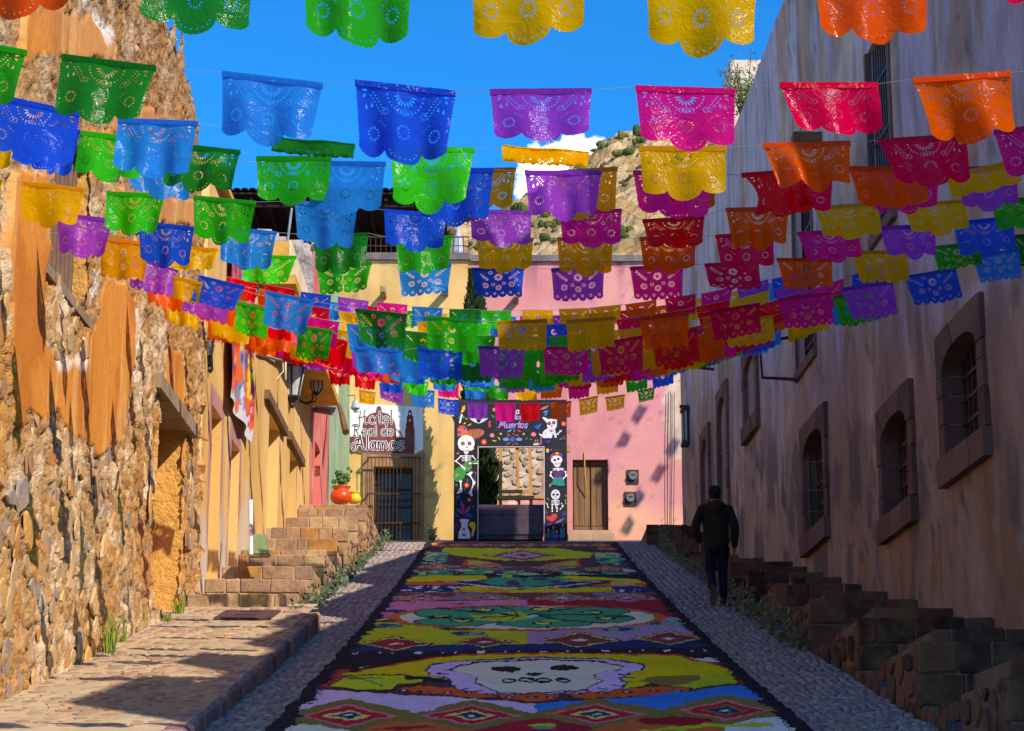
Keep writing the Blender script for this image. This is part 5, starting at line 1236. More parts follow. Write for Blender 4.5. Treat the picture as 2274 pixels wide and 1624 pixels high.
bl = thing('bell_lamp', 'small hanging bell shaped lamp on a thin bracket beside the hotel sign', 'lamp', at(793, 905, 57.5))
Pb = at(789, 899, 57.9); MB().lathe([(.02, .16), (.06, .12), (.11, -.02), (.13, -.1), (.06, -.16), (.02, -.22)], Pb, 10).build('shade', m_zinc, bl); MB().tube([Pb + Vector((0, 0, .14)), Pb + Vector((-.02, 0, .26)), Pb + Vector((-.30, .1, .26)), Pb + Vector((-.42, .1, .05))], .012, 5).build('bracket', m_iron, bl)
bg = at(452, 748, 30.0); m_bag = mat('black_plastic', lin(20, 20, 22), lin(34, 32, 34), 6, .35, .8, 14, spec=.5)
mb = MB(); mb.ellip(bg, (.16, .16, .2), 9, 6); mb.ellip(bg + Vector((.06, -.04, -.2)), (.09, .08, .24), 8, 5); mb.ellip(bg + Vector((.0, .03, .14)), (.24, .1, .08), 8, 5); mb.tube([bg + Vector((.08, 0, -.3)), bg + Vector((.12, 0, -.5))], [.05, .02], 5)
for i, p in enumerate(mb.v): mb.v[i] = (p[0] + er.uniform(-.03, .03), p[1] + er.uniform(-.03, .03), p[2] + er.uniform(-.04, .04))
tag(mb.build('plastic_bag', m_bag), 'crumpled black plastic bag caught where the ruined wall meets the yellow house', 'bag')
A_, B_ = at(648, 462, 45.5), at(630, 605, 45.8)
tag(MB().tube([A_, B_], .028, 6).build('steel_pole', m_zinc), 'thin leaning steel pole in front of the dark terrace roof', 'pole')
cbx = thing('cable_coil', 'black coil of cable at the top of the yellow house', 'cable', at(555, 650, 33))
cc_ = at(555, 645, 33); MB().tube([cc_ + Vector((.13 * math.cos(t * .6), .05 * math.sin(t * .3), .13 * math.sin(t * .6))) for t in range(26)], .018, 5).build('loop', m_iron, cbx)
# pipe and bin leaning on the yellow house, pots on the landing
st1 = stL[4]
def on_landing(x, y, h_px):
    return None
Pb = at(558, 1228, 31.2); Pt = at(557, 1112, 31.6)
tag(MB().tube([Pb + Vector((0, 0, -.03)), Pt], .028, 8).build('white_pipe', mat('white_plastic', lin(226, 226, 232), lin(200, 200, 206), 5, .45, .05, 20, spec=.4)), 'white plastic pipe standing upright against the yellow house wall', 'pipe')
bn2 = thing('green_bin', 'pale green plastic bin turned upside down on the stone steps', 'bin', at(573, 1226, 31.6)); b0 = at(575, 1229, 31.8)
m_bin = mat('green_plastic', lin(128, 144, 104), lin(108, 124, 88), 4, .6, .1, 20)
MB().hexa([b0 + Vector((-.15, -.12, -.05)), b0 + Vector((.15, -.12, -.05)), b0 + Vector((.15, .14, -.05)), b0 + Vector((-.15, .14, -.05)), b0 + Vector((-.11, -.09, .27)), b0 + Vector((.10, -.09, .27)), b0 + Vector((.10, .1, .27)), b0 + Vector((-.11, .1, .27))]).build('body', m_bin, bn2)
MB().hexa([b0 + Vector((-.165, -.135, -.02)), b0 + Vector((.165, -.135, -.02)), b0 + Vector((.165, .155, -.02)), b0 + Vector((-.165, .155, -.02)), b0 + Vector((-.16, -.13, .03)), b0 + Vector((.16, -.13, .03)), b0 + Vector((.16, .15, .03)), b0 + Vector((-.16, .15, .03))]).build('rim', m_bin, bn2)
lY, lz, _ = stL[-1]
def pot(label, x, y, rad, m, Y, plant):
    P = at(x, y, Y); P.z = min(P.z, lz + .4) if False else P.z
    t = thing('flower_pot', label, 'pot', P)
    MB().lathe([(.55 * rad, 0), (.9 * rad, .25 * rad), (1.02 * rad, .62 * rad), (.92 * rad, 1.0 * rad), (.70 * rad, 1.22 * rad), (.66 * rad, 1.3 * rad), (.86 * rad, 1.52 * rad), (.90 * rad, 1.58 * rad), (.84 * rad, 1.6 * rad), (.62 * rad, 1.42 * rad)], P, 24).build('body', m, t, smooth=True)
    if plant:
        lr = random.Random(4); ml = mat('geranium_leaf', lin(64, 104, 44), lin(44, 76, 34), 5, .6, .2, 20); st_ = mat('green_stem', lin(92, 116, 60), lin(70, 92, 48), 5, .7, .1, 20)
        for k in range(26):
            a = lr.uniform(0, 6.28); h = lr.uniform(.12, .34); rr = lr.uniform(.02, .17); tip = P + Vector((rr * math.cos(a), rr * math.sin(a), 1.5 * rad + h))
            if k == 0: tip = P + Vector((.2, -.05, 1.5 * rad + .34))
            if k == 1: tip = P + Vector((.15, -.05, 1.5 * rad + .40))
            MB().tube([P + Vector((0, 0, 1.4 * rad)), P.lerp(tip, .6) + Vector((0, 0, .04)), tip], .006, 4).build('stem', st_, t)
            mb = MB(); n_ = 9; s_ = lr.uniform(.035, .06); ax = Vector((lr.uniform(-.6, .6), -1, lr.uniform(-.2, .9))).normalized(); x_ = ax.cross(Vector((0, 0, 1))).normalized(); y_ = x_.cross(ax)
            mb.add([tip] + [tip + (x_ * math.cos(6.283 * q / n_) + y_ * math.sin(6.283 * q / n_)) * s_ * (1 + .16 * math.cos(q * 3)) + ax * -.012 for q in range(n_)], [(0, q + 1, (q + 1) % n_ + 1) for q in range(n_)]); mb.build('leaf', ml, t)
    return t
m_op = mat('orange_glaze', lin(226, 78, 20), lin(200, 60, 14), 3, .35, .08, 20, spec=.5); m_yp = mat('yellow_glaze', lin(226, 190, 30), lin(200, 160, 24), 3, .4, .08, 20, spec=.5)
pY = lY + .45
pot('glossy orange pot with a leafy geranium on the top of the stone steps', 757, 1119, .225, m_op, pY, True); pot('smaller yellow pot beside the orange pot on the top of the steps', 786, 1119, .15, m_yp, pY + .4, False)
# board leaning at the far end of the right wall
bd = thing('plywood_board', 'tall tan plywood board leaning on the far end of the mauve wall', 'board', at(1540, 1166, 47.6))
a_, b_, c_, d_ = at(1526, 1168, 47.6), at(1545, 1168, 47.0), at(1556, 913, 48.2), at(1552, 913, 48.6)
m_ply = mat('plywood', lin(196, 164, 118), lin(170, 136, 94), 2, .8, .2, 24); th = Vector((.015, .04, .01))
MB().hexa([a_, b_, b_ + th, a_ + th, d_, c_, c_ + th, d_ + th]).build('sheet', m_ply, bd)
a_, b_, c_, d_ = at(1546, 1168, 47.4), at(1556, 1168, 47.0), at(1559, 920, 48.2), at(1557, 920, 48.6)
tag(MB().hexa([a_, b_, b_ + th, a_ + th, d_, c_, c_ + th, d_ + th]).build('dark_board', m_beam), 'narrow dark board leaning behind the plywood board by the mauve wall', 'board')
# weeds at the foot of the ruined wall
m_weed = mat('weed_blade', lin(112, 138, 40), lin(84, 104, 34), 6, .7, .1, 20)
wr = random.Random(17)
for (x, y, hh, lab) in ((243, 1447, .62, 'tall wispy dry weed nearest the camera at the foot of the ruined wall'), (266, 1424, .42, 'bright green weed between the tall wispy weed and the stubby clump'), (311, 1398, .36, 'stubby bright green weed clump before the walled up doorway'), (396, 1367, .40, 'small green weed beyond the walled up doorway of the ruined wall'), (372, 1382, .2, 'tiny green weed tuft under the walled up doorway')):
    P = onroad(x, y, .2); t = thing('weed', lab, 'weed', P); mb = MB()
    for k in range(34):
        a = wr.uniform(0, 6.28); L = hh * wr.uniform(.5, 1.0); lean = Vector((math.cos(a), math.sin(a), 0)) * L * wr.uniform(.1, .5); p0 = P + Vector((wr.uniform(-.05, .05), wr.uniform(-.09, .09), -.03)); w_ = Vector((-math.sin(a), math.cos(a), 0)) * .007
        m_ = p0 + lean * .35 + Vector((0, 0, L * .6)); e_ = p0 + lean + Vector((0, 0, L * wr.uniform(.7, 1)))
        mb.add([p0 - w_, p0 + w_, m_ + w_ * .8, m_ - w_ * .8, e_], [(0, 1, 2, 3), (3, 2, 4)])
    mb.build('blades', m_weed, t)
# ivy along both stair walls
m_ivy = mat('ivy_leaf', lin(58, 78, 42), lin(36, 52, 30), 5, .5, .1, 20, obj=True, spec=.4)
def ivy(label, x, ya, yb, sgn, dens):
    t = thing('ivy', label, 'ivy', (x, ya, zr(ya))); mb = MB(); st_ = MB(); pts = []
    y = ya
    while y < yb:
        pts.append(Vector((x - sgn * wr.uniform(.03, .09), y, zr(y) + .06 + wr.uniform(0, .1)))); y += .4
    st_.tube(pts, .012, 4); st_.build('vine', m_bark, t)
    y = ya
    while y < yb:
        cl = .15 + 1.1 * vnoise(np.array([y * .9]), np.array([x]), 7)[0]
        for k in range(int(dens * cl)):
            p = Vector((x - sgn * wr.uniform(.02, .20), y + wr.uniform(-.15, .15), zr(y) + wr.uniform(.02, .14 + .36 * cl * wr.random())))
            ax = Vector((-sgn * wr.uniform(.2, 1), wr.uniform(-1, .1), wr.uniform(-.1, 1))).normalized(); u_ = ax.cross(Vector((wr.uniform(-1, 1), wr.uniform(-1, 1), wr.uniform(-1, 1)))).normalized(); v2 = ax.cross(u_); s_ = wr.uniform(.025, .055)
            mb.add([p - u_ * s_ * .2, p + u_ * s_ * .5 + v2 * s_ * .8, p + u_ * s_ * 1.6, p + u_ * s_ * .5 - v2 * s_ * .8], [(0, 1, 2), (0, 2, 3)])
        y += .12
    o = mb.build('foliage', m_ivy, t); o['kind'] = 'stuff'
ivy('dark green ivy trailing along the foot of the sunlit left steps', -2.93, 27.8, 49.5, -1, 7); ivy('dark ivy trailing along the foot of the shaded right steps', 3.34, 24.5, 47, 1, 9)
ivy('low ivy tuft at the base of the yellow hotel wall left of the portal', -1.9, 54.0, 55.2, 1, 14)
# ================================================================ SAWDUST CARPET
xs_ = np.linspace(-1.95, 2.39, 400); ys2 = np.concatenate([np.arange(15.8, 22, .028), np.arange(22, 30, .04), np.arange(30, 50.4, .055)]); CX, CY = np.meshgrid(xs_, ys2)
CZ = zr(CY) + .012
cpx, cpy = project(CX, CY, CZ)
jx = cpx + (fbm(CX * 9, CY * 3.2, 501, 3) - .5) * 330 / CY + (fbm(CX * 40, CY * 16, 505, 2) - .5) * 55 / CY
jy = cpy + (fbm(CX * 9 + 7, CY * 3.2, 503, 3) - .5) * 150 / CY + (fbm(CX * 40, CY * 16, 507, 2) - .5) * 26 / CY
cc = np.zeros(CX.shape + (3,)); cc[:] = A3(70, 50, 54)
T1 = lambda x, y: (787.6 + .3175 * x, 1181.3 + .3175 * y); T2 = lambda x, y: (590.7 + .5484 * x, 1411 + .5484 * y)
def fill(pts, c, T): 
    P = [T(*p) for p in pts]; m = in_poly(jx, jy, P); cc[m] = A3(*c); return m
def elp(cx, cy, rx, ry, c, T, a0=0, a1=360): return fill([(cx + rx * math.cos(R(a0 + (a1 - a0) * k / 28)), cy + ry * math.sin(R(a0 + (a1 - a0) * k / 28))) for k in range(29)], c, T)
def dia(cx, cy, hw, hh, cols, T, pw=1.0):
    for k, (f, c) in enumerate(cols): fill([(cx - hw * f, cy + 2), (cx - hw * f * .5, cy - hh * f * .42), (cx, cy - hh * f), (cx + hw * f * .5, cy - hh * f * .42), (cx + hw * f, cy + 2), (cx + hw * f * .5, cy + hh * f * .42), (cx, cy + hh * f), (cx - hw * f * .5, cy + hh * f * .42)], c, T)
def blot(pts, c, T, sc, thr, seed):
    P = [T(*p) for p in pts]; m = in_poly(jx, jy, P) & (fbm(CX * sc, CY * sc * .35, seed, 3) > thr); cc[m] = A3(*c)
def seg(pts, w, c, T):
    for a, b in zip(pts, pts[1:]):
        dx, dy = b[0] - a[0], b[1] - a[1]; l = math.hypot(dx, dy) or 1; nx, ny = -dy / l * w / 2, dx / l * w / 2
        fill([(a[0] + nx, a[1] + ny), (b[0] + nx, b[1] + ny), (b[0] - nx, b[1] - ny), (a[0] - nx, a[1] - ny)], c, T)
YL, LM, TL, NV, BKc, CR, PK, OG, TN, WT, MR, LL = (226, 176, 20), (166, 176, 34), (40, 138, 100), (28, 44, 92), (34, 30, 36), (150, 30, 46), (226, 112, 146), (226, 92, 46), (224, 184, 96), (244, 208, 172), (112, 52, 56), (146, 126, 158)
fill([(-400, 60), (2700, 60), (2700, 110), (-400, 110)], (96, 56, 60), T1)
for k in range(9): dia(560 + k * 165, 95, 80, 9, ((1, TN), (.8, MR), (.5, (206, 90, 80))), T1)
fill([(500, 92), (600, 90), (640, 106), (500, 108)], (226, 90, 76), T1); fill([(1700, 112), (1860, 118), (1840, 132), (1700, 126)], (206, 84, 70), T1)
fill([(640, 112), (1100, 120), (1160, 118), (1400, 116), (1680, 150), (1640, 184), (1300, 165), (1000, 160), (680, 166), (600, 130)], LM, T1)
fill([(680, 160), (830, 156), (1060, 185), (1110, 205), (1000, 208), (850, 185), (700, 172)], YL, T1); fill([(1640, 175), (1480, 165), (1330, 180), (1210, 205), (1260, 212), (1400, 195), (1640, 184)], YL, T1)
dia(1170, 167, 280, 44, ((1, BKc), (.93, TN), (.82, MR), (.6, (170, 130, 170)), (.35, (180, 120, 70)), (.15, BKc)), T1)
for p in ([(470, 140), (660, 140), (650, 215), (400, 240)], [(1680, 145), (1890, 150), (1970, 245), (1690, 220)]):
    fill(p, (34, 70, 92), T1); blot(p, (60, 140, 110), T1, 4.5, .5, 511); blot(p, (150, 170, 80), T1, 5, .6, 513); blot(p, (226, 206, 150), T1, 7, .68, 515)
fill([(650, 172), (850, 190), (1100, 208), (1400, 200), (1690, 182), (1650, 246), (640, 240)], (84, 52, 60), T1)
fill([(780, 193), (745, 242), (1010, 228), (900, 205)], OG, T1); fill([(800, 202), (785, 234), (960, 225), (880, 208)], (166, 166, 80), T1); fill([(1340, 228), (1560, 193), (1590, 246), (1480, 244)], OG, T1); fill([(1400, 230), (1545, 205), (1560, 238), (1480, 238)], (150, 166, 70), T1)
fill([(380, 238), (1960, 246), (2010, 300), (340, 300)], (96, 64, 70), T1)
for x, y in ((590, 247), (950, 249), (1390, 250), (1760, 262)): dia(x, y, 160, 24, ((1, TN), (.88, MR), (.66, (206, 120, 120)), (.42, MR), (.22, TN)), T1)
fill([(600, 268), (760, 262), (740, 280), (590, 280)], (186, 150, 196), T1); fill([(1880, 268), (1980, 262), (2010, 292), (1880, 286)], (186, 150, 196), T1)
fill([(360, 275), (2000, 285), (2040, 330), (330, 325)], BKc, T1)
for p in ([(360, 275), (780, 262), (1180, 275), (1700, 275), (2010, 300), (1800, 300), (1200, 308), (700, 300), (480, 320), (340, 325)],): blot(p, TL, T1, 3.2, .47, 521); blot(p, (150, 176, 110), T1, 5, .62, 523); blot(p, (36, 60, 110), T1, 4, .64, 525)
fill([(330, 320), (600, 308), (900, 308), (940, 320), (880, 342), (650, 345), (420, 358), (310, 350)], YL, T1); fill([(1390, 318), (1540, 312), (2030, 338), (2070, 366), (1990, 362), (1820, 345), (1500, 335)], YL, T1); fill([(1030, 308), (1100, 304), (1100, 318), (1030, 320)], YL, T1)
fill([(300, 350), (700, 352), (730, 370), (480, 382), (290, 376)], OG, T1); fill([(1640, 382), (1830, 352), (2070, 365), (2080, 392), (1880, 392)], OG, T1); fill([(1790, 350), (1960, 352), (1960, 378), (1800, 378)], (170, 150, 110), T1)
fill([(250, 378), (760, 376), (1170, 412), (1600, 380), (2140, 392), (2160, 440), (240, 436)], NV, T1)
fill([(690, 388), (870, 382), (1170, 408), (1440, 398), (1790, 388), (1810, 428), (1450, 430), (1170, 428), (760, 424)], YL, T1); blot([(690, 388), (1810, 388), (1810, 430), (690, 430)], (206, 130, 40), T1, 5, .6, 527)
fill([(620, 348), (900, 338), (1200, 330), (1480, 340), (1720, 350), (1440, 388), (1170, 402), (900, 388)], WT, T1); fill([(650, 350), (900, 342), (1200, 334), (1480, 345), (1690, 352), (1440, 382), (1170, 397), (910, 382)], NV, T1)
fill([(840, 345), (1000, 318), (1150, 322), (1180, 345), (1220, 318), (1460, 328), (1500, 355), (1320, 385), (1180, 392), (950, 370)], TL, T1); blot([(840, 345), (1000, 318), (1460, 328), (1500, 355), (1180, 390)], (70, 50, 90), T1, 4, .58, 529)
blot([(300, 380), (740, 385), (740, 425), (260, 425)], (196, 196, 206), T1, 8, .68, 531); blot([(1810, 395), (2130, 400), (2130, 430), (1810, 430)], (196, 196, 206), T1, 8, .7, 533)
fill([(200, 430), (700, 424), (1170, 428), (1700, 424), (2200, 428), (2240, 485), (180, 480)], (126, 100, 118), T1); blot([(200, 430), (2200, 428), (2240, 485), (180, 480)], (104, 60, 62), T1, 2.6, .5, 535); blot([(200, 440), (2240, 440), (2240, 485), (180, 480)], (110, 130, 96), T1, 2.2, .62, 537)
fill([(150, 478), (420, 492), (850, 488), (1200, 478), (1210, 520), (900, 528), (600, 548), (330, 580), (300, 615), (40, 615)], PK, T1)
fill([(1200, 478), (1600, 482), (2240, 478), (2420, 560), (2480, 620), (2120, 572), (1900, 535), (1700, 522), (1212, 520)], CR, T1)
for x in (470, 962, 1450, 1905): dia(x, 467, 200, 30, ((1, TN), (.9, MR), (.7, PK), (.48, BKc), (.32, (230, 160, 180))), T1)
for p in ([(160, 560), (280, 550), (400, 556), (300, 570)], [(650, 505), (760, 500), (840, 506), (740, 512)], [(550, 528), (640, 535), (700, 534), (600, 540)], [(2000, 550), (2200, 548), (2250, 556), (2050, 560)]): fill(p, (60, 44, 80), T1)
fill([(40, 612), (240, 612), (330, 650), (700, 690), (1210, 700), (1206, 800), (-60, 800), (-60, 760)], LM, T1)
fill([(1210, 700), (1600, 690), (2000, 655), (2180, 598), (2480, 600), (2560, 800), (1206, 800)], LL, T1)
elp(1207, 605, 985, 90, OG, T1); elp(1207, 605, 900, 80, WT, T1)
for k, (cx_, cy_, rx_, ry_) in enumerate(((640, 575, 225, 36), (700, 634, 290, 34), (1030, 552, 360, 28), (1330, 648, 340, 28), (1600, 562, 330, 34), (1700, 610, 262, 36), (1150, 600, 420, 44))):
    elp(cx_, cy_, rx_, ry_, BKc, T1)
for k, (cx_, cy_, rx_, ry_) in enumerate(((640, 575, 212, 31), (700, 634, 276, 29), (1030, 552, 345, 23), (1330, 648, 326, 23), (1600, 562, 316, 29), (1700, 610, 250, 31), (1150, 600, 400, 36))):
    elp(cx_, cy_, rx_, ry_, (44, 142, 104), T1)
blot([(800, 575), (1200, 560), (1560, 575), (1480, 625), (1100, 640), (840, 620)], (150, 176, 50), T1, 3, .56, 541)
for a in ([(1150, 590), (1090, 545), (1020, 530)], [(1150, 590), (760, 612), (500, 598)], [(1150, 590), (1040, 640), (990, 662)], [(1200, 585), (1420, 552), (1530, 540)], [(1250, 590), (1600, 636), (1760, 640)], [(1150, 590), (900, 565), (680, 555)], [(1250, 588), (1700, 585), (1930, 600)]): seg(a, 7, BKc, T1)
elp(1235, 594, 45, 8, WT, T1)
for x, y in ((610, 595), (750, 627), (895, 551), (1300, 545), (1310, 647), (1660, 566), (1755, 607)): elp(x, y, 80, 11, BKc, T1); elp(x, y, 55, 6, (210, 200, 80), T1)
for x, y in ((220, 664), (800, 714), (1860, 688), (2200, 645)): elp(x, y, 130, 13, (30, 70, 90), T1); blot([(x - 120, y - 12), (x + 120, y - 12), (x + 120, y + 12), (x - 120, y + 12)], (90, 150, 130), T1, 7, .55, 543)
for p in ([(120, 625), (240, 620), (310, 628), (200, 634)], [(580, 688), (640, 674), (700, 682), (640, 694)], [(1360, 690), (1420, 682), (1400, 696)]): fill(p, (40, 60, 70), T1)
fill([(-80, 785), (300, 800), (700, 795), (1200, 792), (1700, 775), (2400, 745), (2600, 845), (-120, 850)], NV, T1)
for cx_, cy_, hw, hh in ((285, 788, 265, 50), (910, 775, 235, 42), (1575, 762, 295, 55), (2200, 750, 260, 50)): dia(cx_, cy_, hw, hh, ((1.06, BKc), (.97, TN), (.84, BKc), (.8, MR), (.55, CR if cx_ < 400 else (120, 50, 62)), (.22, WT)), T1)
fill([(-60, 66), (330, 72), (900, 66), (1700, 52), (2000, 40), (2300, 190), (-60, 190)], BKc, T2)
dots = (np.abs(np.mod(CX * 4.3 + .3 * np.sin(CX * 9), 1) - .5) < .07) & (np.abs(jy - (1411 + .5484 * (70 - CX * 3))) < 1.8); cc[dots] = A3(226, 206, 190)
blot([(280, 125), (420, 112), (480, 120), (360, 140)], (200, 196, 190), T2, 9, .6, 551); blot([(1690, 90), (1860, 88), (1880, 110), (1700, 112)], (200, 196, 190), T2, 8, .58, 553)
fill([(200, 148), (345, 140), (330, 170), (290, 215), (180, 222)], (140, 58, 54), T2); fill([(1740, 122), (1920, 95), (2060, 195), (1890, 205), (1880, 150)], (120, 44, 44), T2)
fill([(310, 160), (600, 104), (800, 78), (1200, 72), (1660, 80), (1890, 140), (1880, 160)], (170, 60, 40), T2)
fill([(310, 162), (600, 110), (800, 84), (1200, 78), (1650, 86), (1880, 142), (1890, 160), (1600, 190), (1460, 222), (760, 222), (750, 185), (640, 168), (320, 166)], YL, T2)
SK = [(632, 146), (660, 122), (760, 106), (1080, 90), (1390, 98), (1530, 118), (1535, 142), (1455, 166), (1435, 180), (1460, 200), (1440, 222), (1390, 236), (1250, 242), (1050, 250), (900, 248), (770, 228), (750, 200), (735, 176), (660, 162)]
fill(SK, NV, T2); cxm, cym = 1085, 170
fill([(cxm + (x - cxm) * .975, cym + (y - cym) * .93) for x, y in SK], (196, 166, 206), T2)
for k in range(26):
    t = k / 26 * 6.283
    if math.sin(t) < -.55: continue
    x, y = cxm + 355 * math.cos(t), cym + 6 + 62 * math.sin(t); seg([(x, y), (x + 50 * math.cos(t), y + 9 * math.sin(t))], 5, NV, T2)
SK2 = [(738, 140), (840, 110), (1080, 99), (1335, 106), (1448, 128), (1424, 144), (1355, 152), (1326, 166), (1362, 190), (1295, 228), (1080, 242), (935, 238), (842, 196), (853, 175), (775, 152)]
fill(SK2, BKc, T2); fill([(cxm + (x - cxm) * .972, cym + (y - cym) * .93) for x, y in SK2], (255, 216, 172), T2)
elp(965, 140, 62, 12, BKc, T2); elp(1208, 135, 58, 11, BKc, T2); fill([(1050, 162), (1090, 152), (1130, 160), (1090, 168)], BKc, T2)
for x in (985, 1058, 1125, 1200): elp(x, 187, 34, 11, BKc, T2); elp(x, 187, 24, 3, (206, 186, 184), T2)
fill([(330, 165), (450, 158), (560, 163), (585, 178), (665, 180), (640, 197), (540, 208), (520, 228), (380, 230), (255, 214), (290, 190)], BKc, T2); fill([(330, 168), (450, 162), (550, 167), (575, 182), (640, 184), (620, 194), (535, 203), (515, 222), (380, 225), (265, 211), (295, 190)], (160, 182, 36), T2); seg([(385, 178), (470, 212)], 7, (50, 150, 90), T2); blot([(265, 211), (330, 168), (620, 184), (380, 225)], (110, 120, 40), T2, 3, .56, 561)
fill([(1500, 190), (1560, 172), (1700, 178), (1880, 152), (1905, 196), (1740, 218), (1640, 208), (1580, 196)], (150, 176, 34), T2); blot([(1500, 190), (1560, 172), (1900, 160), (1640, 208)], (112, 108, 44), T2, 2.5, .52, 563)
for p in ([(515, 222), (600, 205), (760, 213), (785, 230), (905, 240), (945, 255), (860, 266), (720, 250)], [(945, 245), (1080, 238), (1195, 243), (1185, 264), (1090, 280), (955, 266)], [(1205, 240), (1450, 223), (1560, 206), (1725, 213), (1725, 238), (1500, 254), (1250, 266)]):
    fill(p, BKc, T2); mx_, my_ = sum(q[0] for q in p) / len(p), sum(q[1] for q in p) / len(p); fill([(mx_ + (x - mx_) * .96, my_ + (y - my_) * .84) for x, y in p], (226, 84, 40), T2)
    x0 = min(q[0] for q in p); x1 = max(q[0] for q in p); n = 3 if x1 - x0 < 300 else 5
    for k in range(n):
        x = x0 + (x1 - x0) * (k + .5) / n; yy = my_ + (8 if x0 < 600 else (-6 if x0 > 1150 else 0)) * ((k - n / 2 + .5) / n * 2); elp(x, yy, 26, 4.5, BKc, T2); elp(x, yy, 9, 1.8, (226, 190, 170), T2)
fill([(150, 222), (420, 236), (700, 254), (950, 270), (1092, 284), (1100, 330), (-40, 340), (60, 300)], (206, 168, 200), T2)
fill([(1090, 284), (1250, 268), (1500, 254), (1760, 224), (2030, 190), (2200, 300), (2200, 340), (1100, 340)], (14, 110, 190), T2)
OL, ROS = (112, 104, 48), (196, 104, 116)
fill([(-60, 345), (340, 262), (600, 318), (840, 268), (1090, 318), (1330, 258), (1600, 306), (1850, 246), (2260, 300), (2300, 400), (-80, 400)], OL, T2)
fill([(-60, 360), (240, 372), (330, 389), (330, 440), (-120, 440)], WT, T2); fill([(370, 389), (520, 352), (640, 356), (860, 389), (860, 440), (340, 440)], OG, T2); fill([(430, 385), (520, 372), (690, 374), (600, 388)], (140, 30, 40), T2)
fill([(840, 392), (980, 355), (1100, 338), (1290, 368), (1340, 392), (1340, 440), (840, 440)], CR, T2); elp(1120, 368, 60, 8, YL, T2); elp(1120, 380, 44, 8, (60, 140, 110), T2)
fill([(1300, 392), (1500, 342), (1700, 336), (1920, 389), (1920, 440), (1300, 440)], OG, T2); elp(1660, 352, 155, 18, (140, 24, 36), T2); fill([(1860, 365), (2110, 326), (2300, 400), (2300, 440), (1860, 440)], (210, 200, 196), T2); fill([(1500, 389), (1800, 362), (2060, 360), (2060, 372), (1800, 376), (1560, 400)], LM, T2)
for cx_, cy_, hw, hh in ((330, 330, 250, 56), (830, 328, 260, 50), (1340, 322, 245, 54), (1860, 308, 240, 50)):
    soft = cx_ > 1700; dia(cx_, cy_, hw, hh, ((1, OL), (.84, ROS), (.70, (166, 34, 44)), (.42, OL if soft else TN), (.28, NV), (.09, WT)), T2)
# grain of the coloured sawdust and the ragged dark border
g = fbm(CX * 60, CY * 25, 571, 2); cc *= 1.75 * (.80 + .4 * g)[..., None]; cc = np.minimum(cc * np.array([1.10, 1.0, .84]), .92); cc *= (.90 + .2 * fbm(CX * 2, CY * 1.2, 573, 3))[..., None]
spk = vnoise(CX * 90, CY * 40, 577) > .955; cc[spk] *= .35
bj = (fbm(CY * 3.5, CX * 4, 581, 3) - .5) * .16
edge = np.minimum(CX + 1.95, 2.39 - CX) + bj; bd_ = edge < .165
cc[bd_] = A3(44, 40, 46); cc[(edge < .21) & (vnoise(CX * 50, CY * 22, 583) > .62)] = A3(40, 36, 42)
CZ = CZ + .010 * fbm(CX * 30, CY * 10, 591, 2) + .004
far = np.where(np.minimum(CX + 1.95, 2.39 - CX) + bj * .6 < .02, -.03, 0); CZ = CZ + far
m_saw = mat('coloured_sawdust', None, lin(120, 110, 110), 6, .98, .5, 120, src='attr', amt=.08, dirt=.22, spec=.05)
carp = grid_obj('sawdust_carpet', np.stack([CX, CY, CZ], -1), m_saw, None, cc); tag(carp, 'long bright sawdust carpet with a skull, eyes and rosettes laid up the street', 'carpet')
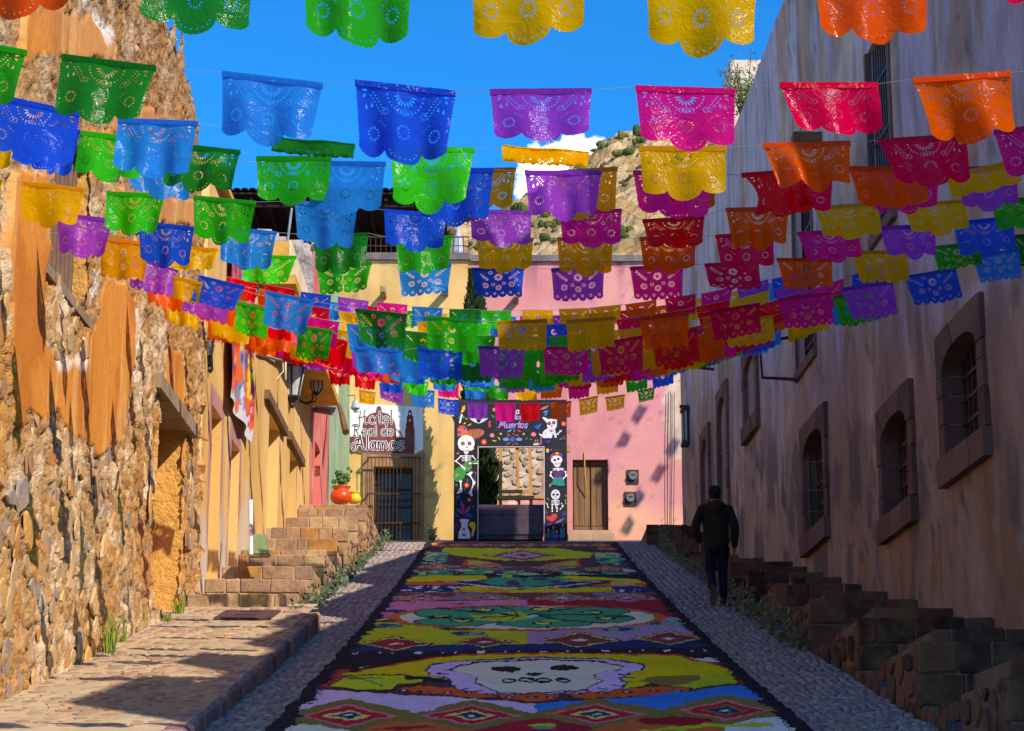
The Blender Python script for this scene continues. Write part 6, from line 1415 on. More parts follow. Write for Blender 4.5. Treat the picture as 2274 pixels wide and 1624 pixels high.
# ================================================================ PAPER FLAGS
def ring_pts(pts): return pts
def petal(cx, cy, r0, r1, a, w):
    ca, sa = math.cos(a), math.sin(a); m = (r0 + r1) / 2
    f = lambda r, s: (cx + r * ca - s * sa, cy + r * sa + s * ca)
    return [f(r0, 0), f(m, -w), f(r1, 0), f(m, w)]
def flower(H, cx, cy, r0, r1, n, w, a0=.2, sy=1.0):
    for k in range(n):
        P = petal(0, 0, r0, r1, a0 + 2 * math.pi * k / n, w); H.append([(cx + x, cy + y * sy) for x, y in P])
def design(kind):
    """outline with scalloped edges and the punched holes of one sheet; x -.5...5, y 0..-.74"""
    H = []; O = []
    amp = .011
    ns_ = 17 if kind != 'C' else 8
    bot = -.55 if kind == 'A' else -.56
    for k in range(ns_): 
        y = bot * k / ns_; O += [(-.5, y - .25 * abs(bot) / ns_), (-.5 + amp, y - .95 * abs(bot) / ns_)] if k else [(-.5, 0), (-.5 + amp, y - .95 * abs(bot) / ns_)]
    if kind == 'A':
        path = [(-.345 - .155 * math.cos(t), bot - .092 * math.sin(t)) for t in np.linspace(.05, 2.68, 17)] + [(-.20 * math.cos(t), bot - .035 - .132 * math.sin(t)) for t in np.linspace(.12, math.pi - .12, 21)] + [(.345 - .155 * math.cos(t), bot - .092 * math.sin(t)) for t in np.linspace(math.pi - 2.68, math.pi - .05, 17)]
    else:
        m = 6 if kind == 'B' else 5
        path = []
        for k in range(m):
            c = -.5 + (k + .5) / m; path += [(c - .49 / m * math.cos(t), bot - .03 - .075 * math.sin(t) - .035 * (1 - abs(2 * c))) for t in np.linspace(.12, math.pi - .12, 8 if kind == 'B' else 5)]
    for i, (x, y) in enumerate(path):
        s_ = .006 if (i % 2 and kind != 'C') else 0; O.append((x, y + s_))
    O += [(-x, y) for x, y in O[:2 * ns_]][::-1]
    if kind == 'A':
        for k in range(9):
            a = math.pi + math.pi * (k + .5) / 9; H.append(petal(0, -.075, .045, .125, a, .011))
        for k in range(15):
            a = math.pi + math.pi * (k + .5) / 15; H.append(petal(0, -.06, .170, .196, a, .012))
        for s in (-1, 1):
            H.append([(s * .45, -.06), (s * .40, -.05), (s * .375, -.062), (s * .41, -.075)]); H.append([(s * .44, -.13), (s * .425, -.10), (s * .395, -.085), (s * .41, -.12)])
            for k in range(7):
                x, y = s * (.335 - .018 * k), -.075 - .026 * k; H.append([(x, y), (x - s * .010, y - .004), (x - s * .030, y + .010), (x - s * .014, y + .010)]); H.append([(x + s * .012, y - .014), (x + s * .022, y - .022), (x + s * .018, y - .040), (x + s * .008, y - .026)])
            H.append([(s * .42, -.225), (s * .40, -.165), (s * .385, -.225)]); H.append([(s * .36, -.205), (s * .345, -.150), (s * .328, -.195)])
            flower(H, s * .20, -.235, .016, .040, 9, .0055); flower(H, s * .335, -.43, .036, .074, 12, .0075)
            for k in range(3): x, y = s * (.19 + .028 * k), -.335 + .024 * k - .05; H.append([(x, y), (x + s * .012, y + .012), (x + s * .034, y + .022), (x + s * .016, y + .022)])
        flower(H, 0, -.235, .016, .040, 10, .0055); flower(H, -.055, -.236, .014, .034, 7, .005); flower(H, .055, -.236, .014, .034, 7, .005)
        flower(H, 0, -.42, .040, .082, 13, .0075); flower(H, 0, -.42, .001, .008, 1, .005)
        for k in range(8):
            a = math.pi + math.pi * (k + .5) / 8; cx, cy = .15 * math.cos(a), -.572 + .092 * math.sin(a); H.append([(cx - .013, cy), (cx, cy - .014), (cx + .013, cy), (cx, cy + .002)])
        for s in (-1, 1):
            for k in range(7): x, y = s * .462, -.10 - .05 * k; H.append([(x, y), (x + .004, y - .004), (x, y - .008), (x - .004, y - .004)])
    elif kind == 'B':
        flower(H, 0, -.20, .028, .092, 10, .014, .1); flower(H, 0, -.20, .001, .017, 1, .009)
        for s in (-1, 1):
            for k in range(5):
                x, y = s * (.20 + .040 * k), -.245 + .030 * k + .006 * k * k * .3; H.append([(x, y), (x + s * .006, y + .016), (x + s * .036, y + .048), (x + s * .022, y + .014)]); H.append([(x + s * .006, y - .010), (x + s * .026, y - .018), (x + s * .062, y - .004), (x + s * .030, y + .002)])
            flower(H, s * .15, -.085, .018, .046, 10, .006); flower(H, s * .27, -.385, .030, .072, 12, .0075); flower(H, s * .27, -.385, .006, .02, 6, .004)
            flower(H, s * .11, -.36, .018, .042, 9, .006)
            for k in range(6): x, y = s * .465, -.08 - .07 * k; H.append([(x, y), (x + .005, y - .006), (x, y - .012), (x - .005, y - .006)])
        flower(H, 0, -.45, .030, .068, 12, .008); flower(H, 0, -.45, .006, .02, 6, .004)
        for k in range(6): c = -.5 + (k + .5) / 6; flower(H, c, -.585, .014, .034, 9, .005)
        for k in range(20): x = -.43 + .86 * k / 19; H.append([(x - .006, -.035), (x, -.041), (x + .006, -.035), (x, -.029)])
    else:
        flower(H, 0, -.22, .03, .10, 8, .018, .1)
        for s in (-1, 1):
            for k in range(3): x, y = s * (.22 + .06 * k), -.24 + .05 * k; H.append([(x, y), (x + s * .01, y + .02), (x + s * .06, y + .05), (x + s * .04, y + .01)])
    kk = .85 if kind == 'A' else 1.08
    def thin(P):
        cx = sum(q[0] for q in P) / len(P); cy = sum(q[1] for q in P) / len(P); return [(cx + (x - cx) * kk, cy + (y - cy) * kk) for x, y in P]
    H = [thin(h) for h in H]
    V, E_ = [], []
    def loop(P):
        b = len(V); V.extend(P); E_.extend([(b + i, b + (i + 1) % len(P)) for i in range(len(P))])
    loop(O)
    for h in H: loop(h)
    nx, ny = (22, 15) if kind == 'A' else ((18, 12) if kind == 'B' else (12, 8))
    for i in range(1, nx):
        for j in range(1, ny):
            V.append((-.5 + i / nx + .004 * ((j * 7 + i * 3) % 5 - 2), -.62 * j / ny + .003 * ((i * 5 + j) % 3)))
    res = delaunay_2d_cdt([Vector(p) for p in V], E_, [], 0, 1e-5)
    vs = np.array([(v.x, v.y) for v in res[0]]); fs = [tuple(f) for f in res[2]]
    cen = np.array([vs[list(f)].mean(0) for f in fs]); keep = in_poly(cen[:, 0], cen[:, 1], O)
    for h in H:
        hx = [q[0] for q in h]; hy_ = [q[1] for q in h]
        bb = (cen[:, 0] > min(hx)) & (cen[:, 0] < max(hx)) & (cen[:, 1] > min(hy_)) & (cen[:, 1] < max(hy_)) & keep
        ids = np.nonzero(bb)[0]
        if len(ids): keep[ids[in_poly(cen[ids, 0], cen[ids, 1], h)]] = False
    fs = np.array([f for f, k in zip(fs, keep) if k], np.int32)
    return vs, fs
DES = {k: design(k) for k in 'ABC'}
t_ = NT('cut_paper')
oi = t_.new('ShaderNodeObjectInfo'); colr_ = oi.outputs['Color']
v_ = t_.pos(); cr1_ = t_.noise(v_, 9, 5, .62, .6); cr2_ = t_.noise(v_, 34, 4, .6, .8)
nb_ = t_.bump(cr2_, .26, .008, t_.bump(cr1_, .38, .04))
t_.done(colr_, .12, nb_, .24); t_.link(colr_, t_.b.inputs['Base Color'])
tl = t_.new('ShaderNodeBsdfTranslucent'); t_.link(colr_, tl.inputs['Color']); t_.link(nb_, tl.inputs['Normal'])
tp = t_.new('ShaderNodeBsdfTransparent'); lt = t_.mix(.02, colr_, (1, 1, 1, 1)); t_.link(lt, tp.inputs['Color'])
mx1 = t_.new('ShaderNodeMixShader'); mx1.inputs[0].default_value = .66; t_.link(t_.b.outputs[0], mx1.inputs[1]); t_.link(tl.outputs[0], mx1.inputs[2])
mx2 = t_.new('ShaderNodeMixShader'); mx2.inputs[0].default_value = .12; t_.link(mx1.outputs[0], mx2.inputs[1]); t_.link(tp.outputs[0], mx2.inputs[2])
t_.link(mx2.outputs[0], t_.o.inputs['Surface']); m_paper = t_.m
m_string = mat('string', lin(150, 150, 152), lin(130, 130, 134), 9, .8, .05, 20)
FCOL = dict(dg=('dark green', lin(0, 140, 40)), g=('green', lin(0, 190, 30)), lg=('bright green', lin(20, 230, 36)), y=('yellow', lin(255, 196, 0)), gy=('golden yellow', lin(255, 172, 0)), o=('orange', lin(255, 104, 14)), r=('red', lin(250, 8, 26)), pr=('crimson', lin(252, 4, 84)),
            m=('magenta', lin(255, 24, 156)), p=('purple', lin(176, 72, 220)), b=('blue', lin(0, 92, 236)), sk=('sky blue', lin(0, 154, 250)), or_=('orange red', lin(255, 92, 12)))
ORD = ['leftmost', 'second', 'third', 'fourth', 'fifth', 'sixth', 'seventh', 'eighth', 'ninth', 'tenth', 'eleventh', 'twelfth', 'thirteenth', 'fourteenth', 'fifteenth', 'sixteenth', 'seventeenth']
fr_ = random.Random(77)
def flag_mesh_at(kind, TL, TR, hgt, lean, mode, seed):
    vs, fs = DES[kind]; r = random.Random(seed)
    W = TR - TL; w = W.length; x = vs[:, 0]; y = vs[:, 1]; t = -y
    nrm = Vector((0, -1, 0)); ph = r.uniform(0, 6.28); fr = r.uniform(1.1, 2.3); am = r.uniform(.03, .085) * w * (1.3 if mode == 'w' else 1)
    swing = r.uniform(-.22, .18)
    dep = am * np.sin(fr * 2 * math.pi * x + ph) * np.minimum(t * 2.4, 1.0) + .02 * w * np.sin(5.1 * x * 2 + 7 * t + ph) * t + swing * t * w + r.uniform(-.25, .25) * w * t * t * (x + .2 * r.uniform(-1, 1)) * 2
    yy = y * hgt / .72
    xx = x * (1 - .10 * np.minimum(t * 2, 1) * abs(am) / (.07 * w)) + lean * t
    if mode == 'roll':
        f = -.19; yy = np.where(y > f, y, 2 * f - y) * hgt / .72; yy = np.where(yy > -.02 * hgt, -.02 * hgt, yy); dep = np.where(y > f, .02 * w, .09 * w + .03 * w * np.sin(9 * x)) + .06 * w * t
    if mode == 'curl':
        dep = dep + .30 * w * np.maximum(t - .28, 0) * np.sign(np.sin(ph)) * 1.2; yy = yy + .35 * hgt * np.maximum(t - .42, 0) * (np.cos(3.2 * x + ph) > 0)
    if mode == 'star': xx = xx * (1 - .34 * np.sin(np.minimum(t * 4.4, math.pi)) * (t < .7)); dep = dep + .10 * w * np.sin(14 * x) * t
    P = np.empty((len(vs), 3))
    u = (xx + .5)
    P[:, 0] = TL.x + W.x * u; P[:, 1] = TL.y + W.y * u - dep; P[:, 2] = TL.z + W.z * u + yy * w - .012 * w * np.sin(math.pi * np.clip(u, 0, 1)) * (1 - t)
    me = bpy.data.meshes.new('paper_flag')
    me.vertices.add(len(P)); me.vertices.foreach_set('co', P.reshape(-1).astype(np.float32))
    me.loops.add(fs.size); me.loops.foreach_set('vertex_index', fs.reshape(-1)); me.polygons.add(len(fs))
    me.polygons.foreach_set('loop_start', (np.arange(len(fs)) * 3).astype(np.int32)); me.polygons.foreach_set('use_smooth', np.ones(len(fs), bool))
    me.update(calc_edges=True); me.materials.append(m_paper); return me
NFLAG = [0]
def hem_and_flag(kind, TL, TR, hgt, lean, mode, col, label):
    NFLAG[0] += 1; sd_ = NFLAG[0] * 13 + 5
    me = flag_mesh_at(kind, TL, TR, hgt, lean, mode, sd_)
    o = bpy.data.objects.new('paper_flag', me); COL.objects.link(o); nm, c = FCOL[col]; k = fr_.uniform(.90, 1.06); o.color = mul(c, k)
    tag(o, f'{nm} cut paper flag, {label}', 'paper flag', 'paper flags strung over the street')
    if kind != 'C':                           # the folded glued hem over the string
        mb = MB(); d = (TR - TL); n = Vector((0, -.006, 0)); h = Vector((0, 0, -.024)); u = Vector((0, 0, .008))
        mb.add([TL + n + u, TR + n + u, TR + n + h, TL + n + h, TL - n + u, TR - n + u, TR - n + h, TL - n + h], [(0, 1, 2, 3), (5, 4, 7, 6), (0, 4, 5, 1)]); ho = mb.build('hem', m_paper, o); ho.color = mul(c, k * .8)
    return o
def string_row(name, Y, flags, kind, left=None, right=None, wiggle=.0):
    """flags: (xl,yl,xr,yr,bottom,colour,lean,mode) in photograph pixels, hanging in the plane at distance Y"""
    pts = []; flags = sorted(flags, key=lambda f: f[0])
    for i, f in enumerate(flags):
        xl, yl, xr, yr, bt, col = f[:6]; lean = f[6] if len(f) > 6 else 0; mode = f[7] if len(f) > 7 else ''
        TL, TR = at(xl, yl, Y), at(xr, yr, Y); w = (TR - TL).length
        B = at((xl + xr) / 2, bt, Y); hgt = max(.3, ((TL.z + TR.z) / 2 - B.z) / w) if mode != 'roll' else .72
        dy = fr_.uniform(-.10, .10) * w; TL = TL + Vector((0, dy, 0)); TR = TR - Vector((0, dy, 0))
        last = i == len(flags) - 1
        od = 'rightmost' if last else (ORD[i] + ('' if i == 0 else ' from the left'))
        hem_and_flag(kind, TL, TR, hgt, lean / max(xr - xl, 1), mode, col, f'{od} on {name}'); pts += [TL, TR]
    if pts:
        a, b = pts[0], pts[-1]; sl = (pts[1] - a); A_ = Vector((-4.25, a.y, a.z + (-4.25 - a.x) * max(min(sl.z / sl.x, .25), -.45))) if left is None else at(*left, Y)
        sr2 = (b - pts[-2]); B_ = Vector((4.7 - (Y - 21.5) * .0256, b.y, b.z + (4.7 - b.x) * max(min(sr2.z / sr2.x, .45), -.25))) if right is None else at(*right, Y)
        P = ([A_] if A_.x < a.x else []) + pts + ([B_] if B_.x > b.x else [])
        tag(MB().tube(P, .0012 if Y < 14 else .002, 4).build('string', m_string), f'thin pale string carrying flags, {name}', 'string')
string_row('the cropped topmost string', 9.15, [(-85, -152, 172, -158, 36, 'or_'), (312, -112, 565, -104, 82, 'dg'), (668, -100, 922, -92, 97, 'g'), (1045, -92, 1302, -96, 97, 'y'), (1428, -90, 1686, -82, 109, 'y'), (1800, -96, 2062, -112, 94, 'or_', 10, 'w'), (2190, -180, 2448, -196, 13, 'pr', 12)], 'A')
string_row('the highest fully shown string', 10.5, [(-165, 78, 57, 110, 222, 'g', -28), (137, 123, 347, 150, 287, 'dg', -32), (495, 166, 716, 183, 320, 'sk', -22), (790, 187, 1013, 199, 358, 'b', -10), (1088, 201, 1314, 200, 323, 'p', 2), (1410, 198, 1634, 196, 331, 'm', 8), (1730, 191, 1952, 182, 302, 'pr', 34), (2026, 177, 2246, 160, 311, 'o', 44, 'w')], 'A')
string_row('the string with rolled up flags', 12.3, [(-20, 214, 176, 246, 361, 'b', -16), (258, 259, 443, 278, 396, 'sk', -20), (602, 305, 789, 326, 345, 'dg', 0, 'roll'), (868, 330, 1054, 327, 470, 'lg', -10, 'w'), (1113, 333, 1309, 335, 390, 'y', 0, 'roll'), (1419, 327, 1613, 328, 446, 'y', 4), (1694, 322, 1889, 315, 427, 'o', 26, 'w'), (1950, 311, 2146, 300, 416, 'pr', 36), (2210, 287, 2402, 272, 388, 'm', 30)], 'A')
string_row('the string under the rolled flags', 13.6, [(-125, 262, 40, 280, 372, 'y', -14), (30, 272, 180, 294, 398, 'b', -6, 'curl'), (176, 292, 340, 312, 404, 'lg', -30, 'w'), (362, 318, 534, 336, 432, 'dg', -14, 'curl'), (568, 347, 737, 352, 459, 'g', 2), (686, 355, 858, 367, 484, 'sk', -6), (925, 373, 1097, 377, 497, 'b', 0), (1165, 383, 1336, 380, 488, 'p', -2), (1405, 385, 1577, 384, 490, 'm', 4), (1648, 383, 1822, 378, 480, 'r', 8, 'star'), (1880, 377, 2060, 370, 460, 'or_', 22), (2100, 388, 2262, 358, 424, 'y', 24)], 'A')
string_row('the half hidden fifth string', 14.9, [(282, 330, 422, 352, 448, 'sk', 14, 'w'), (985, 374, 1146, 378, 470, 'gy', 0), (1208, 379, 1371, 377, 484, 'gy', 2), (1428, 389, 1590, 386, 478, 'o', 4), (1690, 395, 1850, 392, 470, 'pr', 8), (1930, 384, 2085, 376, 468, 'm', 10), (2117, 378, 2262, 366, 464, 'p', 14, 'w')], 'A')
string_row('the string starting yellow at the ruin', 16.9, [(-110, 396, 8, 404, 480, 'y'), (50, 405, 187, 419, 506, 'y', -12, 'w'), (235, 424, 369, 436, 524, 'lg', -14, 'w'), (430, 438, 568, 447, 541, 'g', -10, 'w'), (655, 450, 793, 458, 547, 'sk', -4), (853, 470, 992, 474, 561, 'b', -2), (1043, 468, 1181, 470, 554, 'p', 2), (1242, 468, 1381, 465, 556, 'm', 2), (1427, 488, 1564, 482, 556, 'r', 6), (1611, 464, 1752, 461, 549, 'o', 10, 'w'), (1810, 458, 1950, 454, 534, 'y', 16), (2000, 455, 2142, 446, 527, 'y', 20), (2196, 447, 2336, 436, 512, 'g', 20)], 'A')
string_row('the string starting purple over the window', 18.4, [(128, 476, 250, 486, 576, 'p', -8, 'w'), (309, 495, 430, 503, 593, 'b', -2), (489, 506, 614, 514, 602, 'sk', -4, 'w'), (697, 521, 820, 521, 611, 'dg', -2), (878, 530, 1005, 526, 613, 'g', 0, 'w'), (1057, 530, 1185, 528, 606, 'y', 2), (1237, 530, 1362, 530, 614, 'gy', 0), (1420, 529, 1547, 525, 606, 'or_', 4), (1589, 522, 1718, 516, 604, 'pr', 8), (1771, 515, 1905, 511, 588, 'm', 20), (1951, 506, 2079, 498, 572, 'p', 22, 'w'), (2118, 492, 2248, 484, 566, 'b', 20)], 'A')
string_row('the level large flower string', 19.2, [(222, 529, 330, 540, 623, 'gy', -4), (368, 544, 484, 556, 604, 'y', -4), (540, 566, 659, 572, 641, 'lg', -10, 'curl'), (702, 591, 826, 583, 655, 'g', 0, 'w'), (884, 592, 1003, 588, 660, 'sk', 0), (1048, 597, 1165, 595, 667, 'b', 2), (1224, 596, 1342, 592, 668, 'p', 2), (1399, 593, 1518, 590, 669, 'm', 4), (1565, 586, 1685, 583, 655, 'pr', 8, 'curl'), (1723, 578, 1850, 573, 644, 'o', 12), (1889, 562, 2015, 556, 629, 'y', 18), (2066, 548, 2176, 540, 601, 'g', 18, 'curl'), (2160, 565, 2262, 556, 627, 'sk', 16), (2246, 524, 2350, 516, 592, 'dg', 16)], 'B', right=(2420, 505))
string_row('the sagging large flower string', 20.2, [(290, 570, 394, 597, 656, 'p', -6), (384, 614, 450, 630, 674, 'y', -4), (442, 612, 544, 638, 690, 'b', -30), (590, 648, 699, 668, 742, 'sk', -16, 'w'), (788, 684, 905, 702, 774, 'dg', 4, 'w'), (947, 703, 1063, 712, 785, 'g', -4), (1103, 713, 1215, 713, 784, 'y', 2), (1257, 712, 1367, 706, 780, 'y', 0), (1418, 708, 1530, 696, 778, 'o', 8, 'w'), (1575, 690, 1687, 676, 749, 'pr', 12), (1726, 664, 1843, 651, 732, 'm', 18, 'w'), (1868, 642, 1984, 624, 712, 'p', 24), (2008, 613, 2122, 598, 678, 'b', 26)], 'B')
string_row('the string behind the sagging one', 21.7, [(410, 640, 512, 664, 712, 'p', -10), (524, 669, 604, 690, 750, 'lg', -10, 'w'), (662, 722, 740, 737, 802, 'g', -16, 'curl'), (786, 770, 895, 780, 832, 'sk', 2), (926, 772, 1028, 783, 842, 'b', 2), (1062, 770, 1166, 773, 846, 'p', 0), (1205, 773, 1310, 772, 836, 'm', 0), (1328, 762, 1428, 748, 832, 'pr', 4), (1446, 744, 1550, 732, 818, 'r', 8), (1605, 716, 1716, 702, 772, 'y', 12), (1745, 690, 1838, 676, 744, 'y', 14), (1848, 660, 1948, 640, 724, 'g', 16)], 'B')
def far_row(name, Y, yc, sag, n, seed, pal, x0=-3.9, x1=3.9, kind='C', wid=.46, xa=-4.3, xb=4.4):
    r = random.Random(seed); z0 = at(1130, yc, Y).z; pts = []
    zf = lambda x: z0 + sag * ((x - .05) / 4.3) ** 2 * (1.0 if x > 0 else .86)
    n = min(17, int(n * 1.16)); sp_ = (x1 - x0) / n
    for i in range(n):
        a = x0 + sp_ * i + r.uniform(.0, .10); b = a + wid
        if b > x1 + .2: continue
        TL, TR = Vector((a, Y + r.uniform(-.05, .05), zf(a))), Vector((b, Y + r.uniform(-.05, .05), zf(b)))
        od = 'rightmost' if i == n - 1 else (ORD[i] + ('' if i == 0 else ' from the left'))
        hem_and_flag(kind, TL, TR, .70 + r.uniform(-.05, .03), r.uniform(-.08, .10) * (1 if i > n / 2 else -1), r.choice(['', '', 'w', 'w', 'curl']), pal[min(int(i / n * len(pal)), len(pal) - 1)], f'{od} on {name}'); pts += [TL, TR]
    pts = [Vector((xa, Y, zf(xa)))] + pts + [Vector((xb, Y, zf(xb)))]
    tag(MB().tube(pts, .003, 4).build('string', m_string), f'thin pale string carrying flags, {name}', 'string')
far_row('the upper string before the pink wall', 31.0, 689, .62, 14, 1, ['r', 'b', 'p', 'm', 'sk', 'dg', 'lg', 'y', 'y', 'o', 'pr', 'm', 'p', 'b'], -4.2, 4.3, 'C', .46)
far_row('the second string before the pink wall', 33.5, 702, .60, 14, 2, ['o', 'sk', 'pr', 'g', 'y', 'sk', 'sk', 'p', 'pr', 'r', 'o', 'y', 'y', 'sk'], -4.1, 4.2, 'C', .46)
far_row('the third string before the pink wall', 29.0, 722, .75, 13, 3, ['or_', 'r', 'y', 'm', 'y', 'lg', 'b', 'y', 'pr', 'r', 'r', 'y', 'p'], -4.1, 4.1, 'C', .46)
far_row('the gold string under the sagging one', 23.0, 748, .95, 13, 14, ['o', 'r', 'm', 'sk', 'dg', 'g', 'g', 'y', 'gy', 'o', 'r', 'm', 'b'], -4.0, 4.2, 'C', .46)
far_row('the red string under the sagging one', 26.0, 768, .90, 13, 15, ['r', 'm', 'y', 'b', 'g', 'sk', 'lg', 'p', 'y', 'pr', 'r', 'o', 'y'], -4.0, 4.1, 'C', .46)
far_row('the low gold centred string', 24.0, 788, .95, 13, 4, ['y', 'o', 'r', 'p', 'sk', 'dg', 'g', 'gy', 'gy', 'o', 'pr', 'y', 'sk'], -4.0, 4.1, 'C', .46)
far_row('the low purple centred string', 27.5, 803, .85, 13, 5, ['o', 'y', 'pr', 'm', 'b', 'sk', 'lg', 'p', 'm', 'r', 'm', 'b', 'g'], -4.0, 4.0)
far_row('the low red centred string', 31.5, 817, .80, 13, 6, ['r', 'o', 'm', 'sk', 'dg', 'sk', 'g', 'y', 'r', 'o', 'y', 'g', 'sk'], -4.0, 4.0)
far_row('the low string ending in green', 35.5, 829, .80, 13, 7, ['m', 'r', 'or_', 'b', 'lg', 'b', 'sk', 'm', 'o', 'm', 'y', 'b', 'g'], -4.0, 3.9)
far_row('the low string ending in dark green', 39.0, 838, .76, 12, 8, ['p', 'm', 'lg', 'sk', 'g', 'p', 'y', 'pr', 'r', 'p', 'b', 'dg'], -3.9, 3.95)
far_row('the last but one string', 43.5, 856, .55, 12, 9, ['r', 'b', 'lg', 'm', 'sk', 'g', 'y', 'o', 'm', 'y', 'g', 'b'], -3.8, 3.3)
string_row('the farthest string over the portal', 48.0, [(797, 866, 834, 872, 898, 'y'), (842, 852, 896, 866, 892, 'p'), (914, 862, 966, 870, 906, 'sk'), (972, 886, 1019, 890, 923, 'b'), (1037, 893, 1083, 896, 932, 'p'), (1099, 896, 1145, 897, 938, 'm'), (1155, 897, 1200, 896, 936, 'r'), (1224, 895, 1269, 892, 931, 'o'), (1286, 888, 1328, 880, 921, 'y'), (1344, 884, 1388, 876, 913, 'y'), (1416, 868, 1454, 862, 892, 'g')], 'B')
# two short strings over the side street; the sun throws their shadows on the pink wall
for nm_, row_ in (('the left string over the side street', ((1418, 919), (1383, 980), (1346, 1042))), ('the right string over the side street', ((1493, 993), (1461, 1052), (1417, 1105), (1395, 1166)))):
    pts = []
    for i_, (x_, y_) in enumerate(row_):
        Wp = at(x_, y_, 59) + SUN * (6.6 / SUN.x); wv = Vector((.26, 0, .46)); TL, TR = Wp - wv * .5 + Vector((-.1, 0, .06)), Wp + wv * .5 + Vector((-.1, 0, .06))
        hem_and_flag('C', TL, TR, 1.05, 1.2, '', ('m', 'o', 'b', 'g')[i_], f'{ORD[i_]} along {nm_}'); pts += [TR, TL]
    pts = [pts[0] + (pts[0] - pts[-1]).normalized() * 1.5] + pts + [pts[-1] + (pts[-1] - pts[0]).normalized() * 1.5]
    tag(MB().tube(pts, .003, 4).build('string', m_string), f'thin pale string carrying flags, {nm_}', 'string')
# ================================================================ PERSON
def skin(name, joints, edges, m, parent, lev=2):
    me = bpy.data.meshes.new(name); me.from_pydata([j[0] for j in joints], edges, []); o = bpy.data.objects.new(name, me); COL.objects.link(o)
    md = o.modifiers.new('skin', 'SKIN'); md.use_smooth_shade = True; sub = o.modifiers.new('sub', 'SUBSURF'); sub.levels = lev; sub.render_levels = lev
    for i, j in enumerate(joints):
        r = j[1]; me.skin_vertices[0].data[i].radius = r if isinstance(r, tuple) else (r, r); me.skin_vertices[0].data[i].use_root = (i == 0)
    dg = bpy.context.evaluated_depsgraph_get(); ev = o.evaluated_get(dg); nm = bpy.data.meshes.new_from_object(ev); o.modifiers.clear(); o.data = nm
    nm.materials.clear(); nm.materials.append(m); nm.polygons.foreach_set('use_smooth', [True] * len(nm.polygons))
    COL.objects.unlink(o); link(o, parent); return o
px_, py_, pz_ = 2.98, 31.7, zr(31.7) + .02
person = thing('person', 'person in a dark hooded jacket, jeans and black cap walking up the right edge of the street', 'person', (px_, py_, pz_))
W3 = lambda x, y, z: (px_ + x, py_ + y, pz_ + z)
m_skin = mat('skin', lin(150, 104, 80), lin(130, 88, 68), 4, .6, .1, 30); m_hood = mat('hoodie_cloth', lin(48, 38, 28), lin(36, 28, 22), 6, .95, .9, 14); m_jean = mat('denim', lin(24, 28, 42), lin(18, 22, 34), 8, .9, .3, 60)
m_cap = mat('black_cloth', lin(24, 24, 28), lin(34, 34, 38), 6, .85, .2, 50); m_shoe = mat('shoe', lin(52, 46, 38), lin(38, 34, 30), 6, .7, .2, 40); m_sole = mat('pale_sole', lin(104, 98, 88), lin(84, 80, 72), 6, .8, .2, 40)
J = [(W3(0, 0, .95), .10), (W3(0, .04, 1.15), .12), (W3(0, .09, 1.36), .12), (W3(0, .12, 1.50), .058), (W3(0, .15, 1.60), .082), (W3(0, .155, 1.68), .085),
     (W3(-.20, .08, 1.41), .06), (W3(-.31, .02, 1.15), .042), (W3(-.25, .14, .97), .032), (W3(-.23, .18, .90), .03), (W3(.20, .08, 1.41), .06), (W3(.28, .0, 1.13), .042), (W3(.285, .06, .88), .03), (W3(.285, .08, .80), .032),
     (W3(-.10, 0, .88), .09), (W3(-.10, .08, .50), .06), (W3(-.09, -.18, .22), .042), (W3(.10, 0, .88), .09), (W3(.10, .07, .50), .06), (W3(.09, .0, .09), .042),
     (W3(-.085, -.13, .05), .036), (W3(.09, .14, .045), .036)]
E_ = [(0, 1), (1, 2), (2, 3), (3, 4), (4, 5), (2, 6), (6, 7), (7, 8), (8, 9), (2, 10), (10, 11), (11, 12), (12, 13), (0, 14), (14, 15), (15, 16), (16, 20), (0, 17), (17, 18), (18, 19), (19, 21)]
for (h, s) in ((9, -1), (13, 1)):
    hx, hy, hz = J[h][0]; b = len(J)
    for k, (dx, L) in enumerate(((-.024, .072), (-.008, .084), (.008, .078), (.024, .062))):
        J += [((hx + s * .004, hy + dx, hz - .03), .012), ((hx + s * .0, hy + dx * 1.1 + .006, hz - .03 - L * .55), .0095), ((hx - s * .014, hy + dx * 1.1 + .014, hz - .03 - L), .0085)]
        E_ += [(h, b), (b, b + 1), (b + 1, b + 2)]; b += 3
    J += [((hx - s * .006, hy + .036, hz - .005), .012), ((hx - s * .010, hy + .050, hz - .045), .010)]; E_ += [(h, b), (b, b + 1)]
body = skin('body', J, E_, m_skin, person)
hx, hy, hz = W3(0, .155, 1.645)
for s in (-1, 1): MB().ellip((hx + s * .088, hy - .005, hz - .01), (.014, .03, .038), 8, 5).build('ear', m_skin, person, True)
fc = MB(); fc.ellip((hx, hy + .095, hz - .02), (.014, .022, .026), 8, 5); fc.build('nose', m_skin, person, True)
fc = MB()
for s in (-1, 1): fc.ellip((hx + s * .033, hy + .078, hz + .012), (.014, .010, .009), 8, 5)
fc.ellip((hx, hy + .078, hz - .062), (.026, .012, .008), 8, 5); fc.build('eyes_and_mouth', m_cap, person, True)
MB().ellip((hx, hy - .012, hz + .0), (.092, .095, .10), 12, 8).build('hair', m_cap, person, True)
cap = MB(); cap.lathe([(.098, 0), (.104, .035), (.096, .075), (.066, .112), (.02, .126)], (hx, hy - .002, hz + .02), 18); cap.hexa([(hx - .07, hy + .08, hz + .02), (hx + .07, hy + .08, hz + .02), (hx + .055, hy + .18, hz + .005), (hx - .055, hy + .18, hz + .005), (hx - .07, hy + .08, hz + .032), (hx + .07, hy + .08, hz + .032), (hx + .055, hy + .18, hz + .015), (hx - .055, hy + .18, hz + .015)])
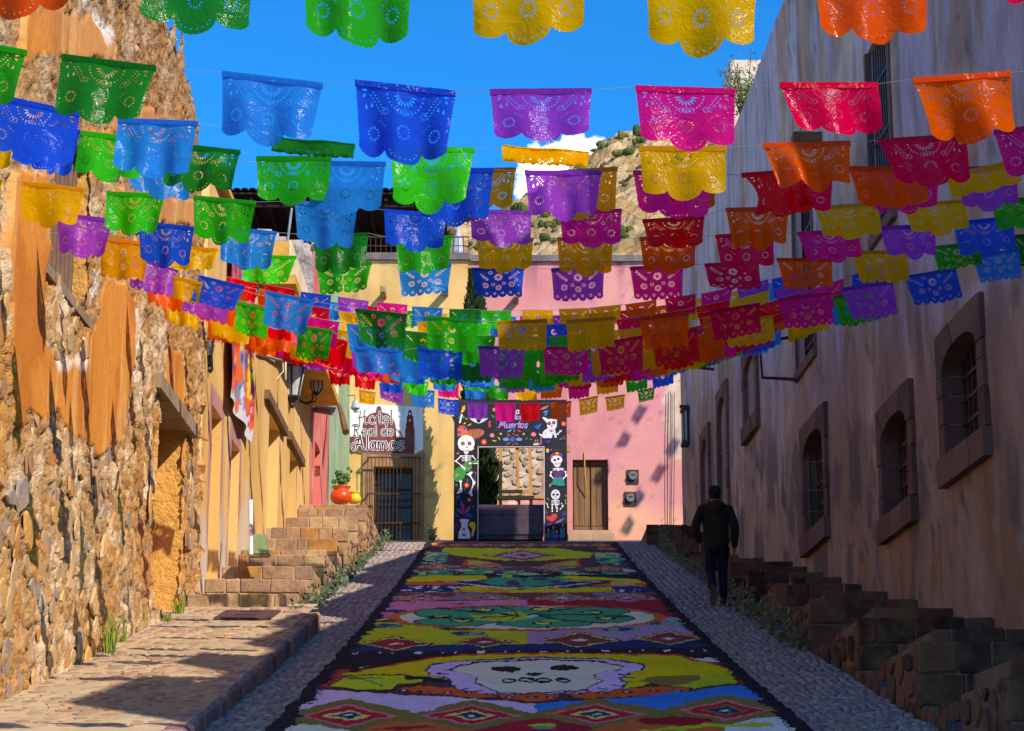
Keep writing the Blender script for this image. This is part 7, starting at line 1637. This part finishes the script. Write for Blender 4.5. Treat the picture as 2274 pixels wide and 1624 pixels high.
cpo = cap.build('cap', m_cap, person, True); MB().box(hx - .014, hx + .014, hy - .112, hy - .104, hz + .045, hz + .06).build('badge', m_sole, cpo)
HJ = [(W3(0, .0, .74), (.19, .15)), (W3(0, .0, .86), (.205, .155)), (W3(0, .03, .97), (.215, .165)), (W3(0, .07, 1.20), (.225, .17)), (W3(0, .10, 1.38), (.20, .135)), (W3(0, .11, 1.50), (.10, .10)),
      (W3(-.22, .07, 1.41), .095), (W3(-.335, .01, 1.16), .078), (W3(-.27, .13, .97), .060), (W3(.22, .07, 1.41), .095), (W3(.305, -.01, 1.13), .076), (W3(.295, .05, .90), .056), (W3(.288, .07, .86), .046), (W3(-.245, .155, .94), .046)]
skin('hooded_jacket', HJ, [(0, 1), (1, 2), (2, 3), (3, 4), (4, 5), (4, 6), (6, 7), (7, 8), (8, 13), (4, 9), (9, 10), (10, 11), (11, 12)], m_hood, person)
hd = MB(); hd.ellip(W3(0, .015, 1.475), (.155, .085, .075), 14, 8); hd.ellip(W3(0, -.045, 1.42), (.115, .05, .10), 12, 7); hd.build('hood', m_hood, person, True)
TJ = [(W3(0, .0, .98), (.165, .13)), (W3(-.095, 0, .80), (.105, .115)), (W3(-.10, .08, .50), .082), (W3(-.092, -.14, .28), .068), (W3(-.09, -.19, .20), .064), (W3(.10, 0, .80), (.105, .115)), (W3(.10, .07, .50), .082), (W3(.095, .01, .20), .072), (W3(.092, .0, .09), .07)]
skin('jeans', TJ, [(0, 1), (1, 2), (2, 3), (3, 4), (0, 5), (5, 6), (6, 7), (7, 8)], m_jean, person)
def shoe(heel, toe, up):
    h, t = Vector(heel), Vector(toe); u = Vector(up).normalized(); d = (t - h).normalized(); s = d.cross(u).normalized(); mb = MB(); ms = MB(); vs = []; v2 = []
    prof = [(-.02, .030, .09), (.03, .042, .10), (.10, .045, .075), (.18, .050, .055), (.25, .042, .04), (.285, .015, .02)]
    for a, w, hh in prof:
        c = h + d * a
        vs += [c - s * w, c + s * w, c + s * w * .8 + u * hh * .7, c + u * hh, c - s * w * .8 + u * hh * .7]; v2 += [c - s * (w + .006) - u * .024, c + s * (w + .006) - u * .024, c + s * (w + .006), c - s * (w + .006)]
    n = len(prof); mb.add(vs, [(i * 5 + k, i * 5 + (k + 1) % 5, (i + 1) * 5 + (k + 1) % 5, (i + 1) * 5 + k) for i in range(n - 1) for k in range(5)] + [(4, 3, 2, 1, 0), tuple((n - 1) * 5 + k for k in range(5))])
    ms.add(v2, [(i * 4 + k, i * 4 + (k + 1) % 4, (i + 1) * 4 + (k + 1) % 4, (i + 1) * 4 + k) for i in range(n - 1) for k in range(4)] + [(3, 2, 1, 0), tuple((n - 1) * 4 + k for k in range(4))])
    o = mb.build('shoe', m_shoe, person, True); ms.build('sole', m_sole, o)
shoe(W3(.09, -.06, .03), W3(.09, .2, .065), (0, -.18, 1)); shoe(W3(-.085, -.25, .24), W3(-.08, -.12, .03), (0, 1, .55))
person.scale = (.92, .95, 1.0)
